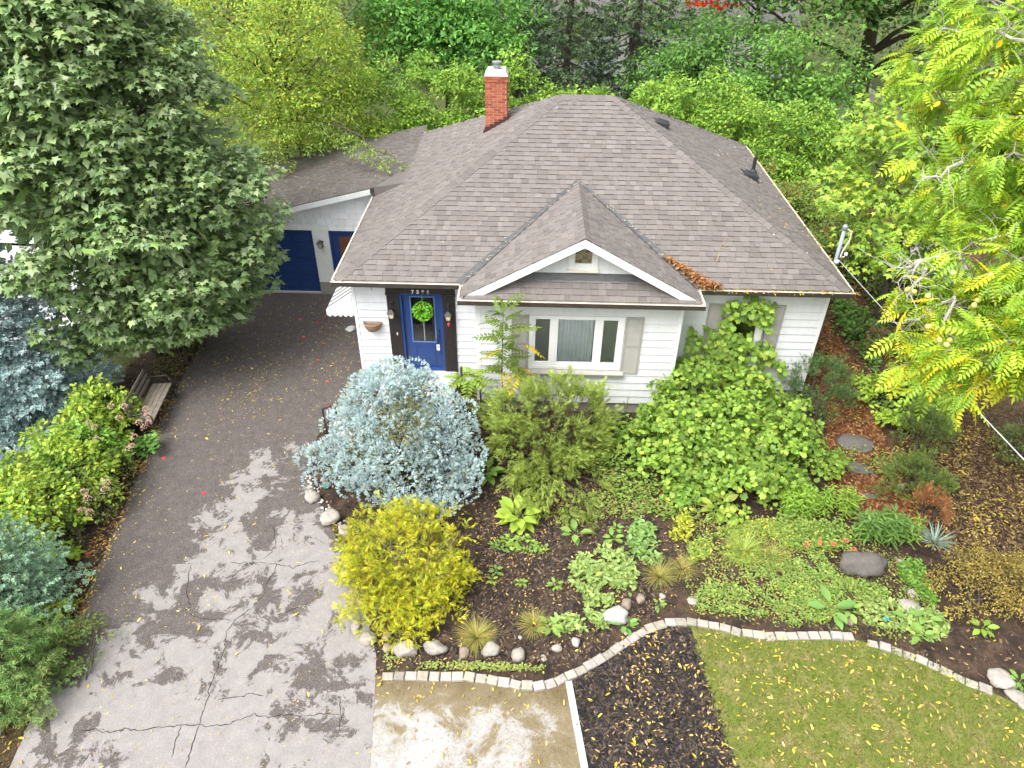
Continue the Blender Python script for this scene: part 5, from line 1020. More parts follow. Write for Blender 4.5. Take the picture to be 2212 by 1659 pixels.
# bench under the maple
bn = thing('garden_bench', 'weathered plank bench with black iron scroll arms under the maple', 'bench', tuple(U(345,885))[:2]+(0,))
A0, A1 = np.array(U(372,828,.45)), np.array(U(332,910,.45)); A0[2] = A1[2] = .45; ax = nrm((A1-A0)[None])[0]; sd_ = np.array((-ax[1], ax[0], 0)); sd_ = sd_ if sd_[0] < 0 else -sd_
for i in range(4):
    a, b2 = A0+sd_*(.06+.115*i), A1+sd_*(.06+.115*i); MB().bar(a, b2, .105, .03).build('seat_plank', GREYW, bn)
for i in range(3):
    o = sd_*(.50+.03*i)+np.array((0, 0, .16+.13*i)); MB().bar(A0+o, A1+o, .02, .09).build('back_slat', GREYW, bn)
for k, e in enumerate((A0-ax*.02, A1+ax*.02)):
    m = MB(); z = np.array((0, 0, 1.)); G = lambda o, h: e*np.array((1, 1, 0))+sd_*o+z*h
    m.tube([G(.02,0),G(.04,.2),G(.02,.42),G(.0,.58),G(.06,.66),G(.2,.68),G(.4,.66),G(.5,.62)], .017, 6); m.tube([G(.5,0),G(.47,.25),G(.48,.45),G(.56,.70),G(.60,.88)], .017, 6); m.tube([G(.02,.42),G(.25,.425),G(.48,.43)], .014, 6)
    m.tube([G(.12,.46),G(.2,.56),G(.3,.60),G(.36,.54),G(.30,.48),G(.25,.52)], .009, 5); m.build('end_frame', BLACKM, bn)
m = MB()
for i in range(9):
    q = A0+(A1-A0)*(i+.5)/9; m.tube([q+sd_*.49+np.array((0, 0, .05)), q+sd_*.55+np.array((0, 0, .3)), q+sd_*.58+np.array((0, 0, .44))], .007, 5)
setp(m.build('back_scrolls', BLACKM, bn), kind='stuff')

# ------------------------------------------------------------------ edging stones, boulders, pebbles
def resample(pts, step):
    pts = [np.array(p[:2]) for p in pts]; out = []; acc = 0
    for a, b2 in zip(pts[:-1], pts[1:]):
        L_ = np.linalg.norm(b2-a); t = acc
        while t < L_: out.append((a+(b2-a)*t/L_, (b2-a)/L_)); t += step
        acc = t-L_
    return out
rng = np.random.default_rng(301)
for line, lab in ((EDGE1, 'curved row of pale sandstone edging blocks along the front bed'), (EDGE2, 'broken row of sunken edging blocks beside the lawn')):
    eg = thing('stone_edging', lab, 'edging', (line[0][0], line[0][1], 0))
    for i, (p, dd) in enumerate(resample(line, .192)):
        if line is EDGE1 and i in (57, 58, 66): continue
        s_ = np.array((-dd[1], dd[0])); l2 = .090+.004*rng.normal(); w2 = .078+.005*rng.normal(); h = .055+.012*rng.normal() - (.02 if line is EDGE2 else 0); c_ = np.array((.31,.285,.245))*(1+.09*rng.normal())*(1, 1+.015*rng.normal(), 1+.03*rng.normal()); ang = .05*rng.normal()
        ca_, sa_ = math.cos(ang), math.sin(ang); d2 = np.array((dd[0]*ca_-dd[1]*sa_, dd[0]*sa_+dd[1]*ca_)); s2_ = np.array((-d2[1], d2[0])); f = lambda a, b_, z: (*(p+d2*a+s2_*b_), z); bv = .014
        m = MB().col(c_); vs = [f(-l2,-w2,-.03),f(l2,-w2,-.03),f(l2,w2,-.03),f(-l2,w2,-.03),f(-l2,-w2,h-bv),f(l2,-w2,h-bv),f(l2,w2,h-bv),f(-l2,w2,h-bv),f(-l2+bv,-w2+bv,h),f(l2-bv,-w2+bv,h+.006*rng.normal()),f(l2-bv,w2-bv,h),f(-l2+bv,w2-bv,h+.006*rng.normal())]
        m.add(vs, [(0,1,5,4),(1,2,6,5),(2,3,7,6),(3,0,4,7),(4,5,9,8),(5,6,10,9),(6,7,11,10),(7,4,8,11),(8,9,10,11)]); m.build('edging_stone', STONE, eg)
def z8(x, y): return ((1200+x/1.659)*.57604, (1880+y/1.659)*.57604)
def z9(x, y): return ((2540+x/1.659)*.57604, (1880+y/1.659)*.57604)
def z6(x, y): return ((2540+x/1.659)*.57604, (900+y/1.659)*.57604)
PG, BR, WH, DG = (.28,.255,.225), (.23,.185,.145), (.37,.355,.33), (.12,.11,.10)
rocks = [(z8(60,130),130,PG,'pale oblong boulder between the pebbles and the driveway'),(z8(160,205),105,PG,'rounded grey boulder where the blue spruce meets the cypress'),((675,1078),38,PG,'smooth round pale boulder at the driveway corner of the pebble bed'),
 (z8(225,785),92,PG,'upright grey boulder at the driveway end of the boulder row'),(z8(305,875),135,PG,'long pale boulder leaning toward the driveway'),(z8(420,852),85,BR,'squat tan boulder tucked under the cypress'),(z8(425,925),78,BR,'small pinkish boulder in front of the squat tan one'),
 (z8(540,940),155,PG,'broad pale boulder below the cypress front'),(z8(720,935),150,PG,'wide grey boulder between the cypress and the straw grass tuft'),(z8(895,955),100,BR,'low tan boulder under the straw-coloured grass tuft'),(z8(1070,940),135,PG,'pinkish grey boulder right of the straw grass tuft'),(z8(1235,970),120,PG,'pointed grey boulder at the end of the boulder row'),
 (z8(1475,925),76,PG,'small pale boulder in the dark mulch near the edging curve'),(z8(1390,978),58,PG,'flat grey stone between the pointed boulder and the edging'),(z8(1590,888),86,WH,'white knobbly stone in the dark mulch'),(z8(1245,852),36,WH,'tiny pale stone behind the pointed boulder'),
 (z8(1835,735),180,WH,'large pale angular boulder beside the edging curve'),(z8(1905,650),85,BR,'tan stone touching the large angular boulder'),(z8(1995,620),88,BR,'brown wedge stone above the edging curve'),(z8(2130,600),50,PG,'small stone right of the brown wedge stone'),(z8(1905,822),42,WH,'white egg-shaped stone on the edging'),
 (z9(90,625),92,PG,'pale flat stone beside the yellowing ground cover'),(z9(1140,425),345,DG,'big dark weathered boulder with lichen in the flower bed'),(z9(1435,660),145,PG,'flat triangular stone near the brown hedge'),(z9(1470,572),90,PG,'thin flagstone behind the triangular stone'),(z9(1390,390),85,PG,'grey stone beside the big dark boulder'),(z9(1075,750),72,BR,'reddish flat stone by the teal ornament'),
 (z9(2010,1120),190,PG,'crumbling pale rock at the lawn corner'),(z9(2100,1215),140,PG,'second crumbling rock at the lawn corner'),(z9(2140,1270),80,PG,'last crumbling rock, half sunk in the lawn edge'),
 (z6(1120,1270),235,DG,'large slate stepping stone on the bark path'),(z6(1130,1425),185,DG,'second slate stepping stone on the bark path'),(z6(1190,1595),100,DG,'small stepping stone at the bottom of the bark path'),(z6(1262,1232),50,PG,'little upright stone beside the large stepping stone'),(z6(1385,1545),62,WH,'white stone chip at the right edge of the path')]
for i, (pp, wz, c_, lab) in enumerate(rocks):
    p = U(*pp); r = pxm(p, (wz if i == 2 else wz/1.659*.57604))/2
    if i == 2: r = pxm(p, 38)/2
    flat = .72
    if 'slate' in lab or 'stepping' in lab or 'flag' in lab: flat = .14
    elif 'flat' in lab or 'crumbl' in lab: flat = .35
    big = 'big dark' in lab; rr = (r*1.05, r*.55, r*.55) if big else (r*1.02, r*(.72+.2*random.Random(i).random()), r*flat)
    me = blob_rock((p.x, p.y, 0), rr, 400+i, sub=3 if r > .12 else 2, ang=.16 if not big else .22, rot=(0 if wz > 120 else None), sink=.35)
    colour_mesh(me, np.array(c_)*(1+.06*np.random.default_rng(i).normal())); o = link('boulder' if flat > .3 else 'stepping_stone', me, None, (p.x, p.y, 0), STONE, True); setp(o, lab, 'stone')
peb_poly = pxpoly([(660,1020),(690,1040),(700,1075),(725,1110),(755,1130),(745,1145),(700,1110),(690,1090),(660,1060)]); rng = np.random.default_rng(311)
for i, q in enumerate(scatter(rng, peb_poly, 70)):
    r = .022+.035*rng.random()**2; me = blob_rock((q[0], q[1], .006), (r, r*.8, r*.6), 500+i, sub=1, ang=.06, sink=.4); colour_mesh(me, np.array(rng.choice([0, 1, 2]) and (.44,.40,.35) or (.55,.52,.48))*(1+.15*rng.normal())); o = link('pebble', me, None, (q[0], q[1], 0), STONE, True); setp(o, 'small rounded pebble in the loose pile beside the dwarf blue spruce', 'pebble', 'pebbles piled between spruce and driveway')

# ------------------------------------------------------------------ flower bed planting
def rosette(name, label, u, v, n, L_, tm, cols, seed, rise=.7, mat=LEAF, spread=1., group=None, z=0, cat='plant', layers=2):
    rng = np.random.default_rng(seed); b = U(u, v); s = thing(name, label, cat, (b.x, b.y, 0), group); a = np.linspace(0, 2*math.pi*layers, n)+rng.normal(size=n)*.2; t = np.linspace(0, 1, n)
    Y = np.stack([np.cos(a), np.sin(a), rise*(.25+t*1.2)], 1); P = np.array((b.x, b.y, .02))+Y*np.array((1, 1, .6))*L_*.35*spread+np.array((0, 0, 1))*t[:, None]*L_*.35
    Y[:, 2] = rise*(t-.35); C = pal(rng, n, cols, .12); Z = np.array((0, 0, 1.))-np.stack([np.cos(a), np.sin(a), 0*a], 1)*.25
    for i in range(n):                              # each large leaf is a part of its own
        cloud('leaf', mat, s, tm, P[i:i+1], Y[i:i+1], Z[i:i+1]+rng.normal(size=(1, 3))*.12, [L_*(.85+.3*rng.random())], C[i:i+1])
    stm = MB(); 
    for i in range(0, n, 2): stm.tube([(b.x, b.y, -.01), tuple(P[i])], .008, 4)
    setp(stm.build('stalks', LEAFSTEM, s), kind='stuff'); return s
LEAFSTEM = plain('green_stem', (.12,.17,.04), (.09,.13,.03), 8, .7, 0)
HOS = [(.22,.30,.04),(.27,.34,.05),(.18,.26,.035)]
T_HOSTA = T([(0,0,0),(.17,.2,.05),(.26,.5,.07),(.15,.8,.03),(0,1,-.06),(-.15,.8,.03),(-.26,.5,.07),(-.17,.2,.05),(0,.3,.0),(0,.65,.01)], [(0,1,8),(1,2,8),(2,9,8),(2,3,9),(3,4,9),(4,5,9),(5,6,9),(6,8,9),(6,7,8),(7,0,8)])
rosette('hosta', 'yellow-green hosta with broad arching leaves in the dark mulch', *z8(1235,115), 34, .34, T_HOSTA, HOS, 601, .9, GLEAF, 1.15, layers=4)
rosette('hosta', 'green hosta half hidden behind the juniper', *z8(1075-40,-160), 18, .30, T_HOSTA, [(.09,.17,.03),(.12,.20,.035)], 602, .8, GLEAF)
rosette('hosta', 'pale hosta with withered tips beside the goldenrod', *z9(250,60), 24, .32, T_HOSTA, [(.22,.28,.05),(.30,.32,.08),(.17,.24,.04)], 603, .9, GLEAF, 1.2, layers=3)
rosette('hosta', 'lime broad-leaved plant at the foot of the grape vine', *z6(585,1500), 14, .26, T_HOSTA, [(.26,.36,.04),(.30,.38,.05)], 604, 1., GLEAF)
for i, (x, y, n, L_, cols, lab) in enumerate([(1590,215,9,.25,[(.12,.20,.05),(.16,.24,.06)],'grey-green mullein seedling in the mulch right of the hosta'),(1820,245,12,.17,[(.11,.19,.045),(.15,.23,.05)],'small toothed rosette left of the leafy strip'),(1250,515,8,.10,[(.14,.22,.04)],'tiny seedling in the open dark mulch'),(1465,530,10,.13,[(.10,.18,.04),(.17,.22,.05)],'small dock plant with a dry brown leaf'),(1095,445,10,.12,[(.09,.16,.04)],'small weed near the cypress'),(1070,500,8,.09,[(.17,.24,.035)],'yellowish tiny weed near the cypress'),(1900,780,9,.19,[(.10,.20,.045),(.13,.23,.05)],'leafy plant against the edging curve'),(1430,790,8,.19,[(.15,.23,.05),(.12,.19,.04)],'broad-leaved weed right of the second straw tuft'),(1840,180,10,.13,[(.12,.20,.04)],'small weed behind the leafy strip'),(2100,655,7,.12,[(.12,.2,.05)],'small plant near the brown wedge stone')]):
    rosette('seedling', lab, *z8(x, y), n, L_, T_OVAL, cols, 610+i, .5)
for i, (x, y, n, L_, cols, lab) in enumerate([(950,690,9,.34,[(.10,.19,.05),(.13,.22,.06)],'large-leaved horseradish-like plant near the edging'),(1440,750,8,.22,[(.12,.21,.05),(.15,.24,.055)],'round-leaved plant left of the mulch corner'),(1530,740,8,.20,[(.12,.21,.05)],'round-leaved plant by the flat triangular stone'),(1500,850,7,.20,[(.13,.22,.05)],'round-leaved plant at the lawn edge'),(1060,690,6,.20,[(.14,.22,.05)],'wilted broad leaf plant beside the horseradish-like plant'),(1890,800,8,.18,[(.16,.26,.04)],'bright plant beside the brown hedge foot'),(2120,1130,12,.16,[(.09,.18,.035),(.12,.21,.04)],'vivid green clump at the lawn corner')]):
    rosette('broadleaf_plant', lab, *z9(x, y), n, L_, T_HOSTA, cols, 630+i, .45)
def patch2(q, seed):
    r = np.random.default_rng(seed); f = 0
    for i in range(7): a = r.normal(size=2)*5*(1+.45*i); f = f+np.sin(q@a+r.random()*6.28)/(1+.25*i)
    return f/2.6
# leafy carpets (each one low clump)
def carpet(name, label, poly, n, tm, size, cols, seed, h=.12, mat=LEAF, cat='plant', w=None):
    rng = np.random.default_rng(seed); poly = pxpoly(poly); q = scatter(rng, poly, int(n*1.9)); q = q[patch2(q, seed)+rng.normal(size=len(q))*.3 > -.22][:n]; n = len(q); P = np.column_stack([q, .02+h*rng.random(n)**1.5]); c = q.mean(0); o = thing(name, label, cat, (c[0], c[1], 0))
    a = rng.random(n)*6.28; cloud('leaves', mat, o, tm, P, np.stack([np.cos(a), np.sin(a), .15+.3*rng.random(n)], 1), np.array((0, 0, 1.))+rng.normal(size=(n, 3))*.28, size*(1+.25*rng.normal(size=n)).clip(.4, 1.6), pal(rng, n, cols, .16, w))
    sm = MB()
    for i in range(0, n, max(1, n//60)): sm.tube([(P[i,0], P[i,1], -.01), tuple(P[i])], .004, 3)
    setp(sm.build('stalks', LEAFSTEM, o), kind='stuff'); return o
LG = [(.15,.215,.065),(.19,.25,.08),(.115,.175,.05),(.22,.27,.07)]
carpet('leafy_clump', 'dense light green leafy clump in the middle of the mulch bed', [z8(x, y) for x, y in ((1560,420),(1640,320),(1760,300),(1880,330),(1960,430),(1960,560),(1880,640),(1780,660),(1650,600),(1570,520))], 900, T_OVAL, .105, LG, 650, .16)
carpet('leafy_clump', 'straggling leafy tail running from the dense clump to the edging', [z8(x, y) for x, y in ((1650,600),(1760,650),(1800,760),(1740,800),(1640,700))], 220, T_OVAL, .10, LG, 651, .12)
carpet('leafy_strip', 'strip of grey-green weeds between the dense clump and the juniper', [z8(x, y) for x, y in ((1960,120),(2060,160),(2100,280),(2140,380),(2080,420),(1980,380),(1900,260))], 420, T_OVAL, .10, [(.12,.20,.06),(.16,.24,.075),(.10,.17,.04)], 652, .15)
carpet('weed_patch', 'low weeds right of the second straw tuft', [z8(x, y) for x, y in ((1400,780),(1520,700),(1640,740),(1660,800),(1480,830))], 170, T_OVAL, .085, LG, 653, .08)
carpet('weed_patch', 'low weeds below the hosta', [z8(x, y) for x, y in ((1050,250),(1160,230),(1300,230),(1430,300),(1400,350),(1280,320),(1080,310))], 230, T_OVAL, .075, [(.10,.18,.04),(.14,.23,.05),(.2,.26,.04)], 654, .08)
CLOV = [(.11,.175,.042),(.145,.21,.048),(.085,.145,.034),(.20,.23,.045)]
carpet('clover_ground_cover', 'patchy clover ground cover in front of the big dark boulder', [z9(x, y) for x, y in ((420,420),(620,330),(900,330),(1000,480),(1200,520),(1340,520),(1300,620),(1100,640),(850,800),(700,790),(560,640),(440,560))], 5200, T_OVAL, .05, CLOV, 655, .07)
carpet('clover_ground_cover', 'clover ground cover below the goldenrod and grass tufts', [z9(x, y) for x, y in ((60,280),(200,200),(350,150),(640,120),(960,160),(960,320),(640,320),(420,410),(250,330),(60,400))], 5000, T_OVAL, .055, CLOV+[(.30,.30,.04)], 656, .09)
carpet('clover_ground_cover', 'clover and strawberry leaves along the left end of the edging', [z9(x, y) for x, y in ((100,600),(240,450),(420,560),(560,660),(560,720),(300,700),(140,690))], 800, T_OVAL, .055, CLOV, 657, .06)
carpet('clover_ground_cover', 'round-leaved ground cover left of the lawn corner mulch', [z9(x, y) for x, y in ((1080,640),(1300,620),(1640,700),(1700,820),(1620,880),(1400,820),(1180,780)) ], 620, T_OVAL, .085, LG, 658, .08)
carpet('clover_ground_cover', 'green weeds between stepping stones and the goldenrod', [z6(x, y) for x, y in ((940,1330),(1020,1300),(1240,1290),(1500,1500),(1640,1420),(1760,1560),(1560,1640),(1260,1480),(1000,1420))], 900, T_OVAL, .065, CLOV, 659, .12)
carpet('ivy_ground_cover', 'ivy and weeds along the right edge of the bark path', [z6(x, y) for x, y in ((950,380),(1080,420),(1160,620),(1260,760),(1220,860),(1120,700),(1000,520))], 1500, T_OVAL, .10, [(.05,.10,.025),(.075,.14,.032),(.10,.17,.04)], 660, .30)
carpet('ivy_ground_cover', 'dim green undergrowth beneath the walnut branches', [z6(x, y) for x, y in ((1150,330),(1500,300),(1800,420),(1900,700),(1700,900),(1500,880),(1280,700))], 3000, T_OVAL, .11, [(.05,.095,.025),(.07,.125,.03),(.13,.13,.03),(.09,.06,.03)], 661, .45)
carpet('weed_patch', 'weeds and fallen leaves behind the edging under the cypress boulders', [z8(x, y) for x, y in ((390,960),(640,1010),(900,1000),(1150,1020),(1400,1040),(1400,1060),(1100,1060),(760,1050),(420,1050))], 700, T_OVAL, .045, [(.12,.19,.04),(.16,.22,.05),(.24,.19,.07)], 662, .05)
carpet('weed_patch', 'bare-stemmed undergrowth between juniper and grape vine', [(1290,930),(1340,900),(1400,960),(1420,1060),(1340,1100),(1290,1040)], 900, T_OVAL, .075, [(.09,.16,.03),(.13,.21,.04),(.17,.22,.04)], 663, .30)
carpet('weed_patch', 'mixed weeds at the foot of the grape vine', [(1330,1050),(1420,1060),(1500,1090),(1560,1060),(1600,1120),(1480,1150),(1400,1120)], 900, T_OVAL, .07, [(.08,.15,.03),(.11,.19,.035),(.16,.13,.04)], 664, .16)
carpet('weed_patch', 'yellowing low shrubby weed left of the pale hosta', [z9(x, y) for x, y in ((-20,130),(60,90),(90,200),(60,270),(-40,240))], 260, T_OVAL, .075, [(.30,.30,.035),(.24,.27,.035)], 665, .25)
carpet('vivid_ground_cover', 'vivid green clover patch against the brown hedge', [z9(x, y) for x, y in ((1360,420),(1440,370),(1520,420),(1560,540),(1610,660),(1540,680),(1480,560),(1400,520))], 1100, T_OVAL, .06, [(.095,.18,.03),(.125,.215,.035),(.07,.14,.028)], 666, .16)
# ornamental grass tufts
def tuft(label, u, v, n, L_, cols, seed, tm=T_BLADE, name='grass_tuft', up=.9, cat='grass'):
    rng = np.random.default_rng(seed); b = U(u, v); o = thing(name, label, cat, (b.x, b.y, 0)); a = rng.random(n)*6.28; r = np.sqrt(rng.random(n))
    Y = np.stack([np.cos(a)*r, np.sin(a)*r, up*(1.15-r*.7)], 1); P = np.array((b.x, b.y, 0))+np.stack([np.cos(a), np.sin(a), 0*a], 1)*(.05*r[:, None]); Z = np.stack([-np.cos(a), -np.sin(a), .9+0*a], 1)
    cloud('blades', LEAF, o, tm, P, Y, Z, L_*(.7+.4*rng.random(n)), pal(rng, n, cols, .15)); return o
STRAW = [(.20,.21,.05),(.27,.23,.08),(.15,.19,.035),(.23,.16,.06)]
tuft('straw and green grass tuft drooping over the boulders', *z8(975,850), 460, .38, STRAW, 670); tuft('second straw grass tuft in the mulch', *z8(1330,770), 320, .32, STRAW, 671); tuft('pale straw tuft beside the leafy strip', *z8(2110,470), 300, .36, STRAW, 672)
tuft('green fountain grass in the clover bed', *z9(410,320), 420, .48, [(.20,.26,.05),(.27,.30,.08),(.15,.21,.04)], 673); tuft('thin dry grass right of the fountain grass', *z9(590,350), 260, .40, STRAW, 674); tuft('golden straw tuft left of the clover', *z9(30,420), 220, .32, STRAW, 675)
tuft('blue-green yucca beside the brown hedge', *z9(1600,255), 60, .42, [(.20,.27,.22),(.25,.31,.25),(.15,.22,.17)], 676, T_YUCCA, 'yucca', .7, 'plant')
# upright leafy perennials
def stalks(name, label, px, seed, h, nl, tm, L_, cols, rad=.06, cat='plant', tip=None):
    rng = np.random.default_rng(seed); pts = [U(*p) for p in px]; c = np.mean([tuple(p) for p in pts], 0); o = thing(name, label, cat, (c[0], c[1], 0)); P, Y = [], []; st = MB(); tips = []
    for p in pts:
        hh = h*(.75+.4*rng.random()); lean = rng.normal(size=2)*.08; top = np.array((p.x+lean[0], p.y+lean[1], hh)); st.tube([(p.x, p.y, -.01), tuple(top)], [.009,.005], 4); tips.append(top)
        for k in range(nl):
            t = .15+.85*k/nl; a = k*2.399+rng.random(); P.append(np.array((p.x, p.y, 0))*(1-t)+top*t); Y.append((math.cos(a), math.sin(a), .25-.5*(1-t)))
    setp(st.build('stalks', LEAFSTEM, o), kind='stuff'); n = len(P); cloud('leaves', LEAF, o, tm, np.array(P), np.array(Y), np.array((0, 0, 1.))+rng.normal(size=(n, 3))*.2, L_*(1+.2*rng.normal(size=n)).clip(.5, 1.5), pal(rng, n, cols, .13)); return o, rng, tips
rngp = np.random.default_rng(680)
def spots(x0, y0, x1, y1, n, f=z9): return [f(x0+(x1-x0)*rngp.random(), y0+(y1-y0)*rngp.random()) for _ in range(n)]
GR = [(.15,.25,.035),(.20,.30,.04),(.115,.20,.03)]
stalks('goldenrod', 'bright green upright goldenrod stand between vine and boulder', spots(680,30,960,120,34)+spots(640,20,760,80,10), 681, .62, 26, T_LANCE, .14, GR)
stalks('goldenrod', 'second goldenrod group leaning toward the path', spots(960,10,1100,110,14), 682, .55, 24, T_LANCE, .13, GR)
stalks('phlox', 'dark green long-leaved phlox right of the goldenrod', spots(1120,150,1240,270,12)+spots(1270,170,1400,290,12), 683, .58, 26, T_LANCE, .20, [(.085,.155,.035),(.11,.185,.042),(.065,.12,.03)])
stalks('phlox', 'loose light green stems beside the yucca', spots(1400,190,1500,260,7), 684, .45, 18, T_LANCE, .14, [(.16,.25,.05),(.20,.29,.05)])
stalks('tall_weed', 'feathery blue-green weeds at the left foot of the grape vine', [(1470+40*rngp.random(), 985+60*rngp.random()) for _ in range(16)], 685, .75, 26, T_LANCE, .11, [(.11,.19,.055),(.14,.22,.06)])
stalks('tall_weed', 'green weeds beside the pale hosta', spots(-20,-60,90,60,14), 686, .5, 20, T_LANCE, .11, [(.10,.20,.035),(.13,.24,.04)])
stalks('tall_weed', 'single thin weed spike against the bay foundation', [(1350,905),(1352,908)], 687, .75, 16, T_LANCE, .07, [(.07,.10,.03)])
so, rngs, tips = stalks('sedum', 'low plant with coral-red flower heads behind the big dark boulder', [z9(x, y) for x, y in ((845,300),(865,275),(935,295),(1025,285),(1080,315),(900,290),(980,290),(1050,300))], 688, .22, 10, T_OVAL, .07, [(.16,.24,.05),(.2,.27,.06)])
flower_heads(so, rngs, tips[:5], .04, [(.60,.16,.10),(.65,.22,.14)], per=60, sz=.035)
carpet('weed_patch', 'mixed low greenery in front of the goldenrod and phlox', [z9(x, y) for x, y in ((600,100),(1000,110),(1120,250),(960,330),(700,300))], 1500, T_OVAL, .07, CLOV+[(.10,.16,.03)], 690, .2)
carpet('weed_patch', 'ragged weeds between the leafy clump and the grape vine', [z8(x, y) for x, y in ((1500,-20),(2000,-60),(2150,60),(1960,120),(1700,120),(1520,80))], 900, T_OVAL, .065, CLOV+[(.16,.12,.05)], 691, .14)
carpet('weed_patch', 'thin mixed weeds and strawberry leaves spread through the right-hand bed', [z9(x, y) for x, y in ((-60,150),(300,90),(1000,150),(1500,400),(1660,760),(1500,900),(1000,800),(600,780),(100,700))], 4200, T_OVAL, .048, CLOV+[(.22,.18,.05),(.17,.12,.05)], 692, .06)
# right-hand shrubs
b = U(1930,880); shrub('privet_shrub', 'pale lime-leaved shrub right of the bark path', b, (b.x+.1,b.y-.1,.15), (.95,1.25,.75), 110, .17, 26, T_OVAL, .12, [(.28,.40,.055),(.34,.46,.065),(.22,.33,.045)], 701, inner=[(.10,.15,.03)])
b = U(2010,900); shrub('privet_shrub', 'smaller lime shrub behind the dwarf conifers', b, (b.x,b.y,.1), (.45,.4,.6), 26, .15, 14, T_OVAL, .11, [(.24,.33,.05),(.28,.36,.06)], 702)
b = U(1985,975); shrub('dwarf_conifer', 'upper dark green dwarf conifer beside the path', b, (b.x,b.y+.1,.15), (.42,.45,1.0), 60, .15, 30, T_FROND, .15, [(.06,.10,.028),(.085,.13,.035),(.11,.12,.04)], 703, axial=True)
b = U(1965,1065); shrub('dwarf_conifer', 'lower rounded dwarf conifer beside the path', b, (b.x,b.y+.1,.1), (.5,.45,.75), 60, .15, 30, T_FROND, .15, [(.075,.125,.030),(.105,.16,.038),(.13,.15,.04)], 704, axial=True)
b = U(2000,1120); shrub('dying_conifer', 'rust-brown dead dwarf conifer above the yucca', b, (b.x,b.y+.05,.05), (.30,.32,.6), 36, .12, 26, T_FROND, .13, [(.24,.11,.045),(.30,.15,.06),(.18,.085,.04)], 705, axial=True)
b = U(1750,905); shrub('yew', 'dark green yew at the right corner of the house', b, (b.x,b.y+.3,.3), (.75,.85,1.15), 80, .2, 30, T_FROND, .16, [(.035,.07,.022),(.05,.09,.028),(.075,.115,.035)], 706, axial=True, inner=None)
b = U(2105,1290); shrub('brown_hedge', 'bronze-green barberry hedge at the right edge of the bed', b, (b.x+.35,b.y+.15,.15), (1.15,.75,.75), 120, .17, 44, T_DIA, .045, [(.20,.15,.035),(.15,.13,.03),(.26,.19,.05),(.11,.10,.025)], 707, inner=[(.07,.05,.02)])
b = U(2190,1330); shrub('brown_hedge', 'second bronze barberry behind the lawn corner mulch', b, (b.x+.45,b.y+.1,.15), (1.0,.65,.65), 80, .17, 44, T_DIA, .045, [(.19,.14,.035),(.15,.12,.03),(.24,.18,.05)], 708, inner=[(.07,.05,.02)])
b = U(2190,990); shrub('clipped_shrub', 'dull green rounded shrub where the cable leaves the frame', b, (b.x+.2,b.y,.15), (.75,.7,.9), 70, .18, 36, T_DIA, .06, [(.075,.10,.03),(.10,.125,.035),(.055,.08,.024)], 709, inner=[(.03,.04,.012)])
b = U(1830,560); shrub('leafy_shrub', 'dark green undergrowth below the service mast', b, (b.x+.1,b.y,.2), (.8,1.5,1.3), 70, .25, 24, T_OVAL, .12, [(.055,.11,.025),(.08,.15,.03),(.11,.18,.035)], 710, inner=[(.03,.05,.015)])
b = U(1930,640); shrub('leafy_shrub', 'dark green undergrowth between the young maple and the cable', b, (b.x+.3,b.y,.2), (1.3,1.5,1.3), 80, .28, 24, T_OVAL, .12, [(.05,.095,.025),(.07,.13,.03),(.10,.11,.03)], 711, inner=[(.03,.045,.015)])
b = U(1850,720); shrub('leafy_shrub', 'low green bushes along the far end of the bark path', b, (b.x,b.y,.1), (.5,1.0,.6), 40, .2, 22, T_OVAL, .11, [(.06,.115,.03),(.09,.155,.035)], 712)
b = U(1880,760); shrub('dry_shrub', 'dry brown twiggy growth beside the path', b, (b.x+.1,b.y,.1), (.45,.5,.5), 30, .15, 24, T_FROND, .14, [(.16,.10,.05),(.21,.14,.07),(.10,.08,.04)], 713, axial=True)
b = U(2110,900); shrub('dry_shrub', 'brown dead undergrowth beneath the walnut', b, (b.x+.2,b.y,.1), (1.0,.9,.6), 40, .22, 24, T_FROND, .17, [(.09,.07,.04),(.13,.09,.05),(.07,.08,.03)], 714, axial=True)

# ------------------------------------------------------------------ lawn grass, mulch chips, fallen leaves
def sheet_cloud(name, label, cat, P, tm, Y, Z, S, C, mat, kind='stuff'):
    c = P.mean(0)*np.array((1, 1, 0)); o = cloud(name, mat, None, tm, P, Y, Z, S, C, org=tuple(c)); return setp(o, label, cat, None, kind)
rng = np.random.default_rng(801)
def clip_cam(poly): return poly
LAWNV = [p if p[1] > -10.2 else (p[0], max(p[1], -10.2)) for p in LAWN]
def noise2(q, s, seed):
    r = np.random.default_rng(seed); f = 0
    for i in range(6): a = r.normal(size=2)*s*(1+.5*i); f = f+np.sin(q@a+r.random()*6.28)/(1+.4*i)
    return f/2.6
n = 80000; q = scatter(rng, LAWNV, n)+rng.normal(size=(n, 2))*.045; P = np.column_stack([q, .008+0*q[:, 0]]); dry = (noise2(q, 3.2, 7)+rng.normal(size=n)*.45)
C = np.where((dry > .35)[:, None], pal(rng, n, [(.27,.22,.10),(.21,.19,.075)], .15, gain=False), pal(rng, n, [(.15,.21,.032),(.19,.235,.042),(.105,.17,.028),(.24,.24,.06)], .28, gain=False))
sheet_cloud('grass', 'short patchy green and straw lawn grass', 'grass', P, T_TUFT, rng.normal(size=(n, 3))*.6+np.array((0, 0, .8)), rng.normal(size=(n, 3)), .055*(1+.35*rng.normal(size=n)).clip(.3, 2.), C, LEAF)
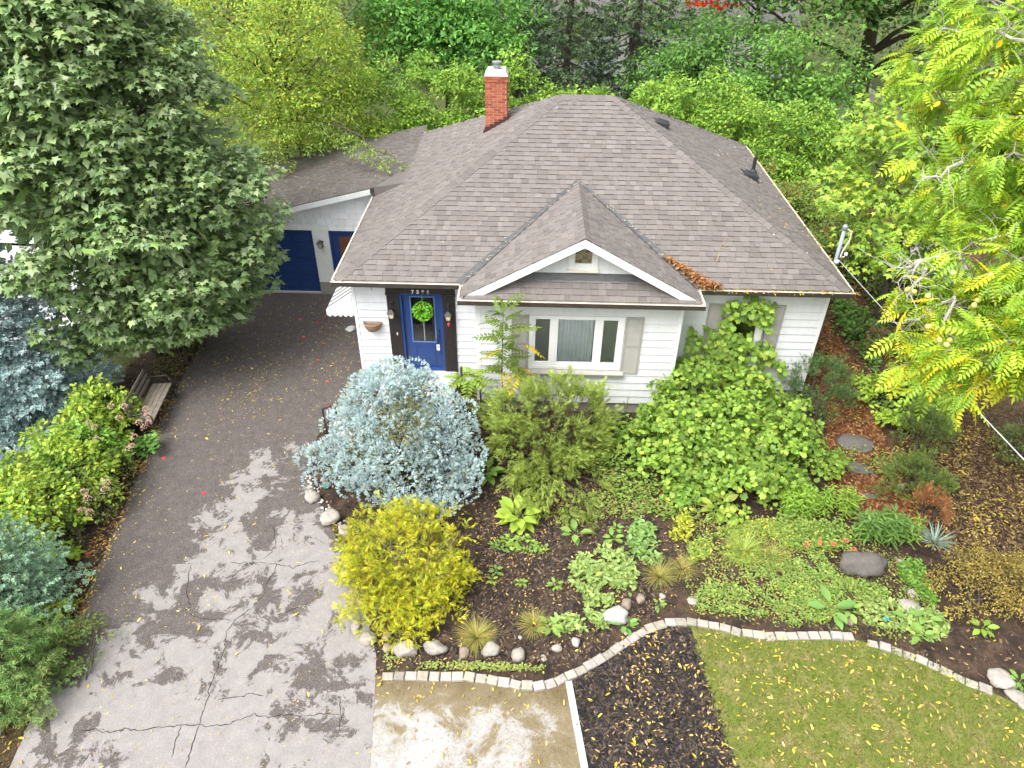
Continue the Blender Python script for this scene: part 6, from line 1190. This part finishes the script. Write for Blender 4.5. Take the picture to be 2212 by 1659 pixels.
def verge_grass(poly, n, cols, seed, label, h=.035, thr=None):
    rng = np.random.default_rng(seed); q = scatter(rng, poly, n)
    if thr is not None: q = q[noise2(q, 1.6, seed)+rng.normal(size=len(q))*.35 > thr]
    k = len(q); sheet_cloud('dead_grass', label, 'grass', np.column_stack([q, .01+0*q[:, 0]]), T_TUFT, rng.normal(size=(k, 3))*.8+np.array((0, 0, .6)), rng.normal(size=(k, 3)), h*(1+.3*rng.normal(size=k)).clip(.3, 1.8), pal(rng, k, cols, .18, gain=False), LEAF)
SANDV = [p if p[1] > -10.2 else (p[0], max(p[1], -10.2)) for p in SAND]
verge_grass(SANDV, 16000, [(.34,.25,.12),(.28,.20,.09),(.42,.33,.18),(.20,.20,.06)], 803, 'dry tan grass on the sandy verge', .04, .25)
verge_grass([(-5.3,-10),(-3.40,-10),(-3.7,-7.8),(-3.9,-6.4),(-4.3,-6.4),(-4.9,-8)], 9000, [(.26,.20,.06),(.20,.19,.05),(.30,.16,.06),(.14,.17,.04)], 804, 'rusty dry grass beside the driveway at the lower left', .06)
verge_grass([tuple(U(*z9(x, y)))[:2] for x, y in ((-40,180),(300,100),(1000,160),(1450,420),(1640,760),(1500,900),(900,800),(500,770),(60,700))], 9000, [(.17,.17,.05),(.22,.18,.07),(.12,.16,.035)], 806, 'thin wispy grass through the right-hand bed', .075, .0)
verge_grass([(-8.3,-12),(-5.2,-12),(-5.4,-7),(-6.2,-4),(-6.3,2),(-8.6,2),(-8.3,-3)], 26000, [(.11,.15,.035),(.15,.18,.045)], 805, 'grass beneath the blue spruce', .06)
def chips(poly, n, cols, seed, label, size=.03, name='bark_chips', z=.016):
    rng = np.random.default_rng(seed); q = scatter(rng, poly, n); a = rng.random(n)*6.28; P = np.column_stack([q, z+.01*rng.random(n)])
    sheet_cloud(name, label, 'mulch', P, T_CHIP, np.stack([np.cos(a), np.sin(a), .25*rng.normal(size=n)], 1), np.array((0, 0, 1.))+rng.normal(size=(n, 3))*.4, size*(1+.45*rng.normal(size=n)).clip(.3, 2.4), pal(rng, n, cols, .3, gain=False), DRYLEAF)
T_CHIP = T([(-.22,0,0),(.22,0,0),(.16,1,.05),(-.16,1,.05)], [(0,1,2),(0,2,3)])
MULCHV = [p if p[1] > -10.2 else (p[0], max(p[1], -10.2)) for p in MULCH]
MC = [(.022,.020,.021),(.040,.035,.035),(.014,.013,.014),(.07,.052,.04)]
chips([(x+(.05 if x > 6 else 0), y) for x, y in MULCHV], 9000, MC+[(.10,.07,.045)], 811, 'black shredded mulch with dry bits', .05)
BEDV = pxpoly([(1025,1110),(1060,960),(1320,900),(1400,1130),(1500,1170),(1420,1330),(1350,1370),(1230,1440),(1000,1440),(840,1440),(780,1380),(1000,1380)])
chips(BEDV, 13000, MC+[(.12,.085,.06),(.16,.11,.075)], 812, 'dark shredded mulch in the front bed', .045)
chips(FRONTB, 12000, [(.10,.065,.04),(.15,.10,.06),(.06,.04,.03),(.035,.03,.027)], 813, 'brown mulch and leaf crumbs across the front bed', .05)
chips(PATH, 7000, [(.19,.072,.030),(.26,.11,.045),(.13,.05,.022),(.30,.16,.07)], 814, 'rust-red bark chips on the side path', .065)
RWOOD = pxpoly([(1905,1000),(2000,900),(2212,950),(2212,1300),(2000,1180),(1960,1090)]); chips(RWOOD, 7000, [(.13,.075,.045),(.19,.12,.06),(.075,.045,.03),(.24,.17,.07)], 815, 'brown leaf litter beneath the walnut', .06)
chips(LEFTB, 6500, [(.05,.035,.025),(.11,.065,.035),(.16,.10,.05),(.025,.02,.018)], 816, 'dark leaf litter along the left side of the driveway', .05)
chips([(11.3,-1),(13.5,-1),(17,8),(12.5,11),(11.4,9)], 6500, [(.11,.06,.035),(.16,.09,.05),(.07,.045,.03),(.22,.15,.06)], 817, 'leaf litter along the right side of the house', .07)
# fallen leaves: the nearest ones singly, the rest as litter
T_FALL = T([(0,0,0),(.16,.3,.06),(.15,.65,.05),(0,1,.02),(-.16,.65,.08),(-.15,.3,.05),(0,.5,-.01)], [(0,1,6),(1,2,6),(2,3,6),(3,4,6),(4,5,6),(5,0,6)])
YEL = [(.58,.44,.035),(.50,.37,.05),(.42,.30,.09),(.52,.45,.09),(.36,.26,.12),(.46,.40,.05)]
protos = {}
def single_leaves(poly, n, seed, label, group, cols, z=.02, size=.085, tm=T_FALL):
    rng = np.random.default_rng(seed); key = (str(cols), id(tm))
    if key not in protos: protos[key] = [cloud_mesh('fallen_leaf', tm, np.zeros((1, 3)), np.array([(0, 1., 0)]), np.array([(0, 0, 1.)]), [1], pal(rng, 1, cols, .2, gain=False)) for _ in range(10)]; [m.materials.append(DRYLEAF) for m in protos[key]]
    qs = scatter(rng, poly, n*3); qs = qs[np.argsort(-(noise2(qs, 3., seed)+1.2*rng.random(len(qs))))][:n]
    for qx, qy in qs:
        o = bpy.data.objects.new('fallen_leaf', protos[key][rng.integers(10)]); COL.objects.link(o); o.location = (qx, qy, z+.006); o.rotation_euler = (rng.normal()*.2, rng.normal()*.25, rng.random()*6.28); s_ = size*(.5+.9*rng.random()); o.scale = (s_, s_, s_); setp(o, label, 'leaf', group)
single_leaves(LAWNV, 200, 821, 'yellow fallen leaflet lying on the lawn', 'fallen leaves on the lawn', YEL, .035)
DRV = [(-3.3,-9.6),(-3.6,-7.8),(-4.1,-4.6),(-4.6,-1.4),(-4.8,1.5),(-1.0,1.5),(-.9,-3),(1.4,-7.4),(1.8,-9.6)]
single_leaves(DRV, 95, 822, 'yellow fallen leaf lying on the driveway', 'fallen leaves on the driveway', YEL, .017)
single_leaves(MULCHV, 32, 823, 'yellow fallen leaflet on the black mulch patch', 'fallen leaves on the mulch patch', YEL, .035)
REDL = [(.55,.03,.035),(.62,.10,.09),(.5,.05,.06)]
for i, (u, v, lab) in enumerate(((610,710,'red maple leaf on the driveway below the planter wall'),(603,768,'red maple leaf on the driveway level with the bench')) ): pass
for (u, v) in ((690,778),(645,692),(703,683),(653,730),(683,698),(707,828),(707,883),(350,993),(445,1068),(190,1195),(702,742)):
    o = bpy.data.objects.new('red_maple_leaf', cloud_mesh('red_maple_leaf', T_MAPLE, np.zeros((1, 3)), np.array([(0, 1., 0)]), np.array([(0, 0, 1.)]), [1], pal(rng, 1, REDL, .1, gain=False))); o.data.materials.append(DRYLEAF); COL.objects.link(o); p = U(u, v); o.location = (p.x, p.y, .03); o.scale = (.12,)*3; o.rotation_euler = (.1, .1, rng.random()*6.28); setp(o, 'bright red maple leaf fallen on the dark driveway', 'leaf', 'red maple leaves on the driveway')
def litter(poly, n, seed, label, cols, size=.07, z=.02, tm=T_FALL, w=None):
    rng = np.random.default_rng(seed); q = scatter(rng, poly, n*2); q = q[np.argsort(-(noise2(q, 3., seed)+1.3*rng.random(len(q))))][:n]; a = rng.random(n)*6.28; P = np.column_stack([q, z+.015*rng.random(n)])
    sheet_cloud('leaf_litter', label, 'leaves', P, tm, np.stack([np.cos(a), np.sin(a), .15*rng.normal(size=n)], 1), np.array((0, 0, 1.))+rng.normal(size=(n, 3))*.25, size*(1+.3*rng.normal(size=n)).clip(.4, 1.8), pal(rng, n, cols, .2, w, gain=False), DRYLEAF)
TANL = [(.34,.22,.10),(.42,.30,.15),(.26,.15,.07),(.50,.38,.08)]
litter(LAWNV, 900, 831, 'scattered small tan and yellow leaves on the lawn', YEL+TANL, .065, .03)
litter(MULCHV, 600, 832, 'tan leaves scattered over the black mulch', TANL+TANL+YEL[:1], .06, .03)
litter(BEDV, 1100, 833, 'tan leaf bits scattered over the front bed', TANL, .05, .03)
litter(FRONTB, 1600, 834, 'yellow and tan leaves through the front garden', TANL+YEL, .06, .03)
litter(PATH, 420, 835, 'yellow leaves on the bark path', YEL+TANL, .07, .03); litter(RWOOD, 1500, 836, 'yellow leaves over the litter beneath the walnut', YEL+TANL, .075, .03)
litter(SANDV, 220, 837, 'yellow leaves on the sandy verge', YEL+TANL, .06, .02); litter(DRV, 800, 838, 'tiny leaf bits on the driveway', TANL+YEL, .035, .017)
UPD = [(-4.9,1.2),(-5.05,4.6),(-.3,4.6),(-.3,-.4),(-4.5,-2.2)]
litter(UPD, 1250, 839, 'many small leaves on the dark upper driveway', TANL+YEL+[(.30,.09,.04)], .05, .017)
LE = [(a[0]+.12, a[1]) for a in DRIVE[1:11]]+[(a[0]-.35, a[1]) for a in reversed(DRIVE[1:11])]; litter(LE, 1500, 840, 'band of orange-brown leaves along the left driveway edge', TANL+[(.36,.14,.05),(.50,.40,.05)], .07, .018)
litter([(11.3,-1),(13.5,-1),(17,8),(12.5,11),(11.4,9)], 1400, 841, 'yellow and brown leaves beside the house', TANL+YEL[:2], .08, .02)
# leaves on the roof
def on_plane(n, gen, label, cols, size, seed, name='leaf_litter', dense=.012):
    rng = np.random.default_rng(seed); P = np.array([gen(rng) for _ in range(n)]); k = len(P); a = rng.random(k)*6.28
    o = cloud(name, DRYLEAF, None, T_FALL, P, np.stack([np.cos(a), np.sin(a), .3*rng.normal(size=k)], 1), np.array((0, 0, 1.))+rng.normal(size=(k, 3))*.35, size*(1+.3*rng.normal(size=k)).clip(.4, 1.8), pal(rng, k, cols, .2, gain=False), org=tuple(P.mean(0))); setp(o, label, 'leaves', None, 'stuff')
def pile(rng):
    t = rng.random()**1.4; y = -.40+t*.8; x = GE1-(y-YV)*1.0+.05+rng.random()*(.34*(1-t)+.05); h = .20*(1-t)*(1-abs(x-(GE1-(y-YV)+.25))*2.0); return (x, y, HE+SL*max(y+OV, 0)+.03+max(0, h)*rng.random())
on_plane(900, pile, 'heap of rusty leaves in the roof valley right of the gable', [(.34,.16,.06),(.26,.11,.045),(.42,.24,.10),(.30,.14,.06)], .085, 851)
on_plane(430, lambda r: (GE1+.15+(W+OV-GE1)*r.random(), go-.055+.03*r.normal(), HE-.05+.05*r.random()), 'leaves filling the front right gutter', YEL+[(.30,.12,.04),(.36,.17,.06)], .07, 852)
on_plane(420, lambda r: (W+OV+.03+.04*r.normal(), .1+9.2*r.random(), HE-.04+.05*r.random()), 'leaves filling the right side gutter', YEL+[(.40,.08,.05),(.40,.28,.08)], .075, 853)
def rr_(r):
    y = .4+8*r.random(); x = W+OV-.1-abs(r.normal())*1.1; return (x, y, HE+SL*(W+OV-x)+.03) if x > W+OV-(min(y, D-y)+OV)+.2 else (W+OV-.15, y, HE+SL*.15+.03)
on_plane(170, rr_, 'small pale leaves scattered over the right roof slope', TANL+[(.6,.52,.4)], .055, 854)
def vl(r):
    t = r.random(); s_ = r.random() < .5; x = GE0+t*(GX-GE0) if s_ else GE1-t*(GX-GE0); return (x+(-.08 if s_ else .08)*r.random()+.03*r.normal(), YV+t*(YB-YV)-.03, HE+SL*(t*(GX-GE0))+.035)
on_plane(90, vl, 'small pale leaves caught along the gable valleys', [(.6,.52,.36),(.55,.45,.2),(.5,.4,.1)], .05, 855)
on_plane(60, lambda r: (lambda x, y: (x, y, HE+SL*(y+OV)+.03))(1.2+8.5*r.random(), .0+.5*abs(r.normal())+.8*r.random()), 'few pale leaves on the front roof slope', TANL+[(.6,.52,.4)], .05, 856)
on_plane(420, lambda r: (lambda x, y: (x, y, gz(x)+.03))(-4.8+4.6*r.random(), GYR+.1+3.6*r.random()), 'yellow-brown leaf bits on the garage roof', TANL, .05, 857)
# fallen twig on the front slope
tg = MB()
def q(u, v):
    r = ray(u, v); nn = Vector((0, -SL, 1)); return np.array(CAM_POS+r*((Vector((0, -OV, HE+.035))-CAM_POS).dot(nn)/r.dot(nn)))

limb(tg, q(1548,565), q(1558,530), .012, .006, rng, n=4, sides=5); limb(tg, q(1558,530), q(1570,512), .009, .004, rng, n=3, sides=5); limb(tg, q(1556,535), q(1578,540), .007, .003, rng, n=3, sides=4); limb(tg, q(1552,555), q(1540,575), .006, .003, rng, n=3, sides=4)
o = tg.build('fallen_twig', plain('twig', (.36,.27,.17), (.28,.2,.12), 10, .9, .1), None, tuple(q(1555,545))); setp(o, 'dry forked twig lying on the front roof slope', 'twig')

# ------------------------------------------------------------------ things on the house
wr = thing('wreath', 'bright green leafy wreath hanging on the blue front door', 'wreath', (1.585,.02,2.34)); rng = np.random.default_rng(861); k = 620; a = rng.random(k)*6.28; b_ = rng.random(k)*6.28
ring = np.stack([np.cos(a), 0*a, np.sin(a)], 1); v = ring*np.cos(b_)[:, None]+np.array((0, 1, 0))*np.sin(b_)[:, None]*-1; P = np.array((1.585,-.005,2.34))+ring*.155+v*.062
cloud('leaves', GLEAF, wr, T_OVAL, P, v+rng.normal(size=(k, 3))*.6, v+rng.normal(size=(k, 3))*.4, .055, pal(rng, k, [(.16,.40,.02),(.20,.48,.03),(.11,.30,.02)], .15))
rg_ = MB(); rg_.tube([(1.585+.155*math.cos(t), -.005, 2.34+.155*math.sin(t)) for t in np.linspace(0, 2*math.pi, 25)], .03, 6); rg_.build('ring', LEAFSTEM, wr); MB().box(1.578,.030,2.45,1.592,.034,2.79).build('hanger', GALV, wr)
def lantern(x, y, z, up, label):
    o = thing('wall_lantern', label, 'lantern', (x, y, z)); m = MB()
    pl_ = MB(); pl_.add([(x+v[0], y-v[2], z+v[1]) for v in MB().lathe([(.055,0),(.05,.02),(.02,.03)], (0,0,0), 14).v], MB().lathe([(.055,0),(.05,.02),(.02,.03)], (0,0,0), 14).f); pl_.build('wall_plate', BLACKM, o, smooth=False)
    yb = y-.15; zb = z-.32 if not up else z+.02
    MB().tube([(x,y-.02,z),(x,y-.08,z+.03),(x,y-.14,z+.02),(x,yb,zb+.25)] if not up else [(x,y-.02,z),(x,y-.08,z-.03),(x,y-.14,z-.01),(x,yb,zb)], .012, 6).build('arm', BLACKM, o)
    q4 = lambda w_, zz: [(x-w_,yb-w_,zz),(x+w_,yb-w_,zz),(x+w_,yb+w_,zz),(x-w_,yb+w_,zz)]
    MB().hexa(q4(.085,zb+.155), q4(.02,zb+.225)).build('cap', BLACKM, o); MB().hexa(q4(.088,zb+.143), q4(.088,zb+.154)).build('rim', BLACKM, o)
    MB().hexa(q4(.040,zb+.004), q4(.070,zb+.142)).build('glass_panes', LAMPG, o); MB().hexa(q4(.044,zb-.012), q4(.044,zb+.003)).build('base', BLACKM, o)
    for sx_, sy2 in ((-1,-1),(1,-1),(1,1),(-1,1)): MB().tube([(x+sx_*.043,yb+sy2*.043,zb),(x+sx_*.074,yb+sy2*.074,zb+.145)], .006, 4).build('corner_bar', BLACKM, o)
    MB().tube([(x,yb,zb+.22),(x,yb,zb+.26)], [.012,.004], 6).build('finial', BLACKM, o); return o
lantern(.885, -.055, 2.58, False, 'black carriage lantern left of the blue front door'); lantern(2.205, -.055, 2.56, False, 'black carriage lantern right of the front door, red ornament below'); lantern(-2.08, GY-.02, 1.62, True, 'black upright lantern on the pale garage pier')
og = MB(); og.lathe([(.004,.10),(.004,.03),(.028,.0),(.03,-.03),(.012,-.075),(.003,-.09)], (2.205,-.205,2.14), 8); setp(og.build('hanging_ornament', plain('pink_glass', (.62,.03,.10), (.5,.02,.08), 9, .3, 0), None, (2.205,-.205,2.14)), 'small pinkish red ornament hanging below the right door lantern', 'ornament')
lk = thing('lockbox', 'white key lockbox hanging from the front door knob', 'lockbox', (1.905,-.03,1.36)); MB().box(1.868,-.045,1.28,1.942,-.008,1.43).build('body', TRIMW, lk); MB().tube([(1.885,-.026,1.43),(1.885,-.026,1.60),(1.905,-.026,1.625),(1.925,-.026,1.60),(1.925,-.026,1.43)], .008, 6).build('shackle', BLACKM, lk); MB().box(1.885,-.048,1.36,1.925,-.0455,1.41).build('dial', SHUT, lk)
pt = thing('wall_planter', 'half-round terracotta basket of dry soil on the white siding', 'planter', (.38,-.03,1.8)); m = MB(); nn = 14; rows_ = [(.05,1.80),(.15,1.84),(.20,1.92),(.215,2.03)]
vs = [(.38+r*math.cos(math.pi*k/nn), -.022-r*math.sin(math.pi*k/nn), z) for r, z in rows_ for k in range(nn+1)]; m.add(vs, [(i*(nn+1)+k, i*(nn+1)+k+1, (i+1)*(nn+1)+k+1, (i+1)*(nn+1)+k) for i in range(3) for k in range(nn)]+[tuple(range(nn, -1, -1))]); m.build('bowl', TERRA, pt, smooth=True)
m = MB(); m.tube([(.38+.217*math.cos(math.pi*k/nn), -.022-.217*math.sin(math.pi*k/nn), 2.03) for k in range(nn+1)]+[(.163,-.022,2.03),(.597,-.022,2.03)], .013, 6); m.build('rim', TERRA, pt)
m = MB(); m.add([(.38+.205*math.cos(math.pi*k/nn), -.022-.205*math.sin(math.pi*k/nn), 2.0) for k in range(nn+1)], [tuple(range(nn+1))]); m.build('soil', SOIL, pt)
# service mast and cables
ms = thing('service_mast', 'grey steel electrical service mast at the right eave', 'mast', (11.30,1.15,3.2)); p0, p1 = np.array((11.33,1.15,2.4)), np.array((11.40,1.35,4.02))
MB().tube([p0, p1], .045, 12).build('conduit', plain('grey_conduit', (.27,.31,.35), (.22,.26,.30), 6, .45, .05), ms, smooth=True); MB().lathe([(.05,-.03),(.065,.0),(.065,.07),(.04,.11),(.01,.12)], tuple(p1), 12).build('weatherhead', GALV, ms)
MB().tube([p1+np.array((.05,-.04,.02)), p1+np.array((.16,-.06,-.04)), p1+np.array((.15,-.08,-.25)), p1+np.array((.04,-.14,-.50)), p1+np.array((.0,-.2,-.62)), p1+np.array((.09,-.22,-.60))], .016, 6).build('drip_loop', CREAM, ms)
MB().tube([p1+np.array((.12,-.2,-.55)), p1+np.array((.13,-.26,-.66)), p1+np.array((.02,-.36,-.78))], .009, 5).build('connector', BLACKM, ms); MB().lathe([(.03,0),(.055,.01),(.055,.05),(.03,.06)], (11.34,1.12,3.27), 10).build('flashing_collar', TRIMW, ms)
MB().box(11.47,1.1,3.46,11.53,1.16,3.52).build('junction', TRIMW, ms)
c0 = np.array((11.36,1.10,3.35)); e = np.array(CAM_POS+ray(2212,970)*8.0); dirc = (e-c0); far = c0+dirc*1.9
cb = MB(); cb.tube([c0+(far-c0)*t+np.array((0, 0, -.10*math.sin(math.pi*t))) for t in np.linspace(0, 1, 14)], .0075, 6); setp(cb.build('overhead_cable', plain('cable_sheath', (.50,.51,.53), (.42,.43,.45), 4, .5, 0), None, tuple(c0)), 'grey overhead service cable running from the mast past the walnut', 'cable')
b2 = MB(); e2 = np.array(CAM_POS+ray(2110,870)*11.5); c1 = c0+np.array((.02,0,-.25)); b2.tube([c1+(e2-c1)*t+np.array((0, 0, -.12*math.sin(math.pi*t))) for t in np.linspace(0, 1, 10)], .005, 5); setp(b2.build('thin_wire', BLACKM, None, tuple(c1)), 'thin dark telephone wire below the service cable', 'cable')
# boards on the verge
ga = [U(1228,1475), U(1240,1550), U(1262,1659)]
def plank(a, b, w, label):
    d = (b-a).normalized(); s_ = Vector((-d.y, d.x, 0))*w/2; m = MB(); z0, z1 = .0, .055; bv = .006
    m.hexa([a-s_+Vector((0,0,z0)), b-s_+Vector((0,0,z0)), b+s_+Vector((0,0,z0)), a+s_+Vector((0,0,z0))], [a-s_*.93+Vector((0,0,z1)), b-s_*.93+Vector((0,0,z1)), b+s_*.93+Vector((0,0,z1)), a+s_*.93+Vector((0,0,z1))])
    setp(m.build('edging_board', plain('pale_board', (.40,.43,.455), (.35,.38,.405), 4, .5, .1), None, tuple((a+b)/2)), label, 'board')
d_ = (ga[2]-ga[0]).normalized(); plank(ga[0], ga[0]+d_*.85, .11, 'short pale grey board end touching the curved stone edging'); plank(ga[0]+d_*.86, ga[0]+d_*2.9, .11, 'long pale grey board between sandy verge and mulch patch')
# small bits on the ground
p = U(758,712); me = blob_rock((p.x, p.y, .016), (.20,.16,.05), 871, sub=2, ang=.03, sink=.6); colour_mesh(me, (.52,.52,.51)); setp(link('paver', me, None, (p.x, p.y, 0), STONE, True), 'pale oval paver on the driveway beside the side wall', 'paver')
p = U(*z9(1297,747)); m = MB(); m.tube([(p.x-.07,p.y,.03),(p.x-.02,p.y+.03,.06),(p.x+.03,p.y,.05),(p.x+.08,p.y-.02,.03)], [.02,.035,.03,.015], 7); setp(m.build('garden_ornament', plain('teal_glaze', (.01,.30,.36), (.01,.2,.26), 20, .3, 0), None, (p.x, p.y, 0)), 'small teal ornament half buried in the ground cover', 'ornament')
p = U(706,1056); m = MB(); m.lathe([(.005,0),(.045,.02),(.06,.06),(.045,.10),(.005,.12)], (p.x, p.y, .0), 12); setp(m.build('garden_ball', plain('green_glaze', (.01,.22,.13), (.01,.17,.10), 9, .3, 0), None, (p.x, p.y, 0), True), 'small green ball among the pebbles by the dwarf blue spruce', 'ball')
